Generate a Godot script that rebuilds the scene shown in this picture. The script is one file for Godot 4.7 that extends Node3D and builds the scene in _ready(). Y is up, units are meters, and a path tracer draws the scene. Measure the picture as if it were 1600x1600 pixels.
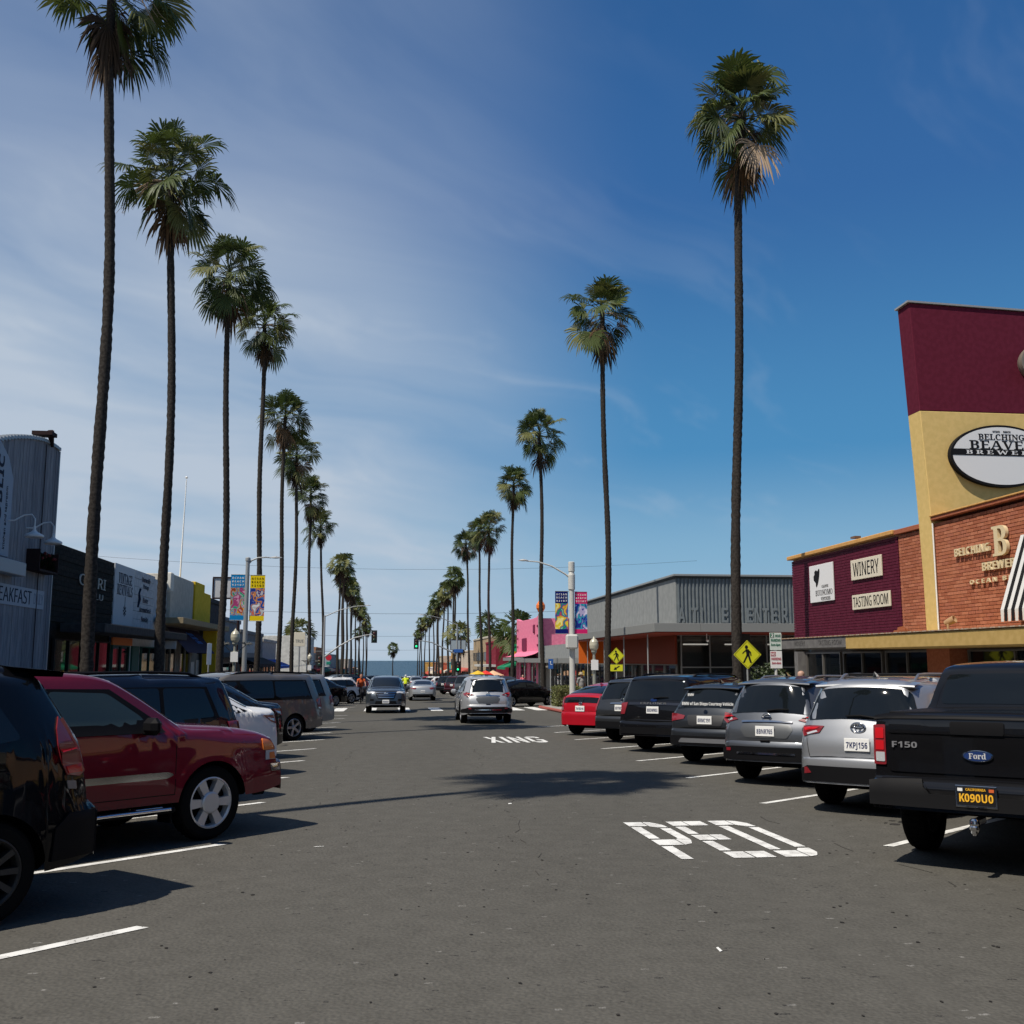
extends Node3D
# A palm-lined shopping street that runs gently downhill to the ocean.
# x is across the street, -z runs down the street, y is up; the road falls 1.5 cm per metre.

const SLOPE := 0.015
const XR := 4.95        # inner end of the right-hand stall lines
const XL := -1.62       # inner end of the left-hand stall lines
const CURB_R := 10.2
const CURB_L := -6.9
const FACE_R := 14.0    # right-hand building line
const FACE_L := -11.0   # left-hand building line
const SHORE := -455.0

var rng := RandomNumberGenerator.new()
var taken := {}
var mats := {}

func gy(z: float) -> float:
	return SLOPE * maxf(z, SHORE)

# ------------------------------------------------------------------ meshes
class MB:
	var v := PackedVector3Array()
	var n := PackedVector3Array()
	var u := PackedVector2Array()
	var c := PackedColorArray()
	var ix := PackedInt32Array()
	var tint := Color(1, 1, 1)
	var colored := false
	func vert(p: Vector3, nn: Vector3, uv := Vector2.ZERO) -> int:
		v.append(p); n.append(nn); u.append(uv); c.append(tint)
		return v.size() - 1
	func face(a: int, b: int, d: int) -> void:
		ix.append(a); ix.append(d); ix.append(b)
	func tri(a: Vector3, b: Vector3, d: Vector3) -> void:
		var nn := (b - a).cross(d - a).normalized()
		face(vert(a, nn), vert(b, nn), vert(d, nn))
	func quad(a: Vector3, b: Vector3, d: Vector3, e: Vector3, uvs := [Vector2(0, 1), Vector2(1, 1), Vector2(1, 0), Vector2(0, 0)]) -> void:
		var nn := (d - a).cross(e - b).normalized()
		var i := vert(a, nn, uvs[0])
		vert(b, nn, uvs[1]); vert(d, nn, uvs[2]); vert(e, nn, uvs[3])
		face(i, i + 1, i + 2); face(i, i + 2, i + 3)
	func box(ctr: Vector3, size: Vector3, bs := Basis()) -> void:
		var h := size * 0.5
		for ax in 3:
			for s in [-1.0, 1.0]:
				var d := Vector3.ZERO; d[ax] = s
				var p := Vector3.ZERO; p[(ax + 1) % 3] = 1.0
				var q := Vector3.ZERO; q[(ax + 2) % 3] = s
				var o := ctr + bs * (d * h)
				var pp := bs * (p * h)
				var qq := bs * (q * h)
				quad(o - pp - qq, o + pp - qq, o + pp + qq, o - pp + qq)
	func cbox(ctr: Vector3, size: Vector3, bev: float, bs := Basis()) -> void:
		var h := size * 0.5
		var m := minf(h.x, minf(h.y, h.z)) * 0.9
		bev = minf(bev, m)
		var pts := {}
		for ax in 3:
			for k in 8:
				var p := Vector3(h.x if k & 1 else -h.x, h.y if k & 2 else -h.y, h.z if k & 4 else -h.z)
				for o in 3:
					if o != ax: p[o] -= signf(p[o]) * bev
				pts[[ax, k]] = ctr + bs * p
		for ax in 3:
			var b1 := 1 << ((ax + 1) % 3)
			var b2 := 1 << ((ax + 2) % 3)
			for s in 2:
				var k0 := (1 << ax) * s
				if s == 1: quad(pts[[ax, k0]], pts[[ax, k0 | b1]], pts[[ax, k0 | b1 | b2]], pts[[ax, k0 | b2]])
				else: quad(pts[[ax, k0]], pts[[ax, k0 | b2]], pts[[ax, k0 | b1 | b2]], pts[[ax, k0 | b1]])
			# edges that run along ax
			var a1 := (ax + 1) % 3
			var a2 := (ax + 2) % 3
			for s1 in 2:
				for s2 in 2:
					var kk := b1 * s1 | b2 * s2
					var lo := kk
					var hi := kk | (1 << ax)
					var q := [pts[[a1, lo]], pts[[a1, hi]], pts[[a2, hi]], pts[[a2, lo]]]
					if (s1 + s2) % 2 == 0: q.reverse()
					quad(q[0], q[1], q[2], q[3])
		for k in 8:
			var odd := (((k & 1) + ((k >> 1) & 1) + ((k >> 2) & 1)) % 2) == 1
			if odd: tri(pts[[0, k]], pts[[1, k]], pts[[2, k]])
			else: tri(pts[[0, k]], pts[[2, k]], pts[[1, k]])
	func grid(rows: Array, uvk := Vector2(1, 1)) -> void:   # rows of equal length; smooth
		var base := v.size()
		var nr := rows.size()
		var nc: int = rows[0].size()
		for r in nr:
			for k in nc:
				var p: Vector3 = rows[r][k]
				var du: Vector3 = rows[r][mini(k + 1, nc - 1)] - rows[r][maxi(k - 1, 0)]
				var dv: Vector3 = rows[mini(r + 1, nr - 1)][k] - rows[maxi(r - 1, 0)][k]
				var nn := du.cross(dv)
				if nn.length_squared() < 1e-14:
					nn = Vector3.UP
				vert(p, nn.normalized(), Vector2(uvk.x * k / float(nc - 1), uvk.y * r / float(nr - 1)))
		for r in nr - 1:
			for k in nc - 1:
				var i := base + r * nc + k
				face(i, i + 1, i + nc + 1); face(i, i + nc + 1, i + nc)
	func tube(pts: PackedVector3Array, rad: PackedFloat32Array, sides := 8, caps := true) -> void:
		var rows := []
		var ref := Vector3(0.131, 0.22, 0.97)
		for i in pts.size():
			var t := (pts[mini(i + 1, pts.size() - 1)] - pts[maxi(i - 1, 0)]).normalized()
			if absf(t.dot(ref)) > 0.95: ref = Vector3(0.9, 0.3, 0.1)
			var a := t.cross(ref).normalized()
			var b := t.cross(a)
			ref = a.cross(t) if absf(a.cross(t).dot(t)) < 0.5 else ref
			var row := PackedVector3Array()
			for k in sides + 1:
				var an := TAU * k / sides
				row.append(pts[i] + (a * cos(an) + b * sin(an)) * rad[mini(i, rad.size() - 1)])
			rows.append(row)
		var base := v.size()
		grid(rows)
		# exact round normals and the seam
		for i in pts.size():
			for k in sides + 1:
				var w: Vector3 = rows[i][k] - pts[i]
				if w.length_squared() > 1e-12: n[base + i * (sides + 1) + k] = w.normalized()
		for i in range(base, v.size()):
			pass
		if caps:
			for e in [0, pts.size() - 1]:
				var o := pts[e]
				for k in sides:
					if e == 0: tri(o, rows[e][k + 1], rows[e][k])
					else: tri(o, rows[e][k], rows[e][k + 1])
	func bar(a: Vector3, b: Vector3, r: float, sides := 8) -> void:
		tube(PackedVector3Array([a, b]), PackedFloat32Array([r, r]), sides)
	func lathe(prof: Array, sides := 16, xf := Transform3D()) -> void:   # prof: [r, y] pairs round local y; flat along, smooth round
		for i in prof.size() - 1:
			var p0: Vector2 = Vector2(prof[i][0], prof[i][1])
			var p1: Vector2 = Vector2(prof[i + 1][0], prof[i + 1][1])
			if p0.is_equal_approx(p1): continue
			var d := (p1 - p0).normalized()
			var base := v.size()
			for k in sides + 1:
				var an := TAU * k / sides
				var cs := Vector3(cos(an), 0, sin(an))
				var nn := (xf.basis * (cs * d.y + Vector3(0, -d.x, 0))).normalized()
				vert(xf * (cs * p0.x + Vector3(0, p0.y, 0)), nn, Vector2(float(k) / sides, 0))
				vert(xf * (cs * p1.x + Vector3(0, p1.y, 0)), nn, Vector2(float(k) / sides, 1))
			for k in sides:
				var j := base + k * 2
				face(j, j + 1, j + 3); face(j, j + 3, j + 2)
	func prism(poly: PackedVector2Array, depth: float, xf := Transform3D(), bev := 0.0) -> void:   # front at local z = depth, back at 0
		if Geometry2D.is_polygon_clockwise(poly): pass
		var area := 0.0
		for i in poly.size():
			var q := poly[(i + 1) % poly.size()]
			area += poly[i].x * q.y - q.x * poly[i].y
		if area < 0: poly.reverse()
		var front := poly
		if bev > 0.0:
			var off := Geometry2D.offset_polygon(poly, -bev, Geometry2D.JOIN_MITER)
			if off.size() == 1 and off[0].size() == poly.size():
				front = off[0]
				# line the corners up
				var bi := 0
				for i in front.size():
					if front[i].distance_squared_to(poly[0]) < front[bi].distance_squared_to(poly[0]): bi = i
				var turned := PackedVector2Array()
				for i in front.size(): turned.append(front[(bi + i) % front.size()])
				front = turned
				var fa := 0.0
				for i in front.size():
					var q2 := front[(i + 1) % front.size()]
					fa += front[i].x * q2.y - q2.x * front[i].y
				if fa < 0:
					front = poly
					bev = 0.0
			else: bev = 0.0
		var nz := (xf.basis * Vector3(0, 0, 1)).normalized()
		var tr := Geometry2D.triangulate_polygon(front)
		var b0 := v.size()
		for p in front: vert(xf * Vector3(p.x, p.y, depth), nz, p)
		for i in range(0, tr.size(), 3): face3(b0 + tr[i], b0 + tr[i + 1], b0 + tr[i + 2], nz)
		var tb := Geometry2D.triangulate_polygon(poly)
		var b1 := v.size()
		for p in poly: vert(xf * Vector3(p.x, p.y, 0), -nz, p)
		for i in range(0, tb.size(), 3): face3(b1 + tb[i], b1 + tb[i + 1], b1 + tb[i + 2], -nz)
		for i in poly.size():
			var j := (i + 1) % poly.size()
			var a := poly[i]; var b := poly[j]
			quad(xf * Vector3(a.x, a.y, 0), xf * Vector3(b.x, b.y, 0), xf * Vector3(b.x, b.y, depth - bev), xf * Vector3(a.x, a.y, depth - bev))
			if bev > 0.0:
				quad(xf * Vector3(a.x, a.y, depth - bev), xf * Vector3(b.x, b.y, depth - bev), xf * Vector3(front[j].x, front[j].y, depth), xf * Vector3(front[i].x, front[i].y, depth))
	func face3(a: int, b: int, d: int, nn: Vector3) -> void:
		if (v[b] - v[a]).cross(v[d] - v[a]).dot(nn) >= 0: face(a, b, d)
		else: face(a, d, b)
	func mesh() -> ArrayMesh:
		var m := ArrayMesh.new()
		if ix.is_empty(): return m
		var a := []
		a.resize(Mesh.ARRAY_MAX)
		a[Mesh.ARRAY_VERTEX] = v; a[Mesh.ARRAY_NORMAL] = n; a[Mesh.ARRAY_TEX_UV] = u; a[Mesh.ARRAY_INDEX] = ix
		if colored: a[Mesh.ARRAY_COLOR] = c
		m.add_surface_from_arrays(Mesh.PRIMITIVE_TRIANGLES, a)
		return m

# ------------------------------------------------------------------ naming
func numbered(called: String) -> String:
	if not taken.has(called):
		taken[called] = 0
		return called
	taken[called] += 1
	return "%s_%03d" % [called, taken[called]]

func thing(called: String, label: String, category: String, at := Vector3.ZERO, group := "", turn := 0.0) -> Node3D:
	var o := Node3D.new()
	o.name = numbered(called)
	add_child(o)
	o.position = at
	o.rotation.y = turn
	o.set_meta("label", label); o.set_meta("category", category)
	if group: o.set_meta("group", group)
	return o

func struct(called: String) -> Node3D:
	var o := Node3D.new()
	o.name = numbered(called)
	add_child(o)
	o.set_meta("kind", "structure")
	return o

func part(parent: Node, called: String, mesh: Mesh, m: Material, xf := Transform3D(), label := "") -> MeshInstance3D:
	var o := MeshInstance3D.new()
	o.name = called
	o.mesh = mesh
	o.material_override = m
	o.transform = xf
	if label: o.set_meta("label", label)
	parent.add_child(o, true)
	return o

func bit(parent: Node, called: String, m: Material, fill: Callable, xf := Transform3D(), label := "") -> MeshInstance3D:
	var b := MB.new()
	fill.call(b)
	return part(parent, called, b.mesh(), m, xf, label)

func boxp(parent: Node, called: String, m: Material, ctr: Vector3, size: Vector3, bev := 0.0, bs := Basis()) -> MeshInstance3D:
	var b := MB.new()
	if bev > 0.0: b.cbox(ctr, size, bev, bs)
	else: b.box(ctr, size, bs)
	return part(parent, called, b.mesh(), m)

var font_cache := {}
func font(kind: String, weight: int) -> Font:
	var key := kind + str(weight)
	if not font_cache.has(key):
		var f := SystemFont.new()
		f.font_names = PackedStringArray([kind])
		f.font_weight = weight
		font_cache[key] = f
	return font_cache[key]

# lettering h metres tall (capitals), centred at xf, facing local +z; wid > 0 squeezes the line to that width
func letters(parent: Node, text: String, h: float, m: Material, xf: Transform3D, wid := 0.0, kind := "Droid Sans", weight := 700, depth := 0.006, called := "lettering") -> MeshInstance3D:
	var t := TextMesh.new()
	t.text = text
	t.font = font(kind, weight)
	t.font_size = 40
	t.pixel_size = h / 40.0 / 0.715
	t.depth = depth
	t.curve_step = 2.0
	var o := part(parent, called, t, m)
	var s := 1.0
	if wid > 0.0:
		var ab := t.get_aabb()
		if ab.size.x > 0.0: s = wid / ab.size.x
	o.transform = xf * Transform3D(Basis.from_scale(Vector3(s, 1, 1)), Vector3.ZERO)
	return o

func facing(dir: Vector3, at: Vector3) -> Transform3D:   # local +z looks along dir, y stays up
	var z := dir.normalized()
	var x := Vector3.UP.cross(z).normalized()
	return Transform3D(Basis(x, z.cross(x), z), at)

# ------------------------------------------------------------------ materials
func lin(r: float, g: float, b: float) -> Color:
	return Color(r, g, b).linear_to_srgb()

func mat(key: String, col: Color, rough := 0.6, metal := 0.0, extra := {}) -> StandardMaterial3D:
	if mats.has(key): return mats[key]
	var m := StandardMaterial3D.new()
	m.resource_name = key
	m.albedo_color = col
	m.roughness = rough
	m.metallic = metal
	if rough >= 0.6 and metal < 0.2: m.metallic_specular = 0.2
	for k in extra: m.set(k, extra[k])
	mats[key] = m
	return m

func noise_img(size: int, freq: float, sd: int, type := FastNoiseLite.TYPE_SIMPLEX, oct := 3) -> Image:
	var f := FastNoiseLite.new()
	f.noise_type = type
	f.seed = sd
	f.frequency = freq
	f.fractal_octaves = oct
	return f.get_seamless_image(size, size)

# a mottled colour texture: two colours mixed by noise, with finer grain on top
func mottled(size: int, a: Color, b: Color, f1: float, f2: float, sd: int, grain := 0.25) -> ImageTexture:
	var n1 := noise_img(size, f1, sd)
	var n2 := noise_img(size, f2, sd + 7, FastNoiseLite.TYPE_SIMPLEX, 2)
	var im := Image.create(size, size, false, Image.FORMAT_RGB8)
	for y in size:
		for x in size:
			var t := clampf(n1.get_pixel(x, y).r * (1.0 - grain) + n2.get_pixel(x, y).r * grain, 0, 1)
			im.set_pixel(x, y, a.lerp(b, smoothstep(0.2, 0.8, t)))
	return ImageTexture.create_from_image(im)

func textured(key: String, a: Color, b: Color, scale: float, rough := 0.8, f1 := 0.02, f2 := 0.2, extra := {}) -> StandardMaterial3D:
	if mats.has(key): return mats[key]
	var m := mat(key, Color.WHITE, rough, 0.0, extra)
	m.albedo_texture = mottled(256, a, b, f1, f2, key.hash() % 1000)
	m.uv1_triplanar = true
	m.uv1_world_triplanar = true
	m.uv1_scale = Vector3.ONE * scale
	return m

func normal_of(size: int, freq: float, sd: int, strength: float, type := FastNoiseLite.TYPE_SIMPLEX) -> ImageTexture:
	var im := noise_img(size, freq, sd, type)
	im.convert(Image.FORMAT_RGBA8)
	im.bump_map_to_normal_map(strength)
	return ImageTexture.create_from_image(im)

func paint(key: String, c: Color, metal := 0.35, rough := 0.32) -> StandardMaterial3D:
	return mat("paint_" + key, c, rough + 0.1, metal, {"metallic_specular": 0.08 + 0.3 * metal, "clearcoat_enabled": true, "clearcoat": 1.0, "clearcoat_roughness": 0.04})

var glass: StandardMaterial3D
var black_plastic: StandardMaterial3D
var rubber: StandardMaterial3D
var chrome: StandardMaterial3D
var alloy: StandardMaterial3D
var red_lens: StandardMaterial3D
var clear_lens: StandardMaterial3D
var amber_lens: StandardMaterial3D
var white_paint: StandardMaterial3D
var steel_grey: StandardMaterial3D
var ink: StandardMaterial3D
var undercar: StandardMaterial3D

func common_materials() -> void:
	glass = mat("tinted_glass", lin(0.006, 0.008, 0.010), 0.03, 0.0, {"metallic_specular": 0.5})
	black_plastic = mat("black_plastic", lin(0.007, 0.007, 0.008), 0.5, 0.0, {"metallic_specular": 0.2})
	undercar = mat("underbody", lin(0.005, 0.005, 0.005), 0.9, 0.0, {"metallic_specular": 0.05})
	rubber = mat("rubber", lin(0.008, 0.008, 0.008), 0.8, 0.0, {"metallic_specular": 0.15})
	chrome = mat("chrome", lin(0.62, 0.62, 0.63), 0.12, 1.0)
	alloy = mat("alloy", lin(0.36, 0.36, 0.37), 0.38, 0.8)
	red_lens = mat("red_lens", lin(0.19, 0.004, 0.010), 0.10, 0.0, {"clearcoat_enabled": true, "clearcoat": 1.0})
	clear_lens = mat("clear_lens", lin(0.55, 0.56, 0.58), 0.1, 0.25, {"clearcoat_enabled": true, "clearcoat": 1.0})
	amber_lens = mat("amber_lens", lin(0.65, 0.16, 0.02), 0.15, 0.0, {"clearcoat_enabled": true, "clearcoat": 1.0})
	white_paint = mat("white_print", lin(0.75, 0.75, 0.73), 0.5)
	steel_grey = mat("galvanised", lin(0.30, 0.31, 0.31), 0.5, 0.3)
	ink = mat("black_ink", lin(0.012, 0.012, 0.014), 0.6)

# ------------------------------------------------------------------ camera, sky, sun
func camera_and_light() -> void:
	var cam := Camera3D.new()
	cam.name = "camera"
	cam.fov = 53.13
	cam.near = 0.05
	cam.far = 40000.0
	cam.position = Vector3(0, 1.68, 0)
	cam.rotation_order = EULER_ORDER_YXZ
	cam.rotation_degrees = Vector3(8.25, -6.7726, 0)
	add_child(cam)
	cam.current = true

	var env := Environment.new()
	env.background_mode = Environment.BG_SKY
	var sky := Sky.new()
	var sm := PanoramaSkyMaterial.new()
	sm.panorama = sky_picture()
	sm.energy_multiplier = 1.0
	sky.sky_material = sm
	env.sky = sky
	env.tonemap_mode = Environment.TONE_MAPPER_LINEAR
	env.tonemap_exposure = 1.0
	env.sdfgi_enabled = true
	env.ssao_enabled = true
	env.ssil_enabled = true
	var we := WorldEnvironment.new()
	we.name = "world_environment"
	we.environment = env
	add_child(we)

	var sun := DirectionalLight3D.new()
	sun.name = "sun"
	sun.light_energy = 1.58
	sun.light_color = Color(1.0, 0.965, 0.91)
	sun.light_angular_distance = 0.5
	sun.shadow_enabled = true
	sun.look_at_from_position(Vector3.ZERO, Vector3(10.0, -18.6, -7.0))
	add_child(sun)

# clear sky with thin cirrus, whiter towards the horizon and towards the hazy left
func sky_picture() -> ImageTexture:
	var w := 3072
	var h := 1536
	var f := FastNoiseLite.new()
	f.seed = 41
	f.frequency = 1.0
	f.fractal_octaves = 6
	f.fractal_gain = 0.58
	var g := FastNoiseLite.new()
	g.seed = 12
	g.frequency = 1.0
	g.fractal_octaves = 3
	var stops := [[0.0, Color(0.385, 0.530, 0.655)], [0.10, Color(0.225, 0.425, 0.610)], [0.20, Color(0.074, 0.262, 0.505)], [0.42, Color(0.038, 0.138, 0.362)], [0.60, Color(0.026, 0.106, 0.294)], [1.01, Color(0.022, 0.088, 0.250)]]
	var pale := Color(0.50, 0.575, 0.675)
	var im := Image.create(w, h, false, Image.FORMAT_RGBF)
	im.fill(stops[0][1])
	for y in range(0, h / 2 + 2):
		var el := (0.5 - (y + 0.5) / h) * PI
		var s := maxf(sin(el), 0.0)
		var ce := cos(el)
		var base: Color = stops[0][1]
		for k in stops.size() - 1:
			if s >= stops[k][0] and s < stops[k + 1][0]:
				base = (stops[k][1] as Color).lerp(stops[k + 1][1], smoothstep(0.0, 1.0, (s - stops[k][0]) / (stops[k + 1][0] - stops[k][0])) * 0.35 + 0.65 * (s - stops[k][0]) / (stops[k + 1][0] - stops[k][0]))
		var low := lerpf(1.0, 0.36, clampf((rad_to_deg(el) - 6.0) / 27.0, 0, 1))
		for x in w:
			var az := (x + 0.5) / w * TAU            # 0 looks down the street, quarter turn looks right
			var sa := sin(az)
			var p := Vector2(sa * ce, -cos(az) * ce) / (s + 0.16)
			# streaks lie along a wind that blows across the street
			var along := p.x * 0.80 - p.y * 0.60
			var acro := p.x * 0.60 + p.y * 0.80
			var warp := g.get_noise_2d(along * 0.9, acro * 0.9)
			var n1 := f.get_noise_2d(along * 0.9 + warp * 0.3, acro * 3.2 + warp * 0.6)
			var n2 := g.get_noise_2d(along * 0.55 + 7.0, acro * 0.7 - 3.0)
			var wisps := smoothstep(0.05, 0.65, n1) * smoothstep(-0.2, 0.4, n2) * (0.16 + 0.22 * clampf(1.0 - s / 0.35, 0, 1))
			var side := smoothstep(-0.27, 0.17, -sa)
			var veil := side * low * (0.95 + 0.45 * n2 + 0.32 * n1)
			im.set_pixel(x, y, base.lerp(pale, clampf(veil + wisps * (0.55 + 0.25 * side), 0, 0.92)))
	return ImageTexture.create_from_image(im)

# ------------------------------------------------------------------ ground, road, markings, sea
func asphalt() -> StandardMaterial3D:
	var size := 1024
	var fine := noise_img(size, 0.35, 3, FastNoiseLite.TYPE_VALUE, 2)
	var mid := noise_img(size, 0.012, 5, FastNoiseLite.TYPE_SIMPLEX, 4)
	var im := Image.create(size, size, false, Image.FORMAT_RGB8)
	rng.seed = 77
	for y in size:
		for x in size:
			var t := 0.090 * (0.72 + 0.40 * fine.get_pixel(x, y).r + 0.17 * mid.get_pixel(x, y).r)
			im.set_pixel(x, y, lin(t * 1.03, t * 0.985, t * 0.87))
	for k in 260:      # tar specks, chips and spat-out gum
		var cx := rng.randi_range(4, size - 9)
		var cy := rng.randi_range(4, size - 9)
		var dark := rng.randf() < 0.72
		var r := rng.randi_range(1, 2)
		var st := rng.randi_range(0, 3)
		for j in range(-r, r + 1):
			for i in range(-r - st, r + st + 1):
				if rng.randf() < 0.6:
					im.set_pixel(cx + i, cy + j, lin(0.035, 0.034, 0.033) if dark else lin(0.22, 0.215, 0.20))
	var m := mat("asphalt", Color.WHITE, 0.86)
	m.albedo_texture = ImageTexture.create_from_image(im)
	m.uv1_scale = Vector3(1.0 / 5.3, 1.0 / 5.3, 1)
	m.vertex_color_use_as_albedo = true
	m.normal_enabled = true
	m.normal_texture = normal_of(512, 0.25, 9, 3.0)
	m.normal_scale = 0.25
	return m

# thermoplastic with chipped spots that let the asphalt show and rubber smears
func marking_paint() -> StandardMaterial3D:
	var n := 512
	var a := noise_img(n, 0.06, 15, FastNoiseLite.TYPE_SIMPLEX, 4)
	var c := noise_img(n, 0.010, 16, FastNoiseLite.TYPE_SIMPLEX, 3)
	var im := Image.create(n, n, false, Image.FORMAT_RGB8)
	for y in n:
		for x in n:
			var v := a.get_pixel(x, y).r
			var w := c.get_pixel(x, y).r
			var q := lin(0.72, 0.72, 0.69).lerp(lin(0.56, 0.555, 0.53), smoothstep(0.35, 0.75, w))
			if v > 0.92 - 0.14 * w: q = lin(0.13, 0.125, 0.115)
			im.set_pixel(x, y, q)
	var m := mat("road_marking", Color.WHITE, 0.75)
	m.albedo_texture = ImageTexture.create_from_image(im)
	m.uv1_triplanar = true
	m.uv1_world_triplanar = true
	m.uv1_scale = Vector3.ONE * 0.55
	return m

func sheet(x0: float, x1: float, z0: float, z1: float, lift: float, nx: int, nz: int, vary := 0.0) -> MB:
	var b := MB.new()
	b.colored = vary > 0.0
	var f := FastNoiseLite.new()
	f.seed = 5; f.frequency = 0.16; f.fractal_octaves = 3
	var nn := Vector3(0, 1, -SLOPE).normalized()
	for j in nz + 1:
		var t := float(j) / nz
		var z := z0 + (z1 - z0) * (t * t if vary > 0.0 else t)
		for i in nx + 1:
			var x := x0 + (x1 - x0) * i / nx
			if vary > 0.0:
				var g := 1.0 + vary * f.get_noise_2d(x * 1.4, z * 0.45)
				b.tint = Color(g, g, g * 0.995)
			b.vert(Vector3(x, gy(z) + lift, z), nn, Vector2(x, z))
	for j in nz:
		for i in nx:
			var k := j * (nx + 1) + i
			b.face3(k, k + 1, k + nx + 2, nn); b.face3(k, k + nx + 2, k + nx + 1, nn)
	return b

func flat_poly(b: MB, pts: Array, lift: float) -> void:   # [x, z] pairs laid on the road with a thin edge
	var poly := PackedVector2Array()
	for p in pts: poly.append(Vector2(p[0], p[1]))
	var tr := Geometry2D.triangulate_polygon(poly)
	var base := b.v.size()
	for p in poly: b.vert(Vector3(p.x, gy(p.y) + lift, p.y), Vector3.UP, p)
	for i in range(0, tr.size(), 3): b.face3(base + tr[i], base + tr[i + 1], base + tr[i + 2], Vector3.UP)

func ground_and_road() -> void:
	var g := struct("ground")
	part(g, "earth", sheet(-900, 900, 260, SHORE - 12.0, -0.16, 4, 60).mesh(), textured("dry_earth", lin(0.20, 0.18, 0.15), lin(0.28, 0.25, 0.21), 0.1))
	var sea := struct("ocean")
	var water := mat("sea_water", lin(0.020, 0.062, 0.098), 0.34)
	water.metallic_specular = 0.3
	water.normal_enabled = true
	water.normal_texture = normal_of(512, 0.05, 21, 6.0)
	water.uv1_triplanar = true
	water.uv1_world_triplanar = true
	water.uv1_scale = Vector3.ONE * 0.02
	bit(sea, "water", water, func(b: MB) -> void:
		b.quad(Vector3(-20000, -7.6, SHORE - 8), Vector3(20000, -7.6, SHORE - 8), Vector3(20000, -7.6, -32000), Vector3(-20000, -7.6, -32000)))
	rng.seed = 4
	var surf := mat("surf", lin(0.7, 0.72, 0.72), 0.9)
	for k in 14:
		var z := SHORE - 25.0 - rng.randf() * 130.0
		var x := rng.randf_range(-60, 60)
		var l := rng.randf_range(4, 16)
		bit(sea, "breaking_wave", surf, func(b: MB) -> void:
			b.tube(PackedVector3Array([Vector3(x - l, -7.55, z), Vector3(x - l * 0.3, -7.4, z + 0.6), Vector3(x + l * 0.4, -7.42, z + 0.2), Vector3(x + l, -7.55, z - 0.5)]), PackedFloat32Array([0.03, 0.28, 0.22, 0.03]), 6))
	var road := struct("road")
	part(road, "surface", sheet(CURB_L - 0.1, CURB_R + 0.1, 40, SHORE, 0.0, 34, 150, 0.16).mesh(), asphalt())
	part(road, "upper_surface", sheet(CURB_L - 0.1, CURB_R + 0.1, 180, 40, 0.0, 4, 10).mesh(), mat("side_asphalt", lin(0.085, 0.079, 0.072), 0.9))
	part(road, "cross_street", sheet(-400, CURB_L - 0.1, -112, -125, 0.0, 3, 2).mesh(), mat("side_asphalt", lin(0.10, 0.097, 0.092), 0.9))
	part(road, "cross_street", sheet(CURB_R + 0.1, 400, -112, -125, 0.0, 3, 2).mesh(), mats["side_asphalt"])
	# thermoplastic markings, worn at the edges
	var tp := marking_paint()
	rng.seed = 91
	var specks := MB.new()
	for k in 420:         # tar drips, gum and stone chips pressed into the surface
		var z := -3.2 - 26.0 * pow(rng.randf(), 1.5)
		var x := rng.randf_range(-2.5, 7.5)
		var r := rng.randf_range(0.005, 0.016)
		var pts := []
		for i in 6: pts.append([x + cos(TAU * i / 6.0) * r * rng.randf_range(0.5, 1.3), z + sin(TAU * i / 6.0) * r * rng.randf_range(0.6, 1.8)])
		flat_poly(specks, pts, 0.004)
	part(road, "tar_specks", specks.mesh(), mat("tar", lin(0.030, 0.028, 0.026), 0.8)).set_meta("kind", "stuff")
	for c in [[1.3, -9.0, 30.0, 0.004], [4.5, -4.0, 8.0, 0.005], [-0.9, -14.0, 30.0, 0.004]]:
		var ck := MB.new()
		var x: float = c[0]
		var z: float = c[1]
		while z > c[1] - c[2]:
			var x2 := x + rng.randf_range(-0.09, 0.09)
			var z2 := z - rng.randf_range(0.15, 0.4)
			if rng.randf() < 0.45: flat_poly(ck, [[x - c[3], z], [x + c[3], z], [x2 + c[3], z2], [x2 - c[3], z2]], 0.004)
			x = x2; z = z2
		part(road, "crack", ck.mesh(), mat("crack_dark", lin(0.058, 0.055, 0.050), 0.9))
	for k in 16:          # oil drips where engines stand
		var bl := MB.new()
		var rr := k % 2 == 0
		var ox := rng.randf_range(5.6, 7.2) if rr else rng.randf_range(-3.4, -2.2)
		var oz := -8.5 - (k / 2) * 3.5 + rng.randf_range(-0.6, 0.6)
		for j in 7:
			var px := ox + rng.randf_range(-0.3, 0.3)
			var pz := oz + rng.randf_range(-0.3, 0.3)
			var r := rng.randf_range(0.015, 0.07)
			var pts := []
			for i in 9: pts.append([px + cos(TAU * i / 9.0) * r * rng.randf_range(0.75, 1.2), pz + sin(TAU * i / 9.0) * r * rng.randf_range(0.75, 1.2)])
			flat_poly(bl, pts, 0.0035)
		part(road, "oil_stain", bl.mesh(), mat("oil", lin(0.040, 0.038, 0.036), 0.5))
	var ar := deg_to_rad(53.0)
	var al := deg_to_rad(45.0)
	for k in range(-1, 8):
		stall_line(road, tp, XR, -10.03 - 3.49 * k, Vector2(sin(ar), -cos(ar)), 5.4)
	for k in range(-1, 12):
		stall_line(road, tp, XL - 0.012 * k, -7.54 - 3.5 * k, Vector2(-sin(al), cos(al)), 6.0)
	for k in 14:
		stall_line(road, tp, XR, -59.0 - 3.6 * k, Vector2(sin(ar), -cos(ar)), 5.4)
		stall_line(road, tp, XL - 0.2, -58.0 - 3.6 * k, Vector2(-sin(al), cos(al)), 6.0)
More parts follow.
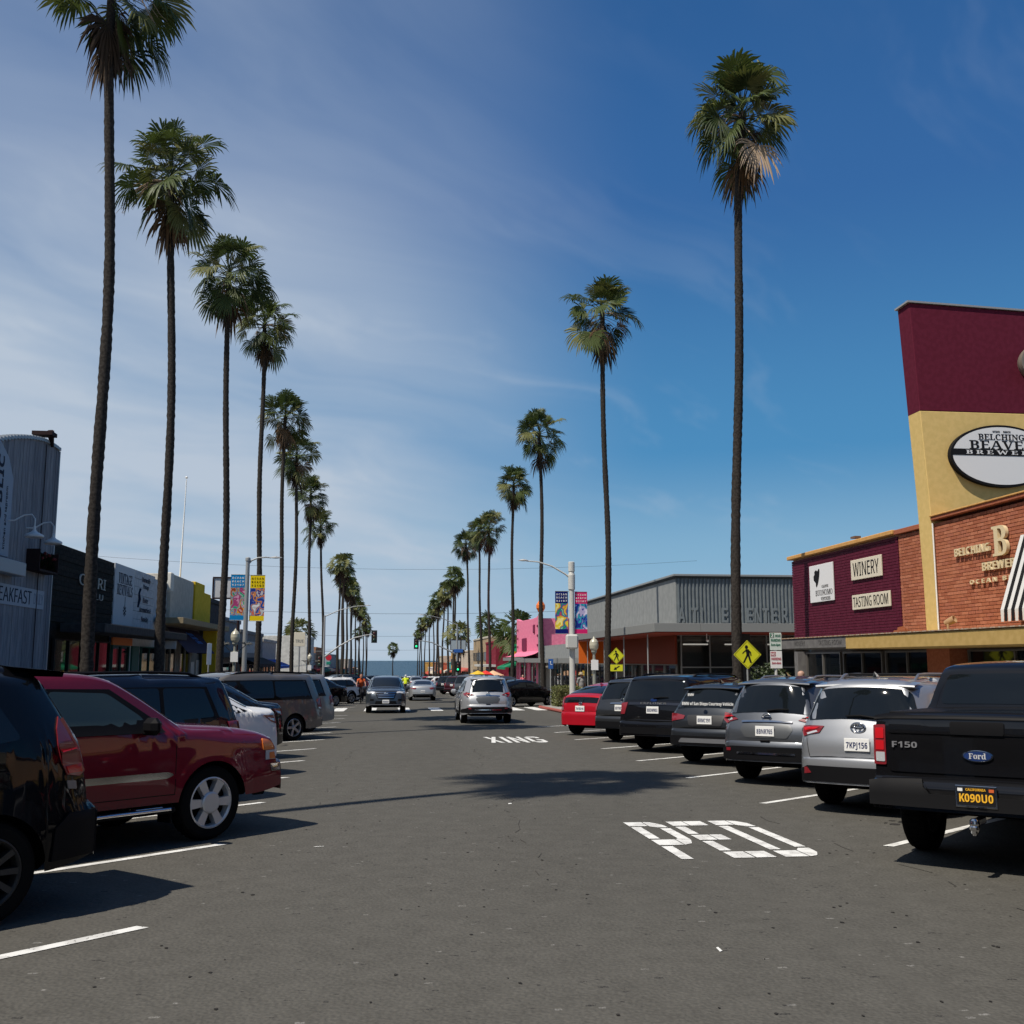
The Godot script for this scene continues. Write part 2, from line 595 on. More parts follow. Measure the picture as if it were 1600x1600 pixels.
	for x in [-5.6, -4.1, -2.45, -0.9, 0.8, 2.4, 4.0, 5.25, 6.45, 7.6]:
		bit(road, "crosswalk_bar", tp, func(b: MB) -> void: flat_poly(b, [[x - 0.3, -51.2], [x + 0.3, -51.2], [x + 0.3, -56.4], [x - 0.3, -56.4]], 0.006))
	for x in range(-6, 10, 2):
		bit(road, "crosswalk_bar", tp, func(b: MB) -> void: flat_poly(b, [[x - 0.4, -106.0], [x + 0.4, -106.0], [x + 0.4, -109.5], [x - 0.4, -109.5]], 0.006))
	for p in ped_pieces(): bit(road, "letter_stroke", tp, func(b: MB) -> void: flat_poly(b, p, 0.006))
	for p in xing_pieces(): bit(road, "letter_stroke", tp, func(b: MB) -> void: flat_poly(b, p, 0.006))
	# a stray scrap of marking tape and a few flattened bits of litter
	for s in [[-0.72, -10.72, 0.10, 0.045], [2.05, -6.42, 0.022, 0.11], [1.6, -13.9, 0.05, 0.12]]:
		bit(road, "paint_scrap", tp, func(b: MB) -> void: flat_poly(b, [[s[0], s[1]], [s[0] + s[2], s[1] - 0.02], [s[0] + s[2] * 1.1, s[1] - s[3]], [s[0] + s[2] * 0.3, s[1] - s[3] * 0.9]], 0.005))
	# pavements with rounded kerbs
	var conc := textured("pavement_concrete", lin(0.26, 0.25, 0.23), lin(0.36, 0.345, 0.32), 0.35, 0.85)
	var pav := struct("pavement")
	for r in [[CURB_R, FACE_R + 0.3, 180.0, -36.0], [8.0, FACE_R + 0.3, -36.0, -54.5], [CURB_R, FACE_R + 0.3, -54.5, -110.0], [CURB_R, FACE_R + 0.3, -127.0, SHORE + 15.0], [FACE_L - 0.3, CURB_L, 180.0, -110.0], [FACE_L - 0.3, CURB_L, -127.0, SHORE + 15.0], [FACE_R + 0.3, FACE_R + 14.0, -34.6, -49.0]]:
		part(pav, "slab", slab(r[0], r[1], r[2], r[3], 0.14).mesh(), conc)
	var redc := mat("red_kerb_paint", lin(0.30, 0.085, 0.07), 0.8)
	bit(pav, "painted_kerb", redc, func(b: MB) -> void:
		for s in [[Vector3(7.93, gy(-36.2) + 0.07, -36.2), Vector3(7.93, gy(-54.3) + 0.07, -54.3)]]:
			b.tube(PackedVector3Array([s[0], s[1]]), PackedFloat32Array([0.085, 0.085]), 8))
	# the beach car park and sand at the foot of the street
	var beach := struct("beach")
	part(beach, "sand", sheet(-300, 300, SHORE + 14.0, SHORE - 14.0, 0.02, 6, 4).mesh(), textured("sand", lin(0.36, 0.31, 0.23), lin(0.46, 0.40, 0.31), 0.08))

func slab(x0: float, x1: float, z0: float, z1: float, h: float) -> MB:
	var b := MB.new()
	var r := 0.03
	var a := [Vector2(x0, -0.1), Vector2(x0, h - r), Vector2(x0 + r * 0.3, h - r * 0.3), Vector2(x0 + r, h), Vector2(x1 - r, h), Vector2(x1 - r * 0.3, h - r * 0.3), Vector2(x1, h - r), Vector2(x1, -0.1)]
	for i in a.size() - 1:
		b.quad(Vector3(a[i].x, gy(z0) + a[i].y, z0), Vector3(a[i + 1].x, gy(z0) + a[i + 1].y, z0), Vector3(a[i + 1].x, gy(z1) + a[i + 1].y, z1), Vector3(a[i].x, gy(z1) + a[i].y, z1))
	for z in [z0, z1]:
		b.quad(Vector3(x0, gy(z) - 0.1, z), Vector3(x1, gy(z) - 0.1, z), Vector3(x1, gy(z) + h - r, z), Vector3(x0, gy(z) + h - r, z))
	return b

func stall_line(road: Node, m: Material, x: float, z: float, d: Vector2, length: float) -> void:
	var s := Vector2(-d.y, d.x) * 0.05
	var p := Vector2(x, z)
	var q := p + d * length
	bit(road, "stall_line", m, func(b: MB) -> void:
		flat_poly(b, [[p.x - s.x, p.y - s.y], [p.x + s.x + d.x * 0.03, p.y + s.y + d.y * 0.03], [q.x + s.x, q.y + s.y], [q.x - s.x, q.y - s.y]], 0.005))

# stretched letters made of separate strips; x to the right, z up the letter (towards -z)
func laid(x0: float, z0: float, sx: float, sz: float, strokes: Array) -> Array:
	var out := []
	for s in strokes:
		var p := []
		for q in s: p.append([x0 + q[0] * sx, z0 - q[1] * sz])
		out.append(p)
	return out

func ped_pieces() -> Array:
	var o := []
	var w := 0.42
	var z := -9.58
	var h := 2.42
	o += laid(2.72, z, w, h, [[[0, 0], [0.27, 0], [0.27, 0.30], [0, 0.30]], [[0, 0.33], [0.6, 0.33], [0.6, 0.47], [0, 0.47]], [[0, 0.50], [0.27, 0.50], [0.27, 0.84], [0, 0.84]], [[0, 0.87], [0.5, 0.87], [0.5, 1], [0, 1]], [[0.53, 0.86], [0.53, 1], [0.72, 0.99], [0.95, 0.90], [0.98, 0.82], [0.7, 0.82]], [[0.63, 0.33], [0.63, 0.47], [0.72, 0.50], [0.72, 0.79], [0.99, 0.79], [0.99, 0.46], [0.85, 0.36]]])
	o += laid(3.22, z, w, h, [[[0, 0], [0.48, 0], [0.48, 0.14], [0, 0.14]], [[0.52, 0], [0.98, 0], [0.98, 0.14], [0.52, 0.14]], [[0, 0.17], [0.27, 0.17], [0.27, 0.41], [0, 0.41]], [[0, 0.44], [0.45, 0.44], [0.45, 0.58], [0, 0.58]], [[0.48, 0.44], [0.8, 0.44], [0.8, 0.58], [0.48, 0.58]], [[0, 0.61], [0.27, 0.61], [0.27, 0.83], [0, 0.83]], [[0, 0.86], [0.45, 0.86], [0.45, 1], [0, 1]], [[0.48, 0.86], [0.98, 0.86], [0.98, 1], [0.48, 1]]])
	o += laid(3.72, z, w, h, [[[0, 0], [0.55, 0], [0.55, 0.14], [0, 0.14]], [[0, 0.17], [0.27, 0.17], [0.27, 0.83], [0, 0.83]], [[0, 0.86], [0.5, 0.86], [0.5, 1], [0, 1]], [[0.53, 0.86], [0.53, 1], [0.75, 0.98], [0.95, 0.91], [0.99, 0.80], [0.72, 0.80]], [[0.72, 0.22], [0.99, 0.22], [0.99, 0.77], [0.72, 0.77]], [[0.58, 0], [0.78, 0.02], [0.95, 0.09], [0.99, 0.19], [0.72, 0.19], [0.58, 0.14]]])
	return o

func xing_pieces() -> Array:
	var o := []
	var z := -26.5
	var h := 2.5
	var w := 0.36
	o += laid(2.62, z, w, h, [[[0, 0], [0.3, 0], [1, 1], [0.7, 1]], [[0.72, 0], [1, 0], [0.62, 0.44], [0.5, 0.26]], [[0, 1], [0.3, 1], [0.5, 0.72], [0.38, 0.54]]])
	o += laid(3.06, z, w, h, [[[0, 0], [0.3, 0], [0.3, 1], [0, 1]]])
	o += laid(3.27, z, w, h, [[[0, 0], [0.27, 0], [0.27, 1], [0, 1]], [[0.73, 0], [1, 0], [1, 1], [0.73, 1]], [[0.30, 0.95], [0.30, 0.62], [0.70, 0.05], [0.70, 0.38]]])
	o += laid(3.73, z, w * 1.1, h, [[[0, 0.14], [0.27, 0.2], [0.27, 0.8], [0, 0.86]], [[0.03, 0.89], [0.3, 1], [0.75, 1], [1, 0.88], [1, 0.72], [0.73, 0.72], [0.73, 0.84], [0.3, 0.84]], [[0.03, 0.11], [0.3, 0.16], [0.73, 0.16], [0.73, 0.36], [0.5, 0.36], [0.5, 0.48], [1, 0.48], [1, 0.1], [0.75, 0], [0.3, 0]]])
	return o

# ------------------------------------------------------------------ palms
var fronds := []          # meshes in the crown's own frame, sorted by how steeply they rise
var dead_fronds := []
var strands: ArrayMesh
var leaf_mats := []
var dead_mats := []
var far_crowns := []
var bark: StandardMaterial3D

func fan_frond(b: MB, elev: float, pet: float, fan: float, nleaf: int, sd: int, droop: float, ragged := 0.12, xf := Transform3D()) -> void:
	var r := RandomNumberGenerator.new()
	r.seed = sd
	var p := Vector3.ZERO
	var a := deg_to_rad(elev)
	var bend := deg_to_rad(r.randf_range(8, 26)) * (0.5 + 0.5 * cos(a))
	var pts := PackedVector3Array([p])
	var n := 5
	for i in n:
		p += Vector3(cos(a), sin(a), 0) * pet / n
		a -= bend / n
		pts.append(p)
	var tp := PackedVector3Array()
	for q in pts: tp.append(xf * q)
	b.tube(tp, PackedFloat32Array([0.030, 0.022, 0.018, 0.015, 0.013, 0.011]), 4, false)
	a -= deg_to_rad(r.randf_range(-4, 18))
	var roll := r.randf_range(-1.1, 1.1)
	var d := Vector3(cos(a), sin(a), 0)
	var nrm := Vector3(-sin(a), cos(a), 0)
	var side := (Vector3(0, 0, 1) * cos(roll) + nrm * sin(roll)).normalized()
	nrm = side.cross(d).normalized()
	var spread := deg_to_rad(r.randf_range(92, 128))
	var da := spread * 2.0 / nleaf
	var down := xf.basis.inverse() * Vector3.DOWN
	var cup := r.randf_range(0.10, 0.42)
	for k in nleaf:
		var an := -spread + da * (k + 0.5)
		var l := fan * (0.80 + 0.20 * cos(an * 0.8)) * (1.0 + r.randf_range(-ragged, ragged))
		if r.randf() < 0.05: l *= 0.55
		var split := r.randf_range(0.56, 0.70)
		var dr := droop * r.randf_range(0.6, 1.6)
		var pl := func(ang: float, t: float, lift: float) -> Vector3:
			var dir := d * cos(ang) + side * sin(ang)
			var q: Vector3 = p + dir * (l * t) + nrm * (lift + cup * l * t * t * sin(ang) * sin(ang))
			var t2: float = maxf(t - 0.35, 0.0)
			return xf * (q + down * (dr * l * t2 * t2 * 1.7))
		var w := da * 0.5
		var m0: Vector3 = pl.call(an, 0.03, 0.0)
		var l1: Vector3 = pl.call(an - w, split, 0.0)
		var c1: Vector3 = pl.call(an, split, 0.018)
		var r1: Vector3 = pl.call(an + w, split, 0.0)
		var l2: Vector3 = pl.call(an - w * 0.62, 0.84, 0.0)
		var c2: Vector3 = pl.call(an, 0.84, 0.012)
		var r2: Vector3 = pl.call(an + w * 0.62, 0.84, 0.0)
		var tip: Vector3 = pl.call(an + r.randf_range(-0.05, 0.05), 1.0, 0.0) + xf.basis * (down * dr * l * r.randf_range(0.0, 0.12))
		b.tri(m0, l1, c1); b.tri(m0, c1, r1)
		b.quad(l1, l2, c2, c1); b.quad(c1, c2, r2, r1)
		b.tri(l2, tip, c2); b.tri(c2, tip, r2)

func make_palm_parts() -> void:
	leaf_mats = [
		mat("palm_leaf", lin(0.048, 0.066, 0.018), 0.5, 0.0, {"metallic_specular": 0.3, "backlight_enabled": true, "backlight": lin(0.035, 0.05, 0.010)}),
		mat("palm_leaf_deep", lin(0.026, 0.040, 0.013), 0.5, 0.0, {"metallic_specular": 0.3, "backlight_enabled": true, "backlight": lin(0.02, 0.03, 0.008)}),
		mat("palm_leaf_olive", lin(0.115, 0.118, 0.040), 0.5, 0.0, {"metallic_specular": 0.3, "backlight_enabled": true, "backlight": lin(0.04, 0.05, 0.012)})]
	dead_mats = [mat("dry_palm_leaf", lin(0.155, 0.098, 0.056), 0.8), mat("bleached_palm_leaf", lin(0.36, 0.27, 0.19), 0.8), mat("brown_palm_skirt", lin(0.072, 0.052, 0.038), 0.9)]
	for e in [82, 66, 50, 36, 22, 8, -8, -26, -44]:
		for k in 3:
			var b := MB.new()
			fan_frond(b, e, 0.80 + 0.28 * k, 0.94 - 0.05 * k, 27, 100 + e * 3 + k, 0.16 + 0.16 * k + (0.22 if e < 15 else 0.0), 0.14)
			fronds.append(b.mesh())
	for e in [-52, -66, -76, -82]:
		var b := MB.new()
		fan_frond(b, e, 0.55, 0.9, 22, 700 + e, 0.9, 0.3)
		dead_fronds.append(b.mesh())
	# hanging threads and old flower stalks
	var sb := MB.new()
	var r := RandomNumberGenerator.new()
	r.seed = 31
	for k in 5:
		var l := r.randf_range(1.3, 2.0)
		var ps := PackedVector3Array()
		for i in 7:
			var t := i / 6.0
			ps.append(Vector3(l * (t - 0.15 * t * t), 0.5 * t - 1.5 * t * t * r.randf_range(0.9, 1.1), (k - 2) * 0.08 * t))
		sb.tube(ps, PackedFloat32Array([0.016, 0.014, 0.012, 0.010, 0.008, 0.007, 0.005]), 4, false)
	strands = sb.mesh()
	bark = textured("palm_bark", lin(0.024, 0.021, 0.019), lin(0.060, 0.053, 0.047), 0.9, 0.95, 0.04, 0.3)
	# crowns for the trees farther down the street
	for k in 3:
		var b := MB.new()
		var q := RandomNumberGenerator.new()
		q.seed = 900 + k
		for i in 26:
			var e := 84.0 - 118.0 * pow((i + q.randf() * 0.7) / 26.0, 0.95)
			var s := q.randf_range(0.85, 1.1)
			fan_frond(b, e, q.randf_range(0.7, 1.15) * s, 0.98 * s, 15, 3000 + k * 50 + i, 0.38, 0.15, Transform3D(Basis(Vector3.UP, i * 2.4 + q.randf_range(-0.3, 0.3)), Vector3(0, 0.25 - i * 0.022, 0)))
		far_crowns.append(b.mesh())
		var s2 := MB.new()
		for i in 9:
			fan_frond(s2, q.randf_range(-86, -70), 0.5, 0.8, 12, 3500 + k * 50 + i, 1.0, 0.3, Transform3D(Basis(Vector3.UP, i * 2.1), Vector3(0, -0.35 - 0.06 * i, 0)))
		far_crowns.append(s2.mesh())

func trunk_mesh(h: float, lean: Vector2, r0: float, r1: float, sd: int, rings: bool) -> ArrayMesh:
	var b := MB.new()
	var r := RandomNumberGenerator.new()
	r.seed = sd
	var n := int(h / 0.13) if rings else 40
	var ps := PackedVector3Array()
	var rs := PackedFloat32Array()
	var ph := r.randf() * TAU
	var ph2 := r.randf() * TAU
	for i in n + 1:
		var t := float(i) / n
		var wob := 0.20 * sin(t * 7.0 + ph) * t * (1.0 - t) * 2.0
		var wob2 := 0.15 * sin(t * 11.0 + ph2) * t * (1.0 - t) * 2.0
		ps.append(Vector3(lean.x * t * t + wob, h * t - 0.25 * (1.0 - t), lean.y * t * t + wob2))
		var rad := lerpf(r0, r1, pow(t, 0.7)) * (1.0 + 0.45 * exp(-t * 26.0))
		if rings: rad *= 1.0 + (0.04 if i % 2 == 0 else -0.04) + r.randf_range(-0.045, 0.045) + 0.03 * sin(t * 60.0 + ph)
		rs.append(rad)
	b.tube(ps, rs, 12 if rings else 8, false)
	return b.mesh()

func palm(label: String, x: float, z: float, h: float, lean: float, sd: int, size := 1.0, far := false, r0 := 0.175) -> Node3D:
	var r := RandomNumberGenerator.new()
	r.seed = sd
	var t := thing("palm_tree", label, "palm tree", Vector3(x, gy(z) + 0.12, z), "tall fan palms lining the street")
	var lz := r.randf_range(-0.3, 0.3)
	part(t, "trunk", trunk_mesh(h, Vector2(lean, lz), r0, 0.118, sd, not far), bark)
	var top := Vector3(lean, h, lz)
	if far:
		var k := sd % 3
		var xf := Transform3D(Basis(Vector3.UP, r.randf() * TAU).scaled(Vector3.ONE * size), top)
		var cr := part(t, "crown", far_crowns[k * 2], leaf_mats[[0, 2, 0][k]], xf)
		part(cr, "dry_skirt", far_crowns[k * 2 + 1], dead_mats[2])
		return t
	var crown := Node3D.new()
	crown.name = "crown"
	crown.position = top
	t.add_child(crown)
	var nf := 48
	var gap := r.randf() * TAU
	for i in nf:
		var f := pow((i + r.randf() * 0.8) / nf, 0.95)
		var turn := i * 2.39996 + r.randf_range(-0.4, 0.4)
		if f > 0.66 and cos(turn - gap) > 0.45: continue
		if f > 0.40 and r.randf() < 0.12: continue
		var cls := clampi(int(f * 9.0), 0, 8)
		var mesh: Mesh = fronds[cls * 3 + r.randi() % 3]
		var s := size * r.randf_range(0.78, 1.15) * (0.9 if cls == 0 else 1.0)
		var bs := Basis(Vector3.UP, turn) * Basis(Vector3.RIGHT, r.randf_range(-0.35, 0.35))
		var lm: Material = leaf_mats[[0, 0, 1, 2][r.randi() % 4]]
		if cls >= 6 and r.randf() < 0.07: lm = dead_mats[r.randi() % 2]
		part(crown, "frond", mesh, lm, Transform3D(bs.scaled(Vector3.ONE * s), Vector3(0, 0.25 - 0.75 * f, 0) * size))
	for i in 9:
		var f := i / 9.0
		part(crown, "dead_frond", dead_fronds[mini(int(f * 4.0 + r.randf() * 0.9), 3)], dead_mats[2] if r.randf() < 0.75 else dead_mats[0], Transform3D(Basis(Vector3.UP, i * 2.1 + r.randf() * 0.6).scaled(Vector3.ONE * size * r.randf_range(0.55, 0.95)), Vector3(0, -0.4 - f * 1.25, 0) * size))
	for i in 4:
		part(crown, "flower_stalk", strands, dead_mats[1] if i % 2 else leaf_mats[1], Transform3D(Basis(Vector3.UP, r.randf() * TAU).scaled(Vector3.ONE * size * r.randf_range(0.9, 1.25)), Vector3(0, -0.2, 0)))
	if r.randf() < 0.55:
		part(crown, "bleached_frond", dead_fronds[0], dead_mats[1], Transform3D(Basis(Vector3.UP, PI * 0.9 + r.randf_range(-0.5, 0.5)).scaled(Vector3.ONE * size * 0.9), Vector3(0, -0.1, 0)))
	return t

const COUNT := ["nearest", "second", "third", "fourth", "fifth", "sixth", "seventh", "eighth", "ninth", "tenth", "eleventh", "twelfth", "thirteenth"]

func palms() -> void:
	make_palm_parts()
	var L := [[-9.4, 19.0, 0.0, 1.0], [-27.06, 19.9, -0.4, 1.06], [-35.3, 18.6, -0.41, 1.02], [-47.4, 19.9, -0.28, 1.0], [-60.2, 22.1, -0.26, 1.02], [-71.8, 19.3, -0.03, 0.98], [-82.1, 18.7, -0.1, 1.0], [-98.1, 18.4, -0.22, 1.0], [-118.5, 18.3, -0.57, 1.0]]
	var ordn := ["first", "second", "third", "fourth", "fifth", "sixth", "seventh", "eighth"]
	for i in L.size():
		var lb := "tall fan palm just out of frame whose crown shadow falls on the road"
		if i > 0: lb = "tall fan palm on the left pavement, %s from the camera in its row" % ordn[i - 1]
		if i == 1: lb = "nearest tall fan palm on the left, crown cut off by the top of the photo"
		palm(lb, -7.5, L[i][0], L[i][1] + (0.45 if i == 1 else 0.35), L[i][2], 11 + i * 7, L[i][3])
	var R := [[-31.2, 20.0, 0.72, 1.05], [-50.5, 20.0, -0.09, 1.0], [-72.5, 18.8, -0.16, 1.0], [-90.9, 18.4, 0.12, 0.95], [-111.5, 17.4, -0.12, 1.05], [-121.6, 18.5, -0.38, 0.9], [-140.2, 19.4, -0.55, 1.0]]
	for i in R.size():
		var lb := "tall fan palm on the right pavement, %s from the camera in its row" % ordn[i]
		if i == 0: lb = "large single fan palm on the right, nearest the camera, crown against deep blue sky"
		palm(lb, 10.8, R[i][0], R[i][1] + 0.3, R[i][2], 210 + i * 9, R[i][3])
	var fl := [154, 163, 172, 184, 198, 214, 232, 252, 274, 300, 330, 362]
	for i in fl.size():
		palm("distant fan palm in the dense left-hand cluster, %s counting away down the street" % COUNT[i], -7.5 + 0.3 * sin(i * 2.1), -fl[i], 17.9 + 0.8 * sin(i * 1.7), 0.3 * sin(i * 3.1), 400 + i, 1.05, true, 0.26)
	var fr := [172, 181, 193, 207, 222, 240, 260, 284, 310, 340, 375, 405]
	for i in fr.size():
		palm("distant fan palm in the dense right-hand cluster, %s counting away down the street" % COUNT[i], 10.8 + 0.3 * sin(i * 1.3), -fr[i], 17.8 + 0.9 * sin(i * 2.3), 0.3 * sin(i * 2.7), 500 + i, 1.08, true, 0.26)
	palm("lone slender palm standing in front of the ocean at the end of the street", 1.6, -440.0, 13.0, 0.0, 620, 1.5, true, 0.35)
	palm("slender palm with a small crown at the left edge of the ocean view", -11.5, -420.0, 19.0, -1.2, 621, 1.3, true, 0.35)
	palm("short bushy palm behind the white building left of the traffic signal", -13.0, -150.0, 7.6, 0.0, 622, 1.35, true, 0.3)
	palm("short full-crowned palm behind the pink facade", 14.5, -118.0, 6.2, 0.2, 623, 1.55, true, 0.34)
	palm("mid-height palm behind the tan building on the right", 19.0, -200.0, 11.6, 0.0, 624, 1.5, true, 0.34)
	palm("drooping palm beside the right-hand traffic signal", 11.2, -168.0, 8.2, 0.0, 625, 1.35, true, 0.3)

# ------------------------------------------------------------------ vehicles
# local frame: x = 0 at the tail and grows to the nose, y up, z to the vehicle's right
class Shell:
	var L := 4.6
	var hw := 0.92
	var belt := 1.0
	var top := 1.7
	var th := 0.16
	var rw := 0.34
	var xr := 0.95
	var xf := 3.65
	var sill := 0.30
	var taper_r := 0.10
	var taper_f := 0.16
	var bulge := 0.06
	var roofcrown := 0.03
	var fillet := 0.035
	var pts := PackedVector2Array()
	var peak := 0
	func setup(outline: Array) -> void:
		# smooth the outline; points with a third entry stay sharp
		var raw := []
		for p in outline: raw.append(p)
		for i in raw.size() - 1:
			var p1 := Vector2(raw[i][0], raw[i][1])
			var p2 := Vector2(raw[i + 1][0], raw[i + 1][1])
			var s1: bool = raw[i].size() > 2 or i == 0
			var s2: bool = raw[i + 1].size() > 2 or i + 2 == raw.size()
			var seg := p1.distance_to(p2)
			var m1 := (p2 - p1) if s1 else (p2 - Vector2(raw[i - 1][0], raw[i - 1][1])).normalized() * seg
			var m2 := (p2 - p1) if s2 else (Vector2(raw[i + 2][0], raw[i + 2][1]) - p1).normalized() * seg
			var n := clampi(int(seg / 0.07) + 1, 2, 7)
			for k in n:
				var t := float(k) / n
				var t2 := t * t
				var t3 := t2 * t
				pts.append(p1 * (2 * t3 - 3 * t2 + 1) + m1 * (t3 - 2 * t2 + t) + p2 * (-2 * t3 + 3 * t2) + m2 * (t3 - t2))
		pts.append(Vector2(raw[-1][0], raw[-1][1]))
		for i in range(1, pts.size()):
			if pts[i].x < pts[i - 1].x + 0.0008: pts[i].x = pts[i - 1].x + 0.0008
		for i in pts.size():
			if pts[i].y > pts[peak].y: peak = i
		top = pts[peak].y
		L = pts[-1].x
	func rear_x(y: float) -> float:
		for i in range(1, peak + 1):
			if pts[i].y >= y:
				var d := pts[i].y - pts[i - 1].y
				return pts[i].x if d < 1e-5 else lerpf(pts[i - 1].x, pts[i].x, clampf((y - pts[i - 1].y) / d, 0, 1))
		return pts[peak].x
	func front_x(y: float) -> float:
		for i in range(pts.size() - 2, peak - 1, -1):
			if pts[i].y >= y:
				var d := pts[i].y - pts[i + 1].y
				return pts[i].x if d < 1e-5 else lerpf(pts[i + 1].x, pts[i].x, clampf((y - pts[i + 1].y) / d, 0, 1))
		return pts[peak].x
	func top_y(x: float) -> float:
		for i in range(1, pts.size()):
			if pts[i].x >= x:
				return lerpf(pts[i - 1].y, pts[i].y, (x - pts[i - 1].x) / (pts[i].x - pts[i - 1].x))
		return pts[-1].y
	func W(x: float, y: float) -> float:
		var w := hw
		var a := x - rear_x(y)
		var hi := clampf((y - belt) / maxf(top - belt, 0.01), 0, 1)
		var er := 0.55
		if a < er:
			var k := 1.0 - maxf(a, 0) / er
			w -= taper_r * k * k
		var b := front_x(y) - x
		var ef := 0.8
		if b < ef:
			var k := 1.0 - maxf(b, 0) / ef
			w -= taper_f * (1.0 - 0.65 * hi) * k * k
		if y > belt: w -= th * pow(hi, 1.15) + 0.022 * smoothstep(0.0, 0.06, y - belt)
		else:
			var q := (belt - y) / belt
			w -= 0.10 * maxf(q - 0.42, 0.0) * maxf(q - 0.42, 0.0) * 2.0 + 0.03 * pow(maxf(0.22 - q, 0.0) / 0.22, 2.0)
		for c in [xr, xf]:
			var r := Vector2(x - c, y - rw).length()
			w += 0.018 * exp(-pow((r - rw * 1.15) / 0.10, 2.0))
		return w
	func low_y(x: float) -> float:
		for c in [xr, xf]:
			var ra := rw * 1.14
			if absf(x - c) < ra: return maxf(sill, rw + sqrt(ra * ra - (x - c) * (x - c)))
		var e := minf(x, L - x)
		return sill + 0.06 * pow(maxf(0.5 - e, 0) / 0.5, 2.0)
	func disp(t: float, n: Vector2) -> float:
		var b := lerpf(roofcrown, bulge, n.x * n.x)
		t = absf(t)
		var f := fillet if t < 0.88 else fillet * (1.0 - pow((t - 0.88) / 0.12, 2.0))
		return b * (1.0 - pow(t, 2.3)) + f
	func nrm(i: int) -> Vector2:
		var d := (pts[mini(i + 1, pts.size() - 1)] - pts[maxi(i - 1, 0)]).normalized()
		return Vector2(-d.y, d.x)
	func side_pt(x: float, y: float, s: float, e: float) -> Vector3:
		return Vector3(x, y, s * (W(x, y) + e))
	func end_pt(z: float, y: float, front: bool, e: float) -> Vector3:
		var x := front_x(y) if front else rear_x(y)
		var h := 0.02
		var y0 := maxf(y - h, 0.1)
		var y1 := minf(y + h, top - 0.001)
		var d := Vector2((front_x(y1) - front_x(y0)) if front else (rear_x(y1) - rear_x(y0)), y1 - y0)
		var n := Vector2(d.y, -d.x).normalized() if front else Vector2(-d.y, d.x).normalized()
		var w := W(x, y)
		var q := disp(clampf(z / w, -1, 1), n) + e
		return Vector3(x + n.x * q, y + n.y * q, z)

func shell_mesh(s: Shell) -> ArrayMesh:
	var xs := []
	for p in s.pts: xs.append(p.x)
	for c in [s.xr, s.xf]:
		var ra := s.rw * 1.14
		for k in 17:
			xs.append(c - ra * cos(PI * k / 16.0))
		xs.append(c - ra - 0.003); xs.append(c + ra + 0.003)
	var x := 0.15
	while x < s.L:
		xs.append(x); x += 0.16
	xs.sort()
	var cx := []
	for q in xs:
		if q >= 0.0 and q <= s.L and (cx.is_empty() or q - cx[-1] > 0.0007): cx.append(q)
	var b := MB.new()
	var tt := [-1.0, -0.985, -0.955, -0.91, -0.86, -0.62, -0.32, 0.0, 0.32, 0.62, 0.86, 0.91, 0.955, 0.985, 1.0]
	var strip := []
	var left := []
	var right := []
	var nrow := 11
	for k in nrow: left.append(PackedVector3Array()); right.append(PackedVector3Array())
	for i in cx.size():
		var xx: float = cx[i]
		var y := s.top_y(xx)
		var h := 0.012
		var d := Vector2(minf(xx + h, s.L) - maxf(xx - h, 0), s.top_y(minf(xx + h, s.L)) - s.top_y(maxf(xx - h, 0)))
		if xx < 0.02: d = Vector2(0.05, 1)
		if xx > s.L - 0.02: d = Vector2(0.05, -1)
		d = d.normalized()
		var n := Vector2(-d.y, d.x)
		var w := s.W(xx, y)
		var row := PackedVector3Array()
		for t in tt:
			var q := s.disp(t, n)
			if absf(t) == 1.0: q = 0.0
			row.append(Vector3(xx + n.x * q, y + n.y * q, w * t))
		strip.append(row)
		var yl := minf(s.low_y(xx), y)
		for k in nrow:
			var v := float(k) / (nrow - 1)
			var yy := lerpf(yl, y, 1.0 - pow(1.0 - v, 1.4))
			left[k].append(s.side_pt(xx, yy, -1.0, 0.0))
			right[k].append(s.side_pt(xx, yy, 1.0, 0.0))
	b.grid(strip)
	b.grid(left)
	var rr := right.duplicate()
	rr.reverse()
	b.grid(rr)
	return b.mesh()

# a piece of glass, lamp or trim that follows the shell; poly in (x, y) for sides, (z, y) for ends
func drape(s: Shell, where: String, poly: Array, e: float, du := 0.14, thick := true) -> ArrayMesh:
	var b := MB.new()
	drape_to(b, s, where, poly, e, du, thick)
	return b.mesh()

func on_shell(s: Shell, where: String, p: Vector2, e: float) -> Vector3:
	match where:
		"left": return s.side_pt(p.x, p.y, -1.0, e)
		"right": return s.side_pt(p.x, p.y, 1.0, e)
		"front": return s.end_pt(p.x, p.y, true, e)
	return s.end_pt(p.x, p.y, false, e)

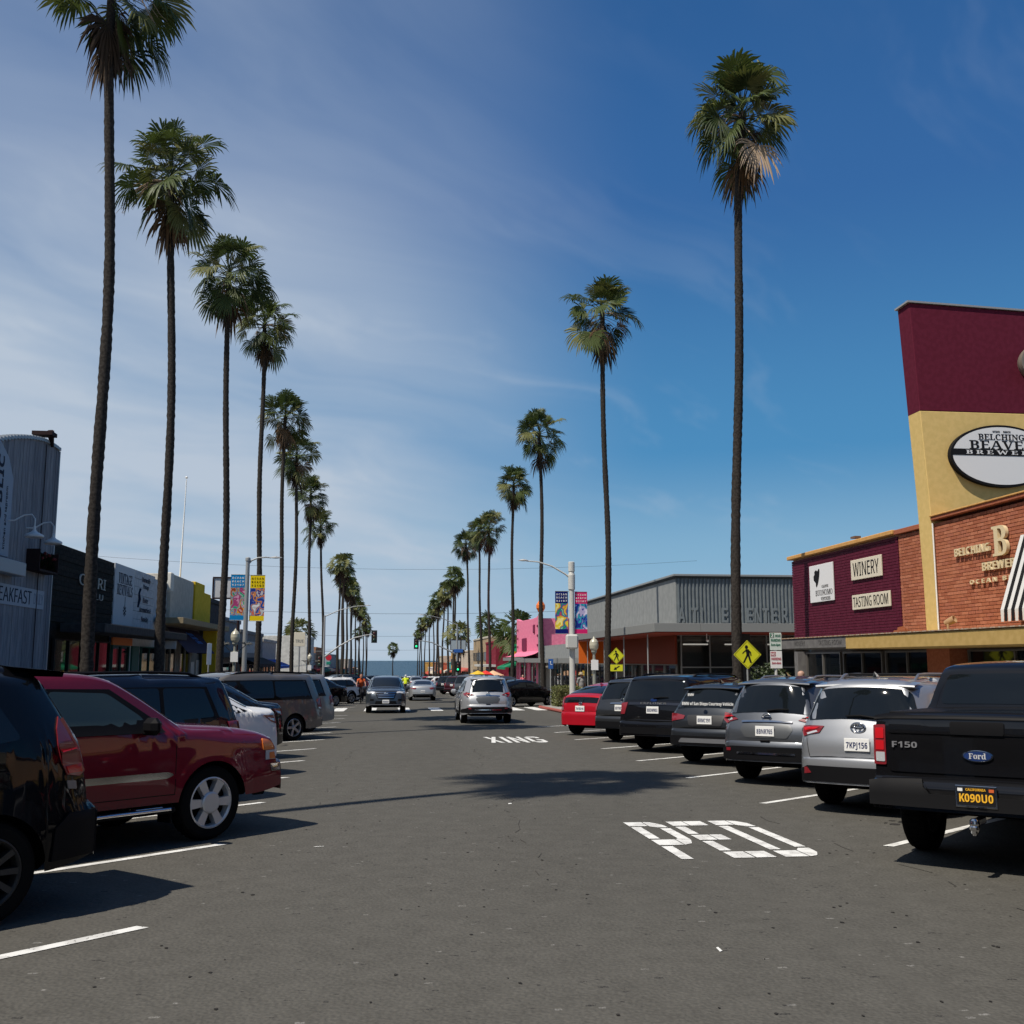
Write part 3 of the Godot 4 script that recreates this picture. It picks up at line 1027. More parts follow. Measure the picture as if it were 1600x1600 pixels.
func drape_to(b: MB, s: Shell, where: String, poly: Array, e: float, du: float, thick: bool) -> void:
	var pg := PackedVector2Array()
	for p in poly: pg.append(Vector2(p[0], p[1]))
	var lo := pg[0]
	var hi := pg[0]
	for p in pg:
		lo = lo.min(p); hi = hi.max(p)
	var nx := maxi(1, int(ceil((hi.x - lo.x) / du)))
	var ny := maxi(1, int(ceil((hi.y - lo.y) / du)))
	var cs := Vector2((hi.x - lo.x) / nx, (hi.y - lo.y) / ny)
	for i in nx:
		for j in ny:
			var o := lo + Vector2(i, j) * cs
			var cell := PackedVector2Array([o, o + Vector2(cs.x, 0), o + cs, o + Vector2(0, cs.y)])
			for q in Geometry2D.intersect_polygons(pg, cell):
				var tr := Geometry2D.triangulate_polygon(q)
				if tr.is_empty(): continue
				var base := b.v.size()
				for p in q:
					var c := on_shell(s, where, p, e)
					var du1 := on_shell(s, where, p + Vector2(0.01, 0), e) - on_shell(s, where, p - Vector2(0.01, 0), e)
					var dv1 := on_shell(s, where, p + Vector2(0, 0.01), e) - on_shell(s, where, p - Vector2(0, 0.01), e)
					var nn := du1.cross(dv1).normalized()
					var outw := Vector3(0, 0, -1) if where == "left" else Vector3(0, 0, 1) if where == "right" else Vector3(1, 0.3, 0) if where == "front" else Vector3(-1, 0.3, 0)
					if nn.dot(outw) < 0: nn = -nn
					b.vert(c, nn, p)
				for k in range(0, tr.size(), 3): b.face3(base + tr[k], base + tr[k + 1], base + tr[k + 2], b.n[base + tr[k]])
	if thick:
		for i in pg.size():
			var p := pg[i]
			var q := pg[(i + 1) % pg.size()]
			var n := maxi(1, int(p.distance_to(q) / du))
			for k in n:
				var a := p.lerp(q, float(k) / n)
				var c := p.lerp(q, float(k + 1) / n)
				b.quad(on_shell(s, where, a, e), on_shell(s, where, c, e), on_shell(s, where, c, -0.01), on_shell(s, where, a, -0.01))

func mirror_poly(poly: Array) -> Array:
	var o := []
	for p in poly: o.append([-p[0], p[1]])
	return o

func rounded(poly: Array, r: float) -> Array:
	var o := []
	var n := poly.size()
	for i in n:
		var p := Vector2(poly[i][0], poly[i][1])
		var a := Vector2(poly[(i + n - 1) % n][0], poly[(i + n - 1) % n][1])
		var c := Vector2(poly[(i + 1) % n][0], poly[(i + 1) % n][1])
		var ra := minf(r, minf(p.distance_to(a), p.distance_to(c)) * 0.45)
		var p0 := p + (a - p).normalized() * ra
		var p2 := p + (c - p).normalized() * ra
		for k in 4:
			var t := k / 3.0
			var q := p0.lerp(p, t).lerp(p.lerp(p2, t), t)
			o.append([q.x, q.y])
	return o

func rect(x0: float, y0: float, x1: float, y1: float) -> Array:
	return [[x0, y0], [x1, y0], [x1, y1], [x0, y1]]

var wheel_cache := {}
func wheel(parent: Node, at: Vector3, r: float, side: float, style: String, rim_mat: Material) -> void:
	var w := Node3D.new()
	w.name = "wheel"
	parent.add_child(w, true)
	w.transform = Transform3D(Basis(Vector3(1, 0, 0), Vector3(0, 0, side), Vector3(0, -side, 0)), at)   # local y points outwards
	var key := "%.3f%s" % [r, style]
	if not wheel_cache.has(key):
		var hw := 0.115
		var rr := r * (0.70 if style != "steel" else 0.64)
		var tb := MB.new()
		tb.lathe([[rr, -hw], [r * 0.90, -hw], [r * 0.975, -hw * 0.86], [r, -hw * 0.6], [r, hw * 0.6], [r * 0.975, hw * 0.86], [r * 0.90, hw], [rr + 0.004, hw * 0.96], [rr, hw * 0.8]], 36)
		for k in 40:
			var a := TAU * k / 40.0
			tb.box(Vector3(cos(a) * (r + 0.001), 0, sin(a) * (r + 0.001)), Vector3(0.012, hw * 1.15, 0.028), Basis(Vector3.UP, -a))
		var rb := MB.new()
		rb.lathe([[rr, hw * 0.92], [rr * 0.95, hw * 0.96], [rr * 0.90, hw * 0.80], [rr * 0.86, hw * 0.1], [rr * 0.84, -hw * 0.8]], 36)
		var ns := 5 if style == "five" else 6 if style == "six" else 10 if style == "ten" else 7
		for k in ns:
			var a := TAU * k / ns
			var d := Vector3(cos(a), 0, sin(a))
			var sd := Vector3(-sin(a), 0, cos(a))
			var wi := rr * (0.125 if style == "six" else 0.12 if style == "five" else 0.07)
			var wo := wi * (1.5 if style == "six" else 1.25)
			var y0 := hw * 0.78
			var y1 := hw * 0.88
			var i0 := d * rr * 0.2
			var o0 := d * rr * 0.93
			var up := Vector3.UP
			rb.quad(i0 - sd * wi + up * y0, i0 + sd * wi + up * y0, o0 + sd * wo + up * y1, o0 - sd * wo + up * y1)
			rb.quad(i0 - sd * wi + up * y0, o0 - sd * wo + up * y1, o0 - sd * wo - up * 0.0, i0 - sd * wi)
			rb.quad(i0 + sd * wi + up * y0, o0 + sd * wo + up * y1, o0 + sd * wo - up * 0.0, i0 + sd * wi)
		var hb := MB.new()
		hb.lathe([[0.001, hw * 0.99], [rr * 0.20, hw * 0.97], [rr * 0.26, hw * 0.90], [rr * 0.28, hw * 0.6]] if style != "six" else [[0.001, hw * 1.0], [rr * 0.36, hw * 0.98], [rr * 0.42, hw * 0.90], [rr * 0.43, hw * 0.6]], 20)
		var db := MB.new()
		db.lathe([[0.001, hw * 0.2], [rr * 0.9, hw * 0.2]], 24)
		wheel_cache[key] = [tb.mesh(), rb.mesh(), hb.mesh(), db.mesh()]
	var c: Array = wheel_cache[key]
	part(w, "tyre", c[0], rubber)
	part(w, "rim", c[1], rim_mat)
	part(w, "hub_cap", c[2], rim_mat)
	part(w, "brake_disc", c[3], undercar)

# lower a vehicle without touching its wheels: heights above the sills shrink by k
func squash(d: Dictionary, k: float) -> Dictionary:
	var f := func(y: float) -> float: return 0.40 + (y - 0.40) * k if y > 0.40 else y
	for p in d.outline: p[1] = f.call(p[1])
	d.belt = f.call(d.belt)
	for key in ["side_glass", "side_band"]:
		for w in d.get(key, []):
			for p in w: p[1] = f.call(p[1])
	for key in ["rear_glass", "windshield"]:
		for p in d.get(key, []): p[1] = f.call(p[1])
	for x in d.pieces:
		if not x[0] in ["wheel_arch_trim"]:
			for p in x[2]: p[1] = f.call(p[1])
	if d.has("plate"): d.plate[0] = f.call(d.plate[0])
	if d.has("wiper"):
		d.wiper[1] = f.call(d.wiper[1]); d.wiper[3] = f.call(d.wiper[3])
	if d.has("mirror"): d.mirror.y = f.call(d.mirror.y)
	if d.has("spoiler"): d.spoiler[1] = f.call(d.spoiler[1])
	d.squash = k
	return d

func make_shell(d: Dictionary) -> Shell:
	var s := Shell.new()
	for k in ["hw", "belt", "th", "rw", "xr", "xf", "sill", "taper_r", "taper_f", "bulge", "roofcrown", "fillet"]:
		if d.has(k): s.set(k, d[k])
	s.setup(d.outline)
	return s

# node of a vehicle with its tail centre at `at`, nose pointing `heading` degrees (0 = down the street, 90 = right)
func vehicle_node(label: String, category: String, at: Vector2, heading: float, group: String, called: String) -> Node3D:
	var t := thing(called, label, category, Vector3.ZERO, group)
	set_on_road(t, at, heading)
	return t

func set_on_road(t: Node3D, at: Vector2, heading: float, lift := 0.004) -> void:
	var a := deg_to_rad(heading)
	var up := Vector3(0, 1, -SLOPE).normalized()
	var f := Vector3(sin(a), 0, -cos(a))
	f = (f - up * f.dot(up)).normalized()
	t.transform = Transform3D(Basis(f, up, f.cross(up)), Vector3(at.x, gy(at.y) + lift, at.y))

# where the tail centre is when the wheel on `side` (-1 left, 1 right) at axle x stands on p
func tail_from_wheel(p: Vector2, heading: float, axle: float, half: float, side: float) -> Vector2:
	var a := deg_to_rad(heading)
	var f := Vector2(sin(a), -cos(a))
	var r := Vector2(cos(a), sin(a))
	return p - f * axle - r * half * side

func vehicle(d: Dictionary, label: String, at: Vector2, heading: float, group: String) -> Node3D:
	var t := vehicle_node(label, d.category, at, heading, group, d.name)
	build_vehicle(t, d)
	return t

func build_vehicle(t: Node3D, d: Dictionary) -> void:
	var s := make_shell(d)
	var body: Material = d.paint
	part(t, "body", shell_mesh(s), body)
	var lo: float = s.sill - 0.04
	bit(t, "underbody", undercar, func(b: MB) -> void:
		b.cbox(Vector3(s.L * 0.5, lo + 0.30, 0), Vector3(s.L - 0.5, 0.6, (s.hw - 0.26) * 2.0), 0.08)
		for c in [s.xr, s.xf]: b.bar(Vector3(c, s.rw, -s.hw + 0.15), Vector3(c, s.rw, s.hw - 0.15), 0.06))
	for c in [s.xr, s.xf]:
		for sd in [-1.0, 1.0]:
			wheel(t, Vector3(c, s.rw, sd * (s.hw - 0.125)), s.rw, sd, d.get("rim", "five"), d.get("rim_mat", alloy))
	var wtr: Material = d.get("trim", black_plastic)
	for w in d.get("side_glass", []):
		for sd in ["left", "right"]:
			part(t, "window", drape(s, sd, rounded(w, 0.05), 0.006, 0.16), d.get("glass_mat", glass))
	# black band behind the side windows
	for w in d.get("side_band", []):
		for sd in ["left", "right"]: part(t, "window_surround", drape(s, sd, w, 0.003, 0.16, false), d.get("band_mat", black_plastic))
	if d.has("rear_glass"): part(t, "rear_window", drape(s, "rear", rounded(d.rear_glass, 0.07), 0.005, 0.13), d.get("rear_glass_mat", d.get("glass_mat", glass)))
	if d.has("windshield"): part(t, "windshield", drape(s, "front", rounded(d.windshield, 0.07), 0.005, 0.13), glass)
	# extra pieces: [name, where, polygon, raise, material, mirrored]
	for x in d.get("pieces", []):
		var polys := [x[2]]
		var wh := [x[1]]
		if x[1] == "sides": wh = ["left", "right"]
		for w in wh:
			var o := part(t, x[0], drape(s, w, x[2], x[3], 0.10), x[4])
			if x.size() > 5 and x[5]: part(t, x[0], drape(s, w, mirror_poly(x[2]), x[3], 0.10), x[4])
	if d.has("mirror"):
		var mp: Vector2 = d.mirror
		for sd in [-1.0, 1.0]:
			bit(t, "wing_mirror", d.get("mirror_mat", body), func(b: MB) -> void:
				var w := s.W(mp.x, mp.y)
				b.cbox(Vector3(mp.x, mp.y + 0.03, sd * (w + 0.15)), Vector3(0.13, 0.17, 0.22), 0.05)
				b.cbox(Vector3(mp.x + 0.02, mp.y - 0.03, sd * (w + 0.03)), Vector3(0.08, 0.05, 0.12), 0.015))
	if d.has("rails"):
		var rl: Array = d.rails       # x0, x1, height, material
		for sd in [-1.0, 1.0]:
			bit(t, "roof_rail", rl[3], func(b: MB) -> void:
				var ps := PackedVector3Array()
				for k in 11:
					var x := lerpf(rl[0], rl[1], k / 10.0)
					var lift: float = rl[2] * (0.0 if k == 0 or k == 10 else 1.0)
					ps.append(Vector3(x, s.top_y(x) + 0.015 + lift, sd * (s.W(x, s.top_y(x)) - 0.05)))
				b.tube(ps, PackedFloat32Array([0.02]), 6))
	if d.has("crossbars"):
		for x in d.crossbars:
			bit(t, "roof_crossbar", black_plastic, func(b: MB) -> void:
				var w := s.W(x, s.top_y(x)) - 0.05
				b.bar(Vector3(x, s.top_y(x) + 0.09, -w), Vector3(x, s.top_y(x) + 0.09, w), 0.018))
	if d.has("spoiler"):
		var sp: Array = d.spoiler       # [x, y, length, half width, material]
		bit(t, "roof_spoiler", sp[4], func(b: MB) -> void:
			var rows := []
			for k in 9:
				var tz := -1.0 + k / 4.0
				var z: float = sp[3] * tz
				var bow := 0.05 * (1.0 - tz * tz)
				rows.append(PackedVector3Array([Vector3(sp[0] + sp[2], sp[1] + 0.015 + bow * 0.6, z), Vector3(sp[0], sp[1] - 0.02 + bow * 0.4, z), Vector3(sp[0] + 0.01, sp[1] - 0.06 + bow * 0.4, z), Vector3(sp[0] + sp[2], sp[1] - 0.05 + bow * 0.5, z)]))
			b.grid(rows))
	if d.has("plate"): plate(t, s, d.plate)
	if d.has("front_plate"):
		var fp: Array = d.front_plate
		number_plate(t, s.end_pt(0, fp[0], true, 0.02), Vector3(1, 0.05, 0), fp[1], white_paint, fp[2], 0.31)
	if d.has("wiper"):
		var wy: Array = d.wiper
		bit(t, "wiper", black_plastic, func(b: MB) -> void:
			b.tube(PackedVector3Array([s.end_pt(wy[0], wy[1], false, 0.025), s.end_pt(wy[0] * 0.5 + wy[2] * 0.5, wy[1] + 0.02, false, 0.04), s.end_pt(wy[2], wy[3], false, 0.03)]), PackedFloat32Array([0.018, 0.014, 0.008]), 6))
	if d.has("antenna"):
		var ap: Vector2 = d.antenna
		bit(t, "antenna", body, func(b: MB) -> void:
			var y := s.top_y(ap.x) + s.fillet + s.roofcrown
			b.grid([PackedVector3Array([Vector3(ap.x - 0.09, y, -0.025), Vector3(ap.x + 0.06, y + 0.005, -0.02), Vector3(ap.x + 0.1, y, 0)]), PackedVector3Array([Vector3(ap.x - 0.10, y + 0.075, 0), Vector3(ap.x - 0.02, y + 0.04, 0), Vector3(ap.x + 0.1, y, 0)]), PackedVector3Array([Vector3(ap.x - 0.09, y, 0.025), Vector3(ap.x + 0.06, y + 0.005, 0.02), Vector3(ap.x + 0.1, y, 0)])]))
	if d.has("detail"): d.detail.call(t, s)

func number_plate(t: Node, at: Vector3, dir: Vector3, text: String, back: Material, col: Material, wid := 0.31) -> void:
	var xf := facing(dir, at)
	var o := bit(t, "number_plate", back, func(b: MB) -> void:
		b.cbox(Vector3.ZERO, Vector3(wid, wid * 0.5, 0.012), 0.004), xf)
	letters(o, text, wid * 0.225, col, Transform3D(Basis(), Vector3(0, -wid * 0.02, 0.008)), wid * 0.84, "Droid Sans", 700, 0.003)
	return

func plate(t: Node, s: Shell, p: Array) -> void:       # [y, text, back, letters]
	number_plate(t, s.end_pt(p[4] if p.size() > 4 else 0.0, p[0], false, 0.018), Vector3(-1, 0.05, 0), p[1], p[2], p[3])

func emblem_ring(t: Node, s: Shell, y: float, front: bool, r: float, squash: float, bar: bool, m: Material) -> void:
	var at := s.end_pt(0, y, front, 0.012)
	bit(t, "emblem", m, func(b: MB) -> void:
		var ps := PackedVector3Array()
		for k in 25:
			var a := TAU * k / 24.0
			ps.append(Vector3(cos(a) * r, sin(a) * r * squash, 0))
		b.tube(ps, PackedFloat32Array([r * 0.15]), 6, false)
		if bar: b.cbox(Vector3(0, 0, 0.004), Vector3(r * 2.5, r * 0.42, 0.012), 0.003)
		else:
			var p2 := PackedVector3Array()
			for k in 17:
				var a := TAU * k / 16.0
				p2.append(Vector3(cos(a) * r * 0.35, sin(a) * r * squash * 0.9, 0.003))
			b.tube(p2, PackedFloat32Array([r * 0.10]), 5, false)
			var p3 := PackedVector3Array()
			for k in 17:
				var a := TAU * k / 16.0
				p3.append(Vector3(cos(a) * r * 0.72, r * squash * (0.45 + 0.38 * sin(a)), 0.003))
			b.tube(p3, PackedFloat32Array([r * 0.10]), 5, false), facing(Vector3(1 if front else -1, 0.1, 0), at))

# ------------------------------------------------------------------ kinds of vehicle
func suv_outline(L: float, H: float, by: float, bd: float, belt: float, bx: float, rx: float, wt: float, wb: float, cowl: float, nose: float) -> Array:
	return [[0, 0.36], [0.006, 0.48], [0.012, by, 1], [bd, by + 0.03, 1], [bd + 0.015, by * 0.5 + belt * 0.5], [bx, belt, 1], [rx - 0.06, H - 0.12], [rx, H - 0.05, 1], [rx + 0.5, H - 0.012], [(rx + wt) * 0.5, H], [wt - 0.35, H - 0.03], [wt, H - 0.10], [wb, cowl, 1], [wb + 0.10, cowl - 0.025], [L - 0.45, nose + 0.07], [L - 0.16, nose], [L - 0.05, nose - 0.17], [L - 0.008, 0.55], [L, 0.36]]

func suv_windows(d: Dictionary, belt: float, H: float, bx: float, rx: float, wt: float, wb: float, p1: float, p2: float, kick := 0.0) -> void:
	var b := belt + 0.035
	var t := H - 0.15
	d.side_band = [[[bx + 0.34, b + 0.05 + kick], [bx + 0.5, b - 0.01 + kick * 0.6], [wb - 0.22, b - 0.01], [wt + 0.06, t + 0.015], [rx + 0.28, t + 0.015]]]
	d.side_glass = [[[bx + 0.42, b + 0.06 + kick], [p1 - 0.04, b + 0.02 + kick * 0.3], [p1 - 0.04, t], [rx + 0.34, t - 0.01]], [[p1 + 0.02, b + 0.02 + kick * 0.3], [p2 - 0.03, b], [p2 - 0.03, t], [p1 + 0.02, t]], [[p2 + 0.03, b], [wb - 0.32, b], [wt + 0.0, t - 0.02], [p2 + 0.03, t]]]
	d.windshield = [[-d.hw + 0.16, belt + 0.10], [d.hw - 0.16, belt + 0.10], [d.hw - d.th - 0.12, H - 0.13], [-d.hw + d.th + 0.12, H - 0.13]]

func sedan_outline(L: float, H: float, trunk: float, tx: float, rx: float, wt: float, wb: float, cowl: float, nose: float) -> Array:
	return [[0, 0.34], [0.006, 0.46], [0.012, 0.60], [0.03, 0.72], [0.07, trunk - 0.08], [0.12, trunk - 0.01, 1], [tx - 0.2, trunk + 0.02], [tx, trunk + 0.045], [rx - 0.25, H - 0.10], [rx, H - 0.035], [(rx + wt) * 0.5, H], [wt - 0.25, H - 0.03], [wt, H - 0.08], [wb, cowl, 1], [wb + 0.1, cowl - 0.02], [L - 0.5, nose + 0.08], [L - 0.18, nose], [L - 0.05, nose - 0.15], [L - 0.008, 0.5], [L, 0.34]]

func sedan_windows(d: Dictionary, belt: float, H: float, tx: float, rx: float, wt: float, wb: float, p2: float) -> void:
	var b := belt + 0.03
	var t := H - 0.13
	d.side_band = [[[tx + 0.12, b + 0.02], [tx + 0.35, b - 0.01], [wb - 0.22, b - 0.01], [wt + 0.05, t + 0.015], [rx + 0.05, t + 0.015]]]
	d.side_glass = [[[tx + 0.36, b + 0.02], [p2 - 0.03, b], [p2 - 0.03, t], [rx + 0.18, t - 0.01]], [[p2 + 0.03, b], [wb - 0.32, b], [wt - 0.02, t - 0.02], [p2 + 0.03, t]]]
	d.windshield = [[-d.hw + 0.16, belt + 0.10], [d.hw - 0.16, belt + 0.10], [d.hw - d.th - 0.12, H - 0.11], [-d.hw + d.th + 0.12, H - 0.11]]
	d.rear_glass = [[-d.hw + 0.20, belt + 0.09], [d.hw - 0.20, belt + 0.09], [d.hw - d.th - 0.14, H - 0.10], [-d.hw + d.th + 0.14, H - 0.10]]

func seam(d: Dictionary, xs: Array, y0: float, y1: float) -> void:
	for x in xs: d.pieces.append(["panel_gap", "sides", [[x, y0], [x + 0.007, y0], [x + 0.012, y1], [x + 0.005, y1]], 0.001, black_plastic])

func handles(d: Dictionary, spots: Array, m: Material) -> void:
	for p in spots: d.pieces.append(["door_handle", "sides", rounded(rect(p[0], p[1], p[0] + 0.20, p[1] + 0.035), 0.012), 0.022, m])

func ladder_text(t: Node, s: Shell, txt: String, z: float, y: float, h: float, w: float, m: Material) -> void:
	letters(t, txt, h, m, facing(Vector3(-1, 0.05, 0), s.end_pt(z, y, false, 0.02)), w, "Droid Sans", 700, 0.006)

func exhausts(t: Node, zs: Array, y: float, x := 0.06) -> void:
	for z in zs:
		bit(t, "exhaust_tip", chrome, func(b: MB) -> void:
			b.lathe([[0.028, 0.0], [0.042, 0.0], [0.045, 0.02], [0.045, 0.18]], 14, Transform3D(Basis(Vector3(0, 0, 1), Vector3(1, 0, 0), Vector3(0, 1, 0)), Vector3(x - 0.08, y, z)))
			b.lathe([[0.001, 0.06], [0.04, 0.06]], 12, Transform3D(Basis(Vector3(0, 0, 1), Vector3(1, 0, 0), Vector3(0, 1, 0)), Vector3(x - 0.08, y, z))))

func bright_lens() -> StandardMaterial3D:
	return mat("bright_red_lens", lin(0.50, 0.012, 0.018), 0.12)

func rogue(pm: Material, txt: String) -> Dictionary:
	var d := {"name": "crossover_car", "category": "car", "paint": pm, "hw": 0.92, "belt": 1.03, "th": 0.21, "rw": 0.355, "xr": 0.98, "xf": 3.68, "sill": 0.30, "bulge": 0.11, "taper_r": 0.20, "rim": "five"}
	d.outline = suv_outline(4.68, 1.69, 0.64, 0.035, 1.06, 0.13, 0.42, 2.62, 3.58, 1.14, 0.92)
	suv_windows(d, 1.03, 1.69, 0.13, 0.42, 2.62, 3.58, 1.25, 2.2, 0.05)
	d.rear_glass = [[-0.68, 1.10], [0.68, 1.10], [0.55, 1.54], [-0.55, 1.54]]
	d.rails = [0.75, 2.5, 0.045, alloy]
	d.spoiler = [0.26, 1.655, 0.36, 0.60, pm]
	d.antenna = Vector2(0.9, 1.7)
	d.mirror = Vector2(3.05, 1.10)
	d.wiper = [0.0, 1.115, 0.34, 1.15]
	d.plate = [0.83, txt, white_paint, mat("plate_blue", lin(0.02, 0.03, 0.10), 0.5)]
	d.pieces = [
		["taillight", "rear", [[0.50, 1.00], [0.72, 0.96], [0.79, 1.02], [0.79, 1.14], [0.72, 1.13]], 0.014, red_lens, true],
		["taillight", "sides", [[0.10, 0.98], [0.30, 1.02], [0.42, 1.10], [0.14, 1.13]], 0.014, red_lens],
		["lens", "rear", [[0.60, 1.00], [0.70, 0.985], [0.73, 1.02], [0.62, 1.035]], 0.019, clear_lens, true],
		["lamp_segment", "rear", [[0.60, 1.05], [0.76, 1.06], [0.77, 1.085], [0.66, 1.09]], 0.020, bright_lens(), true],
		["lamp_divider", "rear", [[0.55, 1.036], [0.78, 1.038], [0.78, 1.046], [0.57, 1.046]], 0.020, black_plastic, true],
		["plate_recess", "rear", rounded([[-0.44, 0.86], [-0.34, 0.74], [0.34, 0.74], [0.44, 0.86], [0.38, 0.92], [-0.38, 0.92]], 0.03), 0.006, mat("paint_shadow_grey", lin(0.10, 0.105, 0.11), 0.4, 0.4)],
		["chrome_strip", "rear", rounded(rect(-0.42, 0.945, 0.42, 0.97), 0.01), 0.018, chrome],
		["bumper", "rear", [[-0.76, 0.38], [0.76, 0.38], [0.77, 0.57], [0.60, 0.60], [-0.60, 0.60], [-0.77, 0.57]], 0.010, black_plastic],
		["bumper", "sides", [[0.01, 0.38], [0.52, 0.38], [0.50, 0.50], [0.01, 0.56]], 0.006, black_plastic],
		["bumper_trim", "rear", rounded(rect(-0.48, 0.475, 0.48, 0.505), 0.01), 0.022, chrome],
		["reflector", "rear", rounded(rect(0.60, 0.52, 0.74, 0.57), 0.01), 0.016, red_lens, true],
		["sill_trim", "sides", [[1.42, 0.31], [3.24, 0.31], [3.24, 0.42], [1.42, 0.42]], 0.012, black_plastic],
		["wheel_arch_trim", "sides", [[0.52, 0.40], [0.62, 0.62], [0.80, 0.80], [0.98, 0.84], [1.18, 0.79], [1.36, 0.6], [1.44, 0.40], [1.38, 0.40], [1.32, 0.58], [1.15, 0.73], [0.98, 0.77], [0.80, 0.73], [0.64, 0.58], [0.58, 0.40]], 0.010, black_plastic],
		["headlight", "sides", [[4.05, 0.90], [4.42, 0.82], [4.40, 0.92], [4.02, 0.98]], 0.01, clear_lens]]
	seam(d, [2.18, 3.3], 0.42, 1.05)
	handles(d, [[1.35, 0.93], [2.3, 0.93]], chrome)
	d.detail = func(t: Node, s: Shell) -> void:
		emblem_ring(t, s, 0.975, false, 0.065, 1.0, true, chrome)
		bit(t, "tailgate_latch", black_plastic, func(b: MB) -> void: b.cbox(s.end_pt(0, 0.675, false, 0.012), Vector3(0.03, 0.03, 0.16), 0.01))
	return d

func highlander(pm: Material) -> Dictionary:
	var d := {"name": "sport_utility_vehicle", "category": "car", "paint": pm, "hw": 0.915, "belt": 1.04, "th": 0.19, "rw": 0.375, "xr": 1.05, "xf": 3.84, "sill": 0.32, "bulge": 0.10, "taper_r": 0.18, "rim": "five"}
	d.outline = suv_outline(4.87, 1.71, 0.66, 0.03, 1.10, 0.11, 0.36, 2.72, 3.62, 1.18, 0.98)
	suv_windows(d, 1.06, 1.71, 0.11, 0.36, 2.72, 3.62, 1.30, 2.35, 0.0)
	d.rear_glass = [[-0.70, 1.16], [0.70, 1.16], [0.58, 1.57], [-0.58, 1.57]]
	d.spoiler = [0.24, 1.675, 0.30, 0.62, pm]
	d.rails = [0.7, 2.6, 0.07, alloy]
	d.crossbars = [1.0, 2.1]
	d.antenna = Vector2(0.75, 1.7)
	d.mirror = Vector2(3.1, 1.12)
	d.wiper = [0.22, 1.17, -0.16, 1.19]
	d.plate = [0.86, "7KPJ156", white_paint, mat("plate_blue", lin(0.02, 0.03, 0.10), 0.5)]
	d.pieces = [
		["taillight", "rear", [[0.44, 1.075], [0.50, 0.99], [0.73, 0.96], [0.75, 1.02], [0.745, 1.10]], 0.014, red_lens, true],
		["lens", "rear", [[0.52, 1.0], [0.66, 0.97], [0.68, 0.995], [0.54, 1.02]], 0.018, clear_lens, true],
		["lamp_segment", "rear", [[0.50, 1.06], [0.56, 1.035], [0.73, 1.03], [0.735, 1.075]], 0.019, bright_lens(), true],
		["taillight", "sides", [[0.09, 0.97], [0.40, 1.06], [0.12, 1.11]], 0.014, red_lens],
		["bumper", "rear", [[-0.755, 0.38], [0.755, 0.38], [0.755, 0.54], [0.66, 0.585], [-0.66, 0.585], [-0.755, 0.54]], 0.010, black_plastic],
		["bumper", "sides", [[0.01, 0.38], [0.58, 0.38], [0.56, 0.50], [0.01, 0.55]], 0.006, black_plastic],
		["reflector", "rear", rounded([[0.60, 0.49], [0.73, 0.47], [0.73, 0.555], [0.66, 0.565]], 0.01), 0.016, red_lens, true],
		["panel_gap", "rear", rect(-0.62, 0.665, 0.62, 0.672), 0.003, black_plastic],
		["panel_gap", "rear", [[0.62, 0.67], [0.627, 0.67], [0.71, 1.10], [0.703, 1.10]], 0.003, black_plastic, true],
		["sill_trim", "sides", [[1.5, 0.33], [3.4, 0.33], [3.4, 0.43], [1.5, 0.43]], 0.012, black_plastic]]
	seam(d, [1.36, 2.33, 3.42], 0.42, 1.08)
	handles(d, [[1.5, 0.97], [2.45, 0.97]], pm)
	d.detail = func(t: Node, s: Shell) -> void:
		emblem_ring(t, s, 1.0, false, 0.085, 0.68, false, chrome)
	return d

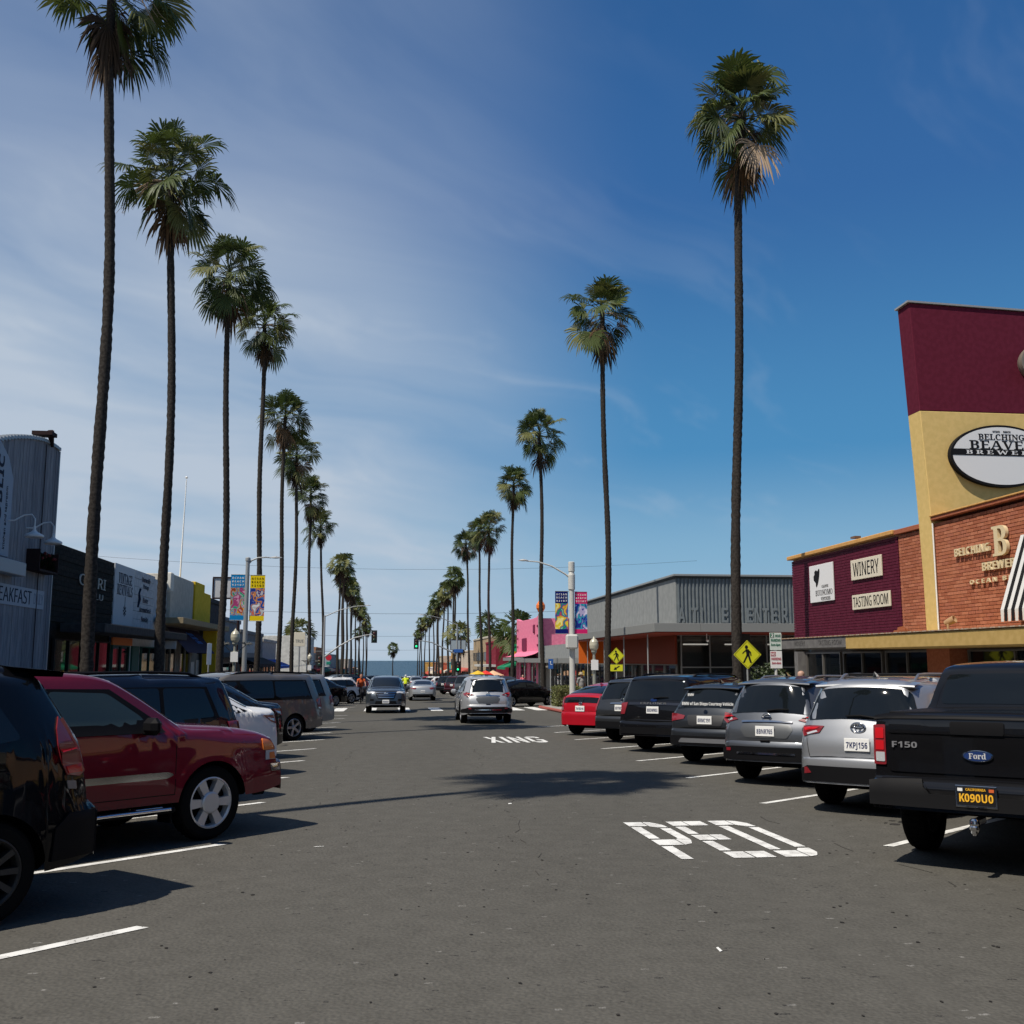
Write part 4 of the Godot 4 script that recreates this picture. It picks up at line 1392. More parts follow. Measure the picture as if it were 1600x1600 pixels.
func x1() -> Dictionary:
	var pm := paint("dark_graphite", lin(0.030, 0.033, 0.038), 0.5, 0.3)
	var d := {"name": "crossover_car", "category": "car", "paint": pm, "hw": 0.91, "belt": 1.0, "th": 0.22, "rw": 0.345, "xr": 0.92, "xf": 3.60, "sill": 0.30, "bulge": 0.09, "taper_r": 0.15, "rim": "ten"}
	d.outline = suv_outline(4.45, 1.58, 0.66, 0.04, 1.04, 0.12, 0.42, 2.45, 3.40, 1.10, 0.90)
	suv_windows(d, 1.0, 1.58, 0.12, 0.42, 2.45, 3.40, 1.2, 2.05, 0.04)
	d.rear_glass = [[-0.70, 1.07], [0.70, 1.07], [0.55, 1.44], [-0.55, 1.44]]
	d.spoiler = [0.24, 1.55, 0.36, 0.58, pm]
	d.rails = [0.8, 2.4, 0.03, black_plastic]
	d.antenna = Vector2(0.75, 1.6)
	d.mirror = Vector2(2.9, 1.06)
	d.plate = [0.85, "8RMC191", white_paint, mat("plate_blue", lin(0.02, 0.03, 0.10), 0.5)]
	d.pieces = [
		["taillight", "rear", [[0.44, 0.93], [0.46, 0.87], [0.76, 0.84], [0.78, 1.0], [0.72, 1.0]], 0.014, red_lens, true],
		["taillight", "sides", [[0.10, 0.85], [0.30, 0.93], [0.30, 1.0], [0.12, 1.0]], 0.014, red_lens],
		["bumper", "rear", [[-0.78, 0.38], [0.78, 0.38], [0.78, 0.56], [-0.78, 0.56]], 0.010, black_plastic],
		["bumper", "sides", [[0.01, 0.38], [0.48, 0.38], [0.46, 0.5], [0.01, 0.55]], 0.006, black_plastic],
		["skid_plate", "rear", rounded([[-0.56, 0.42], [0.56, 0.42], [0.50, 0.51], [-0.50, 0.51]], 0.03), 0.022, alloy],
		["plate_recess", "rear", rounded([[-0.34, 0.76], [0.34, 0.76], [0.40, 0.94], [-0.40, 0.94]], 0.04), 0.006, mat("paint_dark_recess", lin(0.02, 0.02, 0.022), 0.5)],
		["sill_trim", "sides", [[1.35, 0.31], [3.2, 0.31], [3.2, 0.42], [1.35, 0.42]], 0.012, black_plastic]]
	seam(d, [2.03, 3.1], 0.42, 1.02)
	d.detail = func(t: Node, s: Shell) -> void:
		ladder_text(t, s, "BMW of San Diego Courtesy Vehicle", 0.0, 1.08, 0.058, 1.08, white_paint)
		ladder_text(t, s, "BMW", -0.42, 1.26, 0.05, 0.13, white_paint)
		exhausts(t, [-0.66, 0.66], 0.44)
		bit(t, "emblem", chrome, func(b: MB) -> void:
			b.lathe([[0.001, 0.012], [0.040, 0.012], [0.044, 0.0]], 18, facing(Vector3(-1, 0.1, 0), s.end_pt(0, 0.95, false, 0.004)) * Transform3D(Basis(Vector3.RIGHT, PI / 2), Vector3.ZERO)))
	return d

func explorer(pm: Material, txt: String, named := true) -> Dictionary:
	var d := {"name": "sport_utility_vehicle", "category": "car", "paint": pm, "hw": 0.99, "belt": 1.08, "th": 0.15, "rw": 0.38, "xr": 1.12, "xf": 3.98, "sill": 0.34, "bulge": 0.06, "taper_r": 0.10, "rim": "five"}
	d.outline = suv_outline(5.03, 1.76, 0.66, 0.05, 1.14, 0.12, 0.34, 2.85, 3.72, 1.20, 1.02)
	suv_windows(d, 1.10, 1.76, 0.12, 0.34, 2.85, 3.72, 1.35, 2.42)
	d.rear_glass = [[-0.80, 1.18], [0.80, 1.18], [0.70, 1.62], [-0.70, 1.62]]
	d.spoiler = [0.22, 1.725, 0.28, 0.66, pm]
	d.rails = [0.6, 2.8, 0.05, black_plastic]
	d.mirror = Vector2(3.2, 1.15)
	d.wiper = [0.0, 1.21, 0.36, 1.24]
	d.plate = [0.95, txt, white_paint, mat("plate_blue", lin(0.02, 0.03, 0.10), 0.5)]
	d.pieces = [
		["taillight", "rear", [[0.74, 0.86], [0.86, 0.86], [0.88, 1.12], [0.68, 1.13]], 0.014, red_lens, true],
		["taillight", "sides", [[0.10, 0.88], [0.24, 0.90], [0.32, 1.12], [0.13, 1.13]], 0.014, red_lens],
		["tailgate_bar", "rear", rounded(rect(-0.66, 1.065, 0.66, 1.125), 0.015), 0.016, mat("dark_chrome", lin(0.10, 0.10, 0.11), 0.2, 0.9)],
		["chrome_strip", "rear", rounded(rect(-0.74, 0.70, 0.74, 0.725), 0.008), 0.012, mat("dark_chrome", lin(0.10, 0.10, 0.11), 0.2, 0.9)],
		["bumper", "rear", [[-0.86, 0.40], [0.86, 0.40], [0.86, 0.56], [-0.86, 0.56]], 0.012, black_plastic],
		["bumper", "sides", [[0.01, 0.40], [0.62, 0.40], [0.6, 0.52], [0.01, 0.56]], 0.006, black_plastic],
		["sill_trim", "sides", [[1.58, 0.35], [3.5, 0.35], [3.5, 0.44], [1.58, 0.44]], 0.012, black_plastic]]
	seam(d, [1.42, 2.4, 3.5], 0.44, 1.10)
	d.detail = func(t: Node, s: Shell) -> void:
		if named: ladder_text(t, s, "EXPLORER", 0.0, 1.046, 0.04, 0.66, alloy)
		exhausts(t, [-0.62, 0.62], 0.46)
		bit(t, "emblem", mat("badge_blue", lin(0.01, 0.03, 0.12), 0.3), func(b: MB) -> void:
			var ps := PackedVector2Array()
			for k in 20: ps.append(Vector2(cos(TAU * k / 20.0) * 0.085, sin(TAU * k / 20.0) * 0.035))
			b.prism(ps, 0.012, facing(Vector3(-1, 0.1, 0), s.end_pt(0, 1.11, false, 0.004)), 0.004))
	return d

func srx() -> Dictionary:
	var pm := paint("charcoal_metallic", lin(0.035, 0.037, 0.040), 0.5, 0.3)
	var d := explorer(pm, "8DYM105", false)
	d.paint = pm
	d.hw = 0.95; d.belt = 1.04; d.rw = 0.36; d.xr = 1.0; d.xf = 3.8; d.sill = 0.32; d.bulge = 0.10; d.taper_r = 0.14
	d.outline = suv_outline(4.83, 1.67, 0.64, 0.04, 1.06, 0.16, 0.46, 2.72, 3.60, 1.14, 0.98)
	suv_windows(d, 1.04, 1.67, 0.16, 0.46, 2.72, 3.60, 1.3, 2.3, 0.05)
	d.rear_glass = [[-0.72, 1.10], [0.72, 1.10], [0.58, 1.52], [-0.58, 1.52]]
	d.spoiler = [0.28, 1.63, 0.32, 0.58, pm]
	d.plate = [0.86, "8DYM105", white_paint, mat("plate_blue", lin(0.02, 0.03, 0.10), 0.5)]
	d.pieces = [
		["taillight", "rear", [[0.76, 0.80], [0.83, 0.80], [0.80, 1.24], [0.75, 1.22]], 0.016, red_lens, true],
		["chrome_strip", "rear", rounded(rect(-0.34, 0.955, 0.34, 0.985), 0.01), 0.016, chrome],
		["bumper", "rear", [[-0.80, 0.38], [0.80, 0.38], [0.80, 0.54], [-0.80, 0.54]], 0.010, black_plastic]]
	seam(d, [2.28, 3.3], 0.42, 1.06)
	d.detail = func(t: Node, s: Shell) -> void:
		emblem_ring(t, s, 1.0, false, 0.055, 0.85, true, chrome)
		exhausts(t, [-0.55, 0.55], 0.42)
	return d

func prius(pm: Material, txt: String) -> Dictionary:
	var d := {"name": "hatchback_car", "category": "car", "paint": pm, "hw": 0.87, "belt": 0.98, "th": 0.20, "rw": 0.315, "xr": 0.82, "xf": 3.50, "sill": 0.24, "bulge": 0.10, "taper_r": 0.15, "rim": "five"}
	d.outline = [[0, 0.30], [0.006, 0.44], [0.012, 0.62], [0.04, 0.66, 1], [0.055, 0.80], [0.075, 0.89], [0.13, 1.10, 1], [0.17, 1.125, 1], [0.65, 1.29], [1.2, 1.42], [1.75, 1.48], [2.15, 1.47], [2.5, 1.40], [3.45, 0.98], [3.6, 0.93], [4.0, 0.82], [4.32, 0.68], [4.43, 0.5], [4.45, 0.30]]
	d.side_band = [[[0.62, 1.10], [0.9, 1.02], [3.12, 1.0], [2.42, 1.34], [1.9, 1.39], [1.4, 1.36]]]
	d.side_glass = [[[0.80, 1.09], [1.02, 1.05], [1.06, 1.26]], [[1.06, 1.04], [1.88, 1.03], [1.88, 1.365], [1.35, 1.34], [1.10, 1.27]], [[1.94, 1.03], [2.98, 1.02], [2.40, 1.32], [1.94, 1.365]]]
	d.windshield = [[-0.66, 1.06], [0.66, 1.06], [0.55, 1.39], [-0.55, 1.39]]
	d.rear_glass = [[-0.60, 1.16], [0.60, 1.16], [0.50, 1.37], [-0.50, 1.37]]
	d.mirror = Vector2(2.72, 1.05)
	d.antenna = Vector2(1.1, 1.4)
	d.plate = [0.76, txt, white_paint, mat("plate_blue", lin(0.02, 0.03, 0.10), 0.5)]
	d.pieces = [
		["lower_rear_window", "rear", rounded([[-0.62, 0.92], [0.62, 0.92], [0.60, 1.08], [-0.60, 1.08]], 0.03), 0.006, glass],
		["taillight", "rear", [[0.62, 0.72], [0.73, 0.72], [0.70, 1.10], [0.63, 1.10]], 0.016, red_lens, true],
		["taillight", "sides", [[0.05, 0.74], [0.16, 0.76], [0.26, 1.08], [0.16, 1.10]], 0.014, red_lens],
		["lens", "rear", [[0.63, 0.72], [0.72, 0.72], [0.715, 0.80], [0.63, 0.80]], 0.02, clear_lens, true],
		["headlight", "sides", [[3.85, 0.72], [4.28, 0.60], [4.22, 0.70], [3.75, 0.86]], 0.01, clear_lens],
		["panel_gap", "rear", rect(-0.62, 0.665, 0.62, 0.672), 0.003, black_plastic]]
	seam(d, [1.1, 1.91, 2.95], 0.34, 1.0)
	handles(d, [[1.2, 0.86], [2.0, 0.86]], pm)
	d.detail = func(t: Node, s: Shell) -> void:
		emblem_ring(t, s, 0.86, false, 0.06, 0.7, false, chrome)
	return d

func pickup() -> Dictionary:
	var pm := paint("black", lin(0.006, 0.006, 0.007), 0.0, 0.35)
	var d := {"name": "pickup_truck", "category": "truck", "paint": pm, "hw": 0.95, "belt": 1.40, "th": 0.15, "rw": 0.40, "xr": 1.22, "xf": 4.9, "sill": 0.50, "bulge": 0.03, "taper_r": 0.05, "rim": "six", "fillet": 0.015}
	d.outline = [[0, 0.52], [0.004, 0.60], [0.008, 0.77, 1], [0.13, 0.79, 1], [0.135, 0.84, 1], [0.15, 1.24], [0.17, 1.36], [0.185, 1.385, 1], [0.26, 1.388, 1], [1.72, 1.395, 1], [1.76, 1.41, 1], [1.90, 1.80], [2.05, 1.88], [2.9, 1.91], [3.3, 1.88], [3.95, 1.46], [4.05, 1.42, 1], [5.4, 1.30], [5.75, 1.2], [5.88, 0.9], [5.9, 0.52]]
	d.side_glass = [[[2.05, 1.46], [2.75, 1.46], [2.75, 1.78], [2.12, 1.78]], [[2.82, 1.46], [3.65, 1.46], [3.28, 1.78], [2.82, 1.78]]]
	d.side_band = [[[1.98, 1.43], [3.78, 1.43], [3.34, 1.80], [2.08, 1.80]]]
	d.rear_glass = [[-0.76, 1.46], [0.76, 1.46], [0.68, 1.78], [-0.68, 1.78]]
	d.windshield = [[-0.80, 1.50], [0.80, 1.50], [0.68, 1.83], [-0.68, 1.83]]
	d.mirror = Vector2(3.6, 1.5)
	d.pieces = [
		["taillight", "rear", rounded(rect(0.79, 0.92, 0.905, 1.30), 0.015), 0.016, red_lens, true],
		["taillight", "sides", [[0.14, 0.92], [0.26, 0.92], [0.26, 1.29], [0.16, 1.29]], 0.012, red_lens],
		["lens", "rear", rounded(rect(0.80, 0.95, 0.885, 1.04), 0.01), 0.022, clear_lens, true],
		["lamp_segment", "rear", rounded(rect(0.805, 1.06, 0.885, 1.15), 0.01), 0.022, bright_lens(), true],
		["lamp_segment", "rear", rounded(rect(0.805, 1.17, 0.885, 1.27), 0.01), 0.022, bright_lens(), true],
		["tailgate_panel", "rear", rounded(rect(-0.76, 0.86, 0.76, 1.20), 0.03), 0.010, pm],
		["tailgate_panel", "rear", rounded([[-0.76, 1.225], [0.76, 1.225], [0.76, 1.345], [0.48, 1.345], [0.42, 1.29], [-0.42, 1.29], [-0.48, 1.345], [-0.76, 1.345]], 0.02), 0.010, pm],
		["tailgate_cap", "rear", rect(-0.90, 1.352, 0.90, 1.38), 0.012, black_plastic],
		["tailgate_handle", "rear", rounded(rect(-0.22, 1.225, 0.22, 1.335), 0.02), 0.020, black_plastic],
		["bumper", "rear", [[-0.92, 0.55], [0.92, 0.55], [0.92, 0.76], [0.45, 0.76], [0.38, 0.68], [-0.38, 0.68], [-0.45, 0.76], [-0.92, 0.76]], 0.020, mat("textured_bumper", lin(0.011, 0.011, 0.012), 0.55, 0.0, {"metallic_specular": 0.2})],
		["bumper", "sides", [[0.005, 0.55], [0.42, 0.57], [0.42, 0.74], [0.01, 0.76]], 0.010, mat("textured_bumper", lin(0.011, 0.011, 0.012), 0.55, 0.0, {"metallic_specular": 0.2})],
		["headlight", "sides", [[5.45, 0.98], [5.80, 0.98], [5.72, 1.14], [5.42, 1.18]], 0.01, clear_lens]]
	seam(d, [2.78, 3.7], 0.55, 1.4)
	d.detail = func(t: Node, s: Shell) -> void:
		var silver := alloy
		ladder_text(t, s, "F150", -0.62, 1.06, 0.052, 0.22, mat("satin_badge", lin(0.20, 0.20, 0.21), 0.45, 0.3))
		var e := bit(t, "emblem", chrome, func(b: MB) -> void:
			var ps := PackedVector2Array()
			for k in 28: ps.append(Vector2(cos(TAU * k / 28.0) * 0.125, sin(TAU * k / 28.0) * 0.050))
			b.prism(ps, 0.014, Transform3D(), 0.005), facing(Vector3(-1, 0.05, 0), s.end_pt(0, 0.985, false, 0.014)))
		bit(e, "badge_field", mat("badge_blue", lin(0.01, 0.03, 0.12), 0.3), func(b: MB) -> void:
			var ps := PackedVector2Array()
			for k in 28: ps.append(Vector2(cos(TAU * k / 28.0) * 0.112, sin(TAU * k / 28.0) * 0.040))
			b.prism(ps, 0.018))
		letters(e, "Ford", 0.046, mat("badge_silver", lin(0.5, 0.5, 0.5), 0.4), Transform3D(Basis(), Vector3(0, 0, 0.020)), 0.14, "Droid Serif", 700, 0.004)
		var fr := bit(t, "plate_frame", chrome, func(b: MB) -> void: b.cbox(Vector3.ZERO, Vector3(0.335, 0.180, 0.012), 0.004), facing(Vector3(-1, 0.05, 0), s.end_pt(0, 0.66, false, 0.022)))
		var yel := mat("plate_yellow", lin(0.80, 0.42, 0.02), 0.5)
		bit(fr, "plate_back", ink, func(b: MB) -> void: b.box(Vector3(0, 0.002, 0.006), Vector3(0.305, 0.148, 0.006)))
		letters(fr, "K090U0", 0.066, yel, Transform3D(Basis(), Vector3(0, -0.012, 0.011)), 0.27)
		letters(fr, "CALIFORNIA", 0.020, yel, Transform3D(Basis(), Vector3(0, 0.058, 0.011)), 0.16)
		letters(fr, "SCOTT FORD", 0.011, ink, Transform3D(Basis(), Vector3(0, -0.083, 0.009)), 0.16)
		bit(fr, "registration_sticker", mat("sticker_red", lin(0.55, 0.10, 0.02), 0.5), func(b: MB) -> void: b.box(Vector3(0.125, 0.055, 0.0105), Vector3(0.04, 0.026, 0.002)))
		bit(fr, "registration_sticker", white_paint, func(b: MB) -> void: b.box(Vector3(-0.125, 0.055, 0.0105), Vector3(0.04, 0.026, 0.002)))
		bit(t, "tow_hitch", chrome, func(b: MB) -> void:
			b.cbox(Vector3(-0.05, 0.46, 0), Vector3(0.30, 0.06, 0.06), 0.01)
			b.cbox(Vector3(-0.16, 0.42, 0), Vector3(0.09, 0.10, 0.05), 0.01)
			b.lathe([[0.001, 0.0], [0.022, 0.004], [0.038, 0.02], [0.042, 0.045], [0.034, 0.068], [0.016, 0.082], [0.018, 0.10], [0.03, 0.105], [0.03, 0.115], [0.001, 0.115]], 16, Transform3D(Basis(Vector3.RIGHT, PI), Vector3(-0.17, 0.50, 0)))
			b.lathe([[0.001, 0.10], [0.03, 0.095], [0.042, 0.07], [0.042, 0.05], [0.03, 0.025], [0.018, 0.02], [0.018, 0.0]], 16, Transform3D(Basis(), Vector3(-0.17, 0.36, 0))))
		bit(t, "bed_cover", black_plastic, func(b: MB) -> void: b.cbox(Vector3(1.0, 1.335, 0), Vector3(1.45, 0.03, 1.6), 0.01))
	return d

func minivan(pm: Material, txt: String) -> Dictionary:
	var d := {"name": "minivan", "category": "van", "paint": pm, "hw": 0.97, "belt": 1.06, "th": 0.17, "rw": 0.335, "xr": 1.08, "xf": 4.05, "sill": 0.30, "bulge": 0.06, "taper_r": 0.12, "rim": "five"}
	d.outline = suv_outline(5.1, 1.74, 0.66, 0.05, 1.08, 0.12, 0.36, 3.15, 4.25, 1.14, 0.92)
	d.side_glass = [[[0.52, 1.11], [1.70, 1.09], [1.70, 1.55], [0.66, 1.55]], [[1.76, 1.09], [2.80, 1.09], [2.80, 1.56], [1.76, 1.56]], [[2.90, 1.09], [3.78, 1.09], [3.20, 1.53], [2.90, 1.55]]]
	d.side_band = [[[0.46, 1.075], [3.98, 1.06], [3.22, 1.58], [0.60, 1.585]]]
	d.windshield = [[-0.80, 1.14], [0.80, 1.14], [0.66, 1.61], [-0.66, 1.61]]
	d.rear_glass = [[-0.76, 1.12], [0.76, 1.12], [0.66, 1.60], [-0.66, 1.60]]
	d.rails = [0.6, 3.0, 0.04, black_plastic]
	d.mirror = Vector2(3.55, 1.12)
	d.wiper = [0.0, 1.13, 0.3, 1.17]
	d.plate = [0.86, txt, white_paint, mat("plate_blue", lin(0.02, 0.03, 0.10), 0.5)]
	d.pieces = [
		["taillight", "rear", [[0.72, 0.80], [0.83, 0.80], [0.82, 1.08], [0.74, 1.08]], 0.016, red_lens, true],
		["taillight", "sides", [[0.08, 0.80], [0.22, 0.82], [0.28, 1.0], [0.24, 1.07], [0.12, 1.08]], 0.014, red_lens],
		["lens", "sides", [[0.08, 0.80], [0.22, 0.82], [0.23, 0.86], [0.085, 0.85]], 0.018, clear_lens],
		["panel_gap", "sides", [[1.4, 0.985], [2.82, 0.985], [2.82, 0.993], [1.4, 0.993]], 0.002, black_plastic],
		["bumper_top", "rear", rounded(rect(-0.7, 0.655, 0.7, 0.68), 0.01), 0.012, black_plastic],
		["headlight", "sides", [[4.6, 0.78], [4.98, 0.72], [4.94, 0.84], [4.55, 0.92]], 0.01, clear_lens]]
	seam(d, [1.74, 2.85, 3.85], 0.36, 1.06)
	handles(d, [[2.6, 0.95], [2.98, 0.95]], pm)
	return d

func envoy() -> Dictionary:
	var pm := paint("wine_red", lin(0.150, 0.008, 0.020), 0.35, 0.3)
	var d := {"name": "sport_utility_vehicle", "category": "car", "paint": pm, "hw": 0.955, "belt": 1.10, "th": 0.17, "rw": 0.375, "xr": 1.02, "xf": 3.92, "sill": 0.42, "bulge": 0.05, "taper_r": 0.08, "taper_f": 0.10, "rim_mat": mat("bright_alloy", lin(0.58, 0.58, 0.58), 0.35, 0.5), "rim": "six", "fillet": 0.03}
	d.outline = [[0, 0.44], [0.006, 0.52], [0.012, 0.68, 1], [0.05, 0.71, 1], [0.07, 0.9], [0.10, 1.10, 1], [0.22, 1.54], [0.30, 1.635], [0.6, 1.67], [1.6, 1.685], [2.4, 1.67], [2.75, 1.62], [3.02, 1.49], [3.55, 1.16, 1], [3.66, 1.14], [4.2, 1.10], [4.58, 1.04], [4.76, 0.985, 1], [4.82, 0.90, 1], [4.845, 0.74, 1], [4.90, 0.72, 1], [4.93, 0.55], [4.935, 0.42]]
	d.side_glass = [[[0.40, 1.15], [1.15, 1.14], [1.15, 1.53], [0.52, 1.52]], [[1.22, 1.14], [2.02, 1.14], [2.02, 1.54], [1.22, 1.535]], [[2.11, 1.14], [3.18, 1.14], [3.08, 1.28], [2.72, 1.515], [2.11, 1.54]]]
	d.side_band = [[[2.04, 1.12], [3.32, 1.12], [3.22, 1.26], [2.76, 1.555], [2.04, 1.565]], [[0.36, 1.12], [2.04, 1.12], [2.04, 1.565], [0.48, 1.55]]]
	d.windshield = [[-0.80, 1.20], [0.80, 1.20], [0.70, 1.60], [-0.70, 1.60]]
	d.rear_glass = [[-0.76, 1.15], [0.76, 1.15], [0.68, 1.60], [-0.68, 1.60]]
	d.glass_mat = mat("clear_tint_glass", lin(0.030, 0.046, 0.046), 0.03)
	d.mirror = Vector2(3.08, 1.16)
	d.mirror_mat = black_plastic
	d.pieces = [
		["side_moulding", "sides", rounded([[1.35, 0.665], [3.34, 0.665], [3.42, 0.70], [3.34, 0.73], [1.35, 0.73]], 0.02), 0.024, chrome],
		["headlight", "sides", [[4.66, 0.765], [4.825, 0.765], [4.815, 0.865], [4.66, 0.865]], 0.010, clear_lens],
		["indicator", "sides", rounded([[4.61, 0.87], [4.80, 0.87], [4.775, 0.945], [4.70, 0.985], [4.61, 1.0]], 0.02), 0.014, amber_lens],
		["indicator", "sides", [[4.72, 0.77], [4.82, 0.77], [4.80, 0.845], [4.72, 0.84]], 0.014, amber_lens],
		["headlight", "front", rounded(rect(0.50, 0.77, 0.80, 0.88), 0.02), 0.012, clear_lens, true],
		["grille", "front", rounded(rect(-0.44, 0.75, 0.44, 0.90), 0.03), 0.012, chrome],
		["bumper", "front", rounded(rect(-0.84, 0.63, 0.84, 0.72), 0.02), 0.014, chrome],
		["bumper", "sides", rounded([[4.74, 0.635], [4.91, 0.635], [4.895, 0.715], [4.72, 0.72]], 0.015), 0.016, chrome],
		["panel_gap", "sides", [[3.44, 0.50], [3.448, 0.50], [3.46, 1.14], [3.45, 1.14]], 0.0015, black_plastic],
		["panel_gap", "sides", [[2.06, 0.50], [2.068, 0.50], [2.07, 1.12], [2.06, 1.12]], 0.0015, black_plastic],
		["panel_gap", "sides", [[1.42, 0.498], [3.44, 0.498], [3.44, 0.506], [1.42, 0.506]], 0.0015, black_plastic],
		["taillight", "rear", rounded(rect(0.74, 0.82, 0.86, 1.14), 0.02), 0.012, red_lens, true]]
	handles(d, [[1.35, 1.0], [2.2, 1.0]], pm)
	d.detail = func(t: Node, s: Shell) -> void:
		for sd in [-1.0, 1.0]:
			bit(t, "running_board", black_plastic, func(b: MB) -> void:
				b.cbox(Vector3(2.45, 0.36, sd * 0.95), Vector3(1.95, 0.06, 0.16), 0.02))
			bit(t, "running_board_trim", chrome, func(b: MB) -> void:
				b.bar(Vector3(1.55, 0.372, sd * 1.035), Vector3(3.35, 0.372, sd * 1.035), 0.018)
				b.cbox(Vector3(3.12, 0.395, sd * 0.97), Vector3(0.30, 0.012, 0.11), 0.004))
			bit(t, "mud_flap", rubber, func(b: MB) -> void:
				b.cbox(Vector3(3.43, 0.40, sd * 0.83), Vector3(0.02, 0.36, 0.22), 0.006))
		bit(t, "tow_hook", black_plastic, func(b: MB) -> void: b.cbox(Vector3(4.86, 0.38, 0.55), Vector3(0.16, 0.06, 0.08), 0.02))
		for z in [-0.35, 0.35]:
			bit(t, "front_seat", mat("seat_cloth", lin(0.12, 0.11, 0.10), 0.9), func(b: MB) -> void: b.cbox(Vector3(2.2, 1.15, z), Vector3(0.2, 0.7, 0.5), 0.06))
	return d

func near_black() -> Dictionary:
	var pm := paint("deep_black", lin(0.004, 0.004, 0.005), 0.0, 0.3)
	pm.clearcoat = 0.6
	var d := {"name": "crossover_car", "category": "car", "paint": pm, "hw": 0.92, "belt": 1.12, "th": 0.18, "rw": 0.35, "xr": 0.86, "xf": 3.55, "sill": 0.32, "bulge": 0.07, "taper_r": 0.16, "rim": "ten", "rim_mat": mat("dark_rim", lin(0.02, 0.02, 0.02), 0.5)}
	d.outline = [[0, 0.36], [0.006, 0.48], [0.012, 0.70, 1], [0.09, 0.74, 1], [0.10, 0.82], [0.14, 1.02], [0.19, 1.18, 1], [0.44, 1.62], [0.52, 1.69, 1], [1.0, 1.74], [1.9, 1.75], [2.5, 1.68], [3.3, 1.16, 1], [3.4, 1.12], [4.0, 1.0], [4.36, 0.86], [4.44, 0.6], [4.46, 0.36]]
	d.side_glass = [[[0.66, 1.24], [1.10, 1.18], [1.16, 1.52], [0.86, 1.54]], [[1.22, 1.17], [2.0, 1.16], [2.0, 1.58], [1.26, 1.58]], [[2.07, 1.16], [3.02, 1.16], [2.46, 1.56], [2.07, 1.58]]]
	d.windshield = [[-0.74, 1.22], [0.74, 1.22], [0.60, 1.60], [-0.60, 1.60]]
	d.rear_glass = [[-0.66, 1.24], [0.66, 1.24], [0.58, 1.60], [-0.58, 1.60]]
	d.spoiler = [0.24, 1.735, 0.42, 0.60, pm]
	d.mirror = Vector2(2.85, 1.2)
	d.plate = [0.88, "6LXN482", white_paint, mat("plate_blue", lin(0.02, 0.03, 0.10), 0.5)]
	var brl := mat("bright_red_lens", lin(0.50, 0.012, 0.018), 0.12)
	d.pieces = [
		["taillight", "sides", [[0.12, 0.99], [0.17, 0.95], [0.30, 0.97], [0.345, 1.05], [0.37, 1.18], [0.355, 1.30], [0.315, 1.385], [0.25, 1.27], [0.175, 1.14]], 0.016, red_lens],
		["taillight", "rear", [[0.66, 0.97], [0.755, 0.97], [0.74, 1.15], [0.70, 1.37], [0.66, 1.22]], 0.016, red_lens, true],
		["lamp_segment", "sides", [[0.165, 1.08], [0.335, 1.06], [0.345, 1.14], [0.19, 1.155]], 0.022, brl],
		["lamp_segment", "sides", [[0.145, 0.98], [0.29, 0.98], [0.31, 1.03], [0.15, 1.04]], 0.022, brl],
		["bumper", "sides", [[0.01, 0.38], [0.42, 0.38], [0.40, 0.60], [0.28, 0.70], [0.02, 0.70]], 0.014, black_plastic],
		["bumper", "rear", [[-0.74, 0.38], [0.74, 0.38], [0.74, 0.68], [-0.74, 0.68]], 0.014, black_plastic],
		["side_reflector", "sides", rounded([[0.20, 0.86], [0.29, 0.87], [0.30, 0.93], [0.21, 0.92]], 0.01), 0.01, mat("dull_silver", lin(0.2, 0.2, 0.2), 0.4, 0.5)]]
	return d

func sedan(called: String, pm: Material, txt: String, L := 4.87, H := 1.47) -> Dictionary:
	var d := {"name": called, "category": "car", "paint": pm, "hw": 0.92, "belt": 0.96, "th": 0.21, "rw": 0.335, "xr": 1.02, "xf": 3.87, "sill": 0.25, "bulge": 0.09, "taper_r": 0.16, "rim": "ten"}
	d.outline = sedan_outline(L, H, 1.02, 0.62, 1.55, 2.5, 3.55, 0.98, 0.80)
	sedan_windows(d, 0.98, H, 0.62, 1.55, 2.5, 3.55, 2.15)
	d.mirror = Vector2(3.0, 1.0)
	d.plate = [0.62, txt, white_paint, mat("plate_blue", lin(0.02, 0.03, 0.10), 0.5)]
	d.pieces = [
		["taillight", "rear", [[0.42, 0.90], [0.50, 0.80], [0.74, 0.83], [0.745, 0.95], [0.66, 0.95]], 0.014, red_lens, true],
		["taillight", "sides", [[0.05, 0.82], [0.22, 0.86], [0.42, 0.96], [0.12, 0.955]], 0.012, red_lens],
		["lens", "sides", [[0.10, 0.85], [0.24, 0.885], [0.32, 0.925], [0.12, 0.90]], 0.016, clear_lens],
		["bumper", "rear", rect(-0.6, 0.34, 0.6, 0.44), 0.01, black_plastic],
		["headlight", "sides", [[4.35, 0.66], [4.76, 0.58], [4.70, 0.68], [4.28, 0.78]], 0.01, clear_lens]]
	seam(d, [2.12, 3.25], 0.34, 0.96)
	handles(d, [[1.45, 0.86], [2.3, 0.86]], pm)
	return d

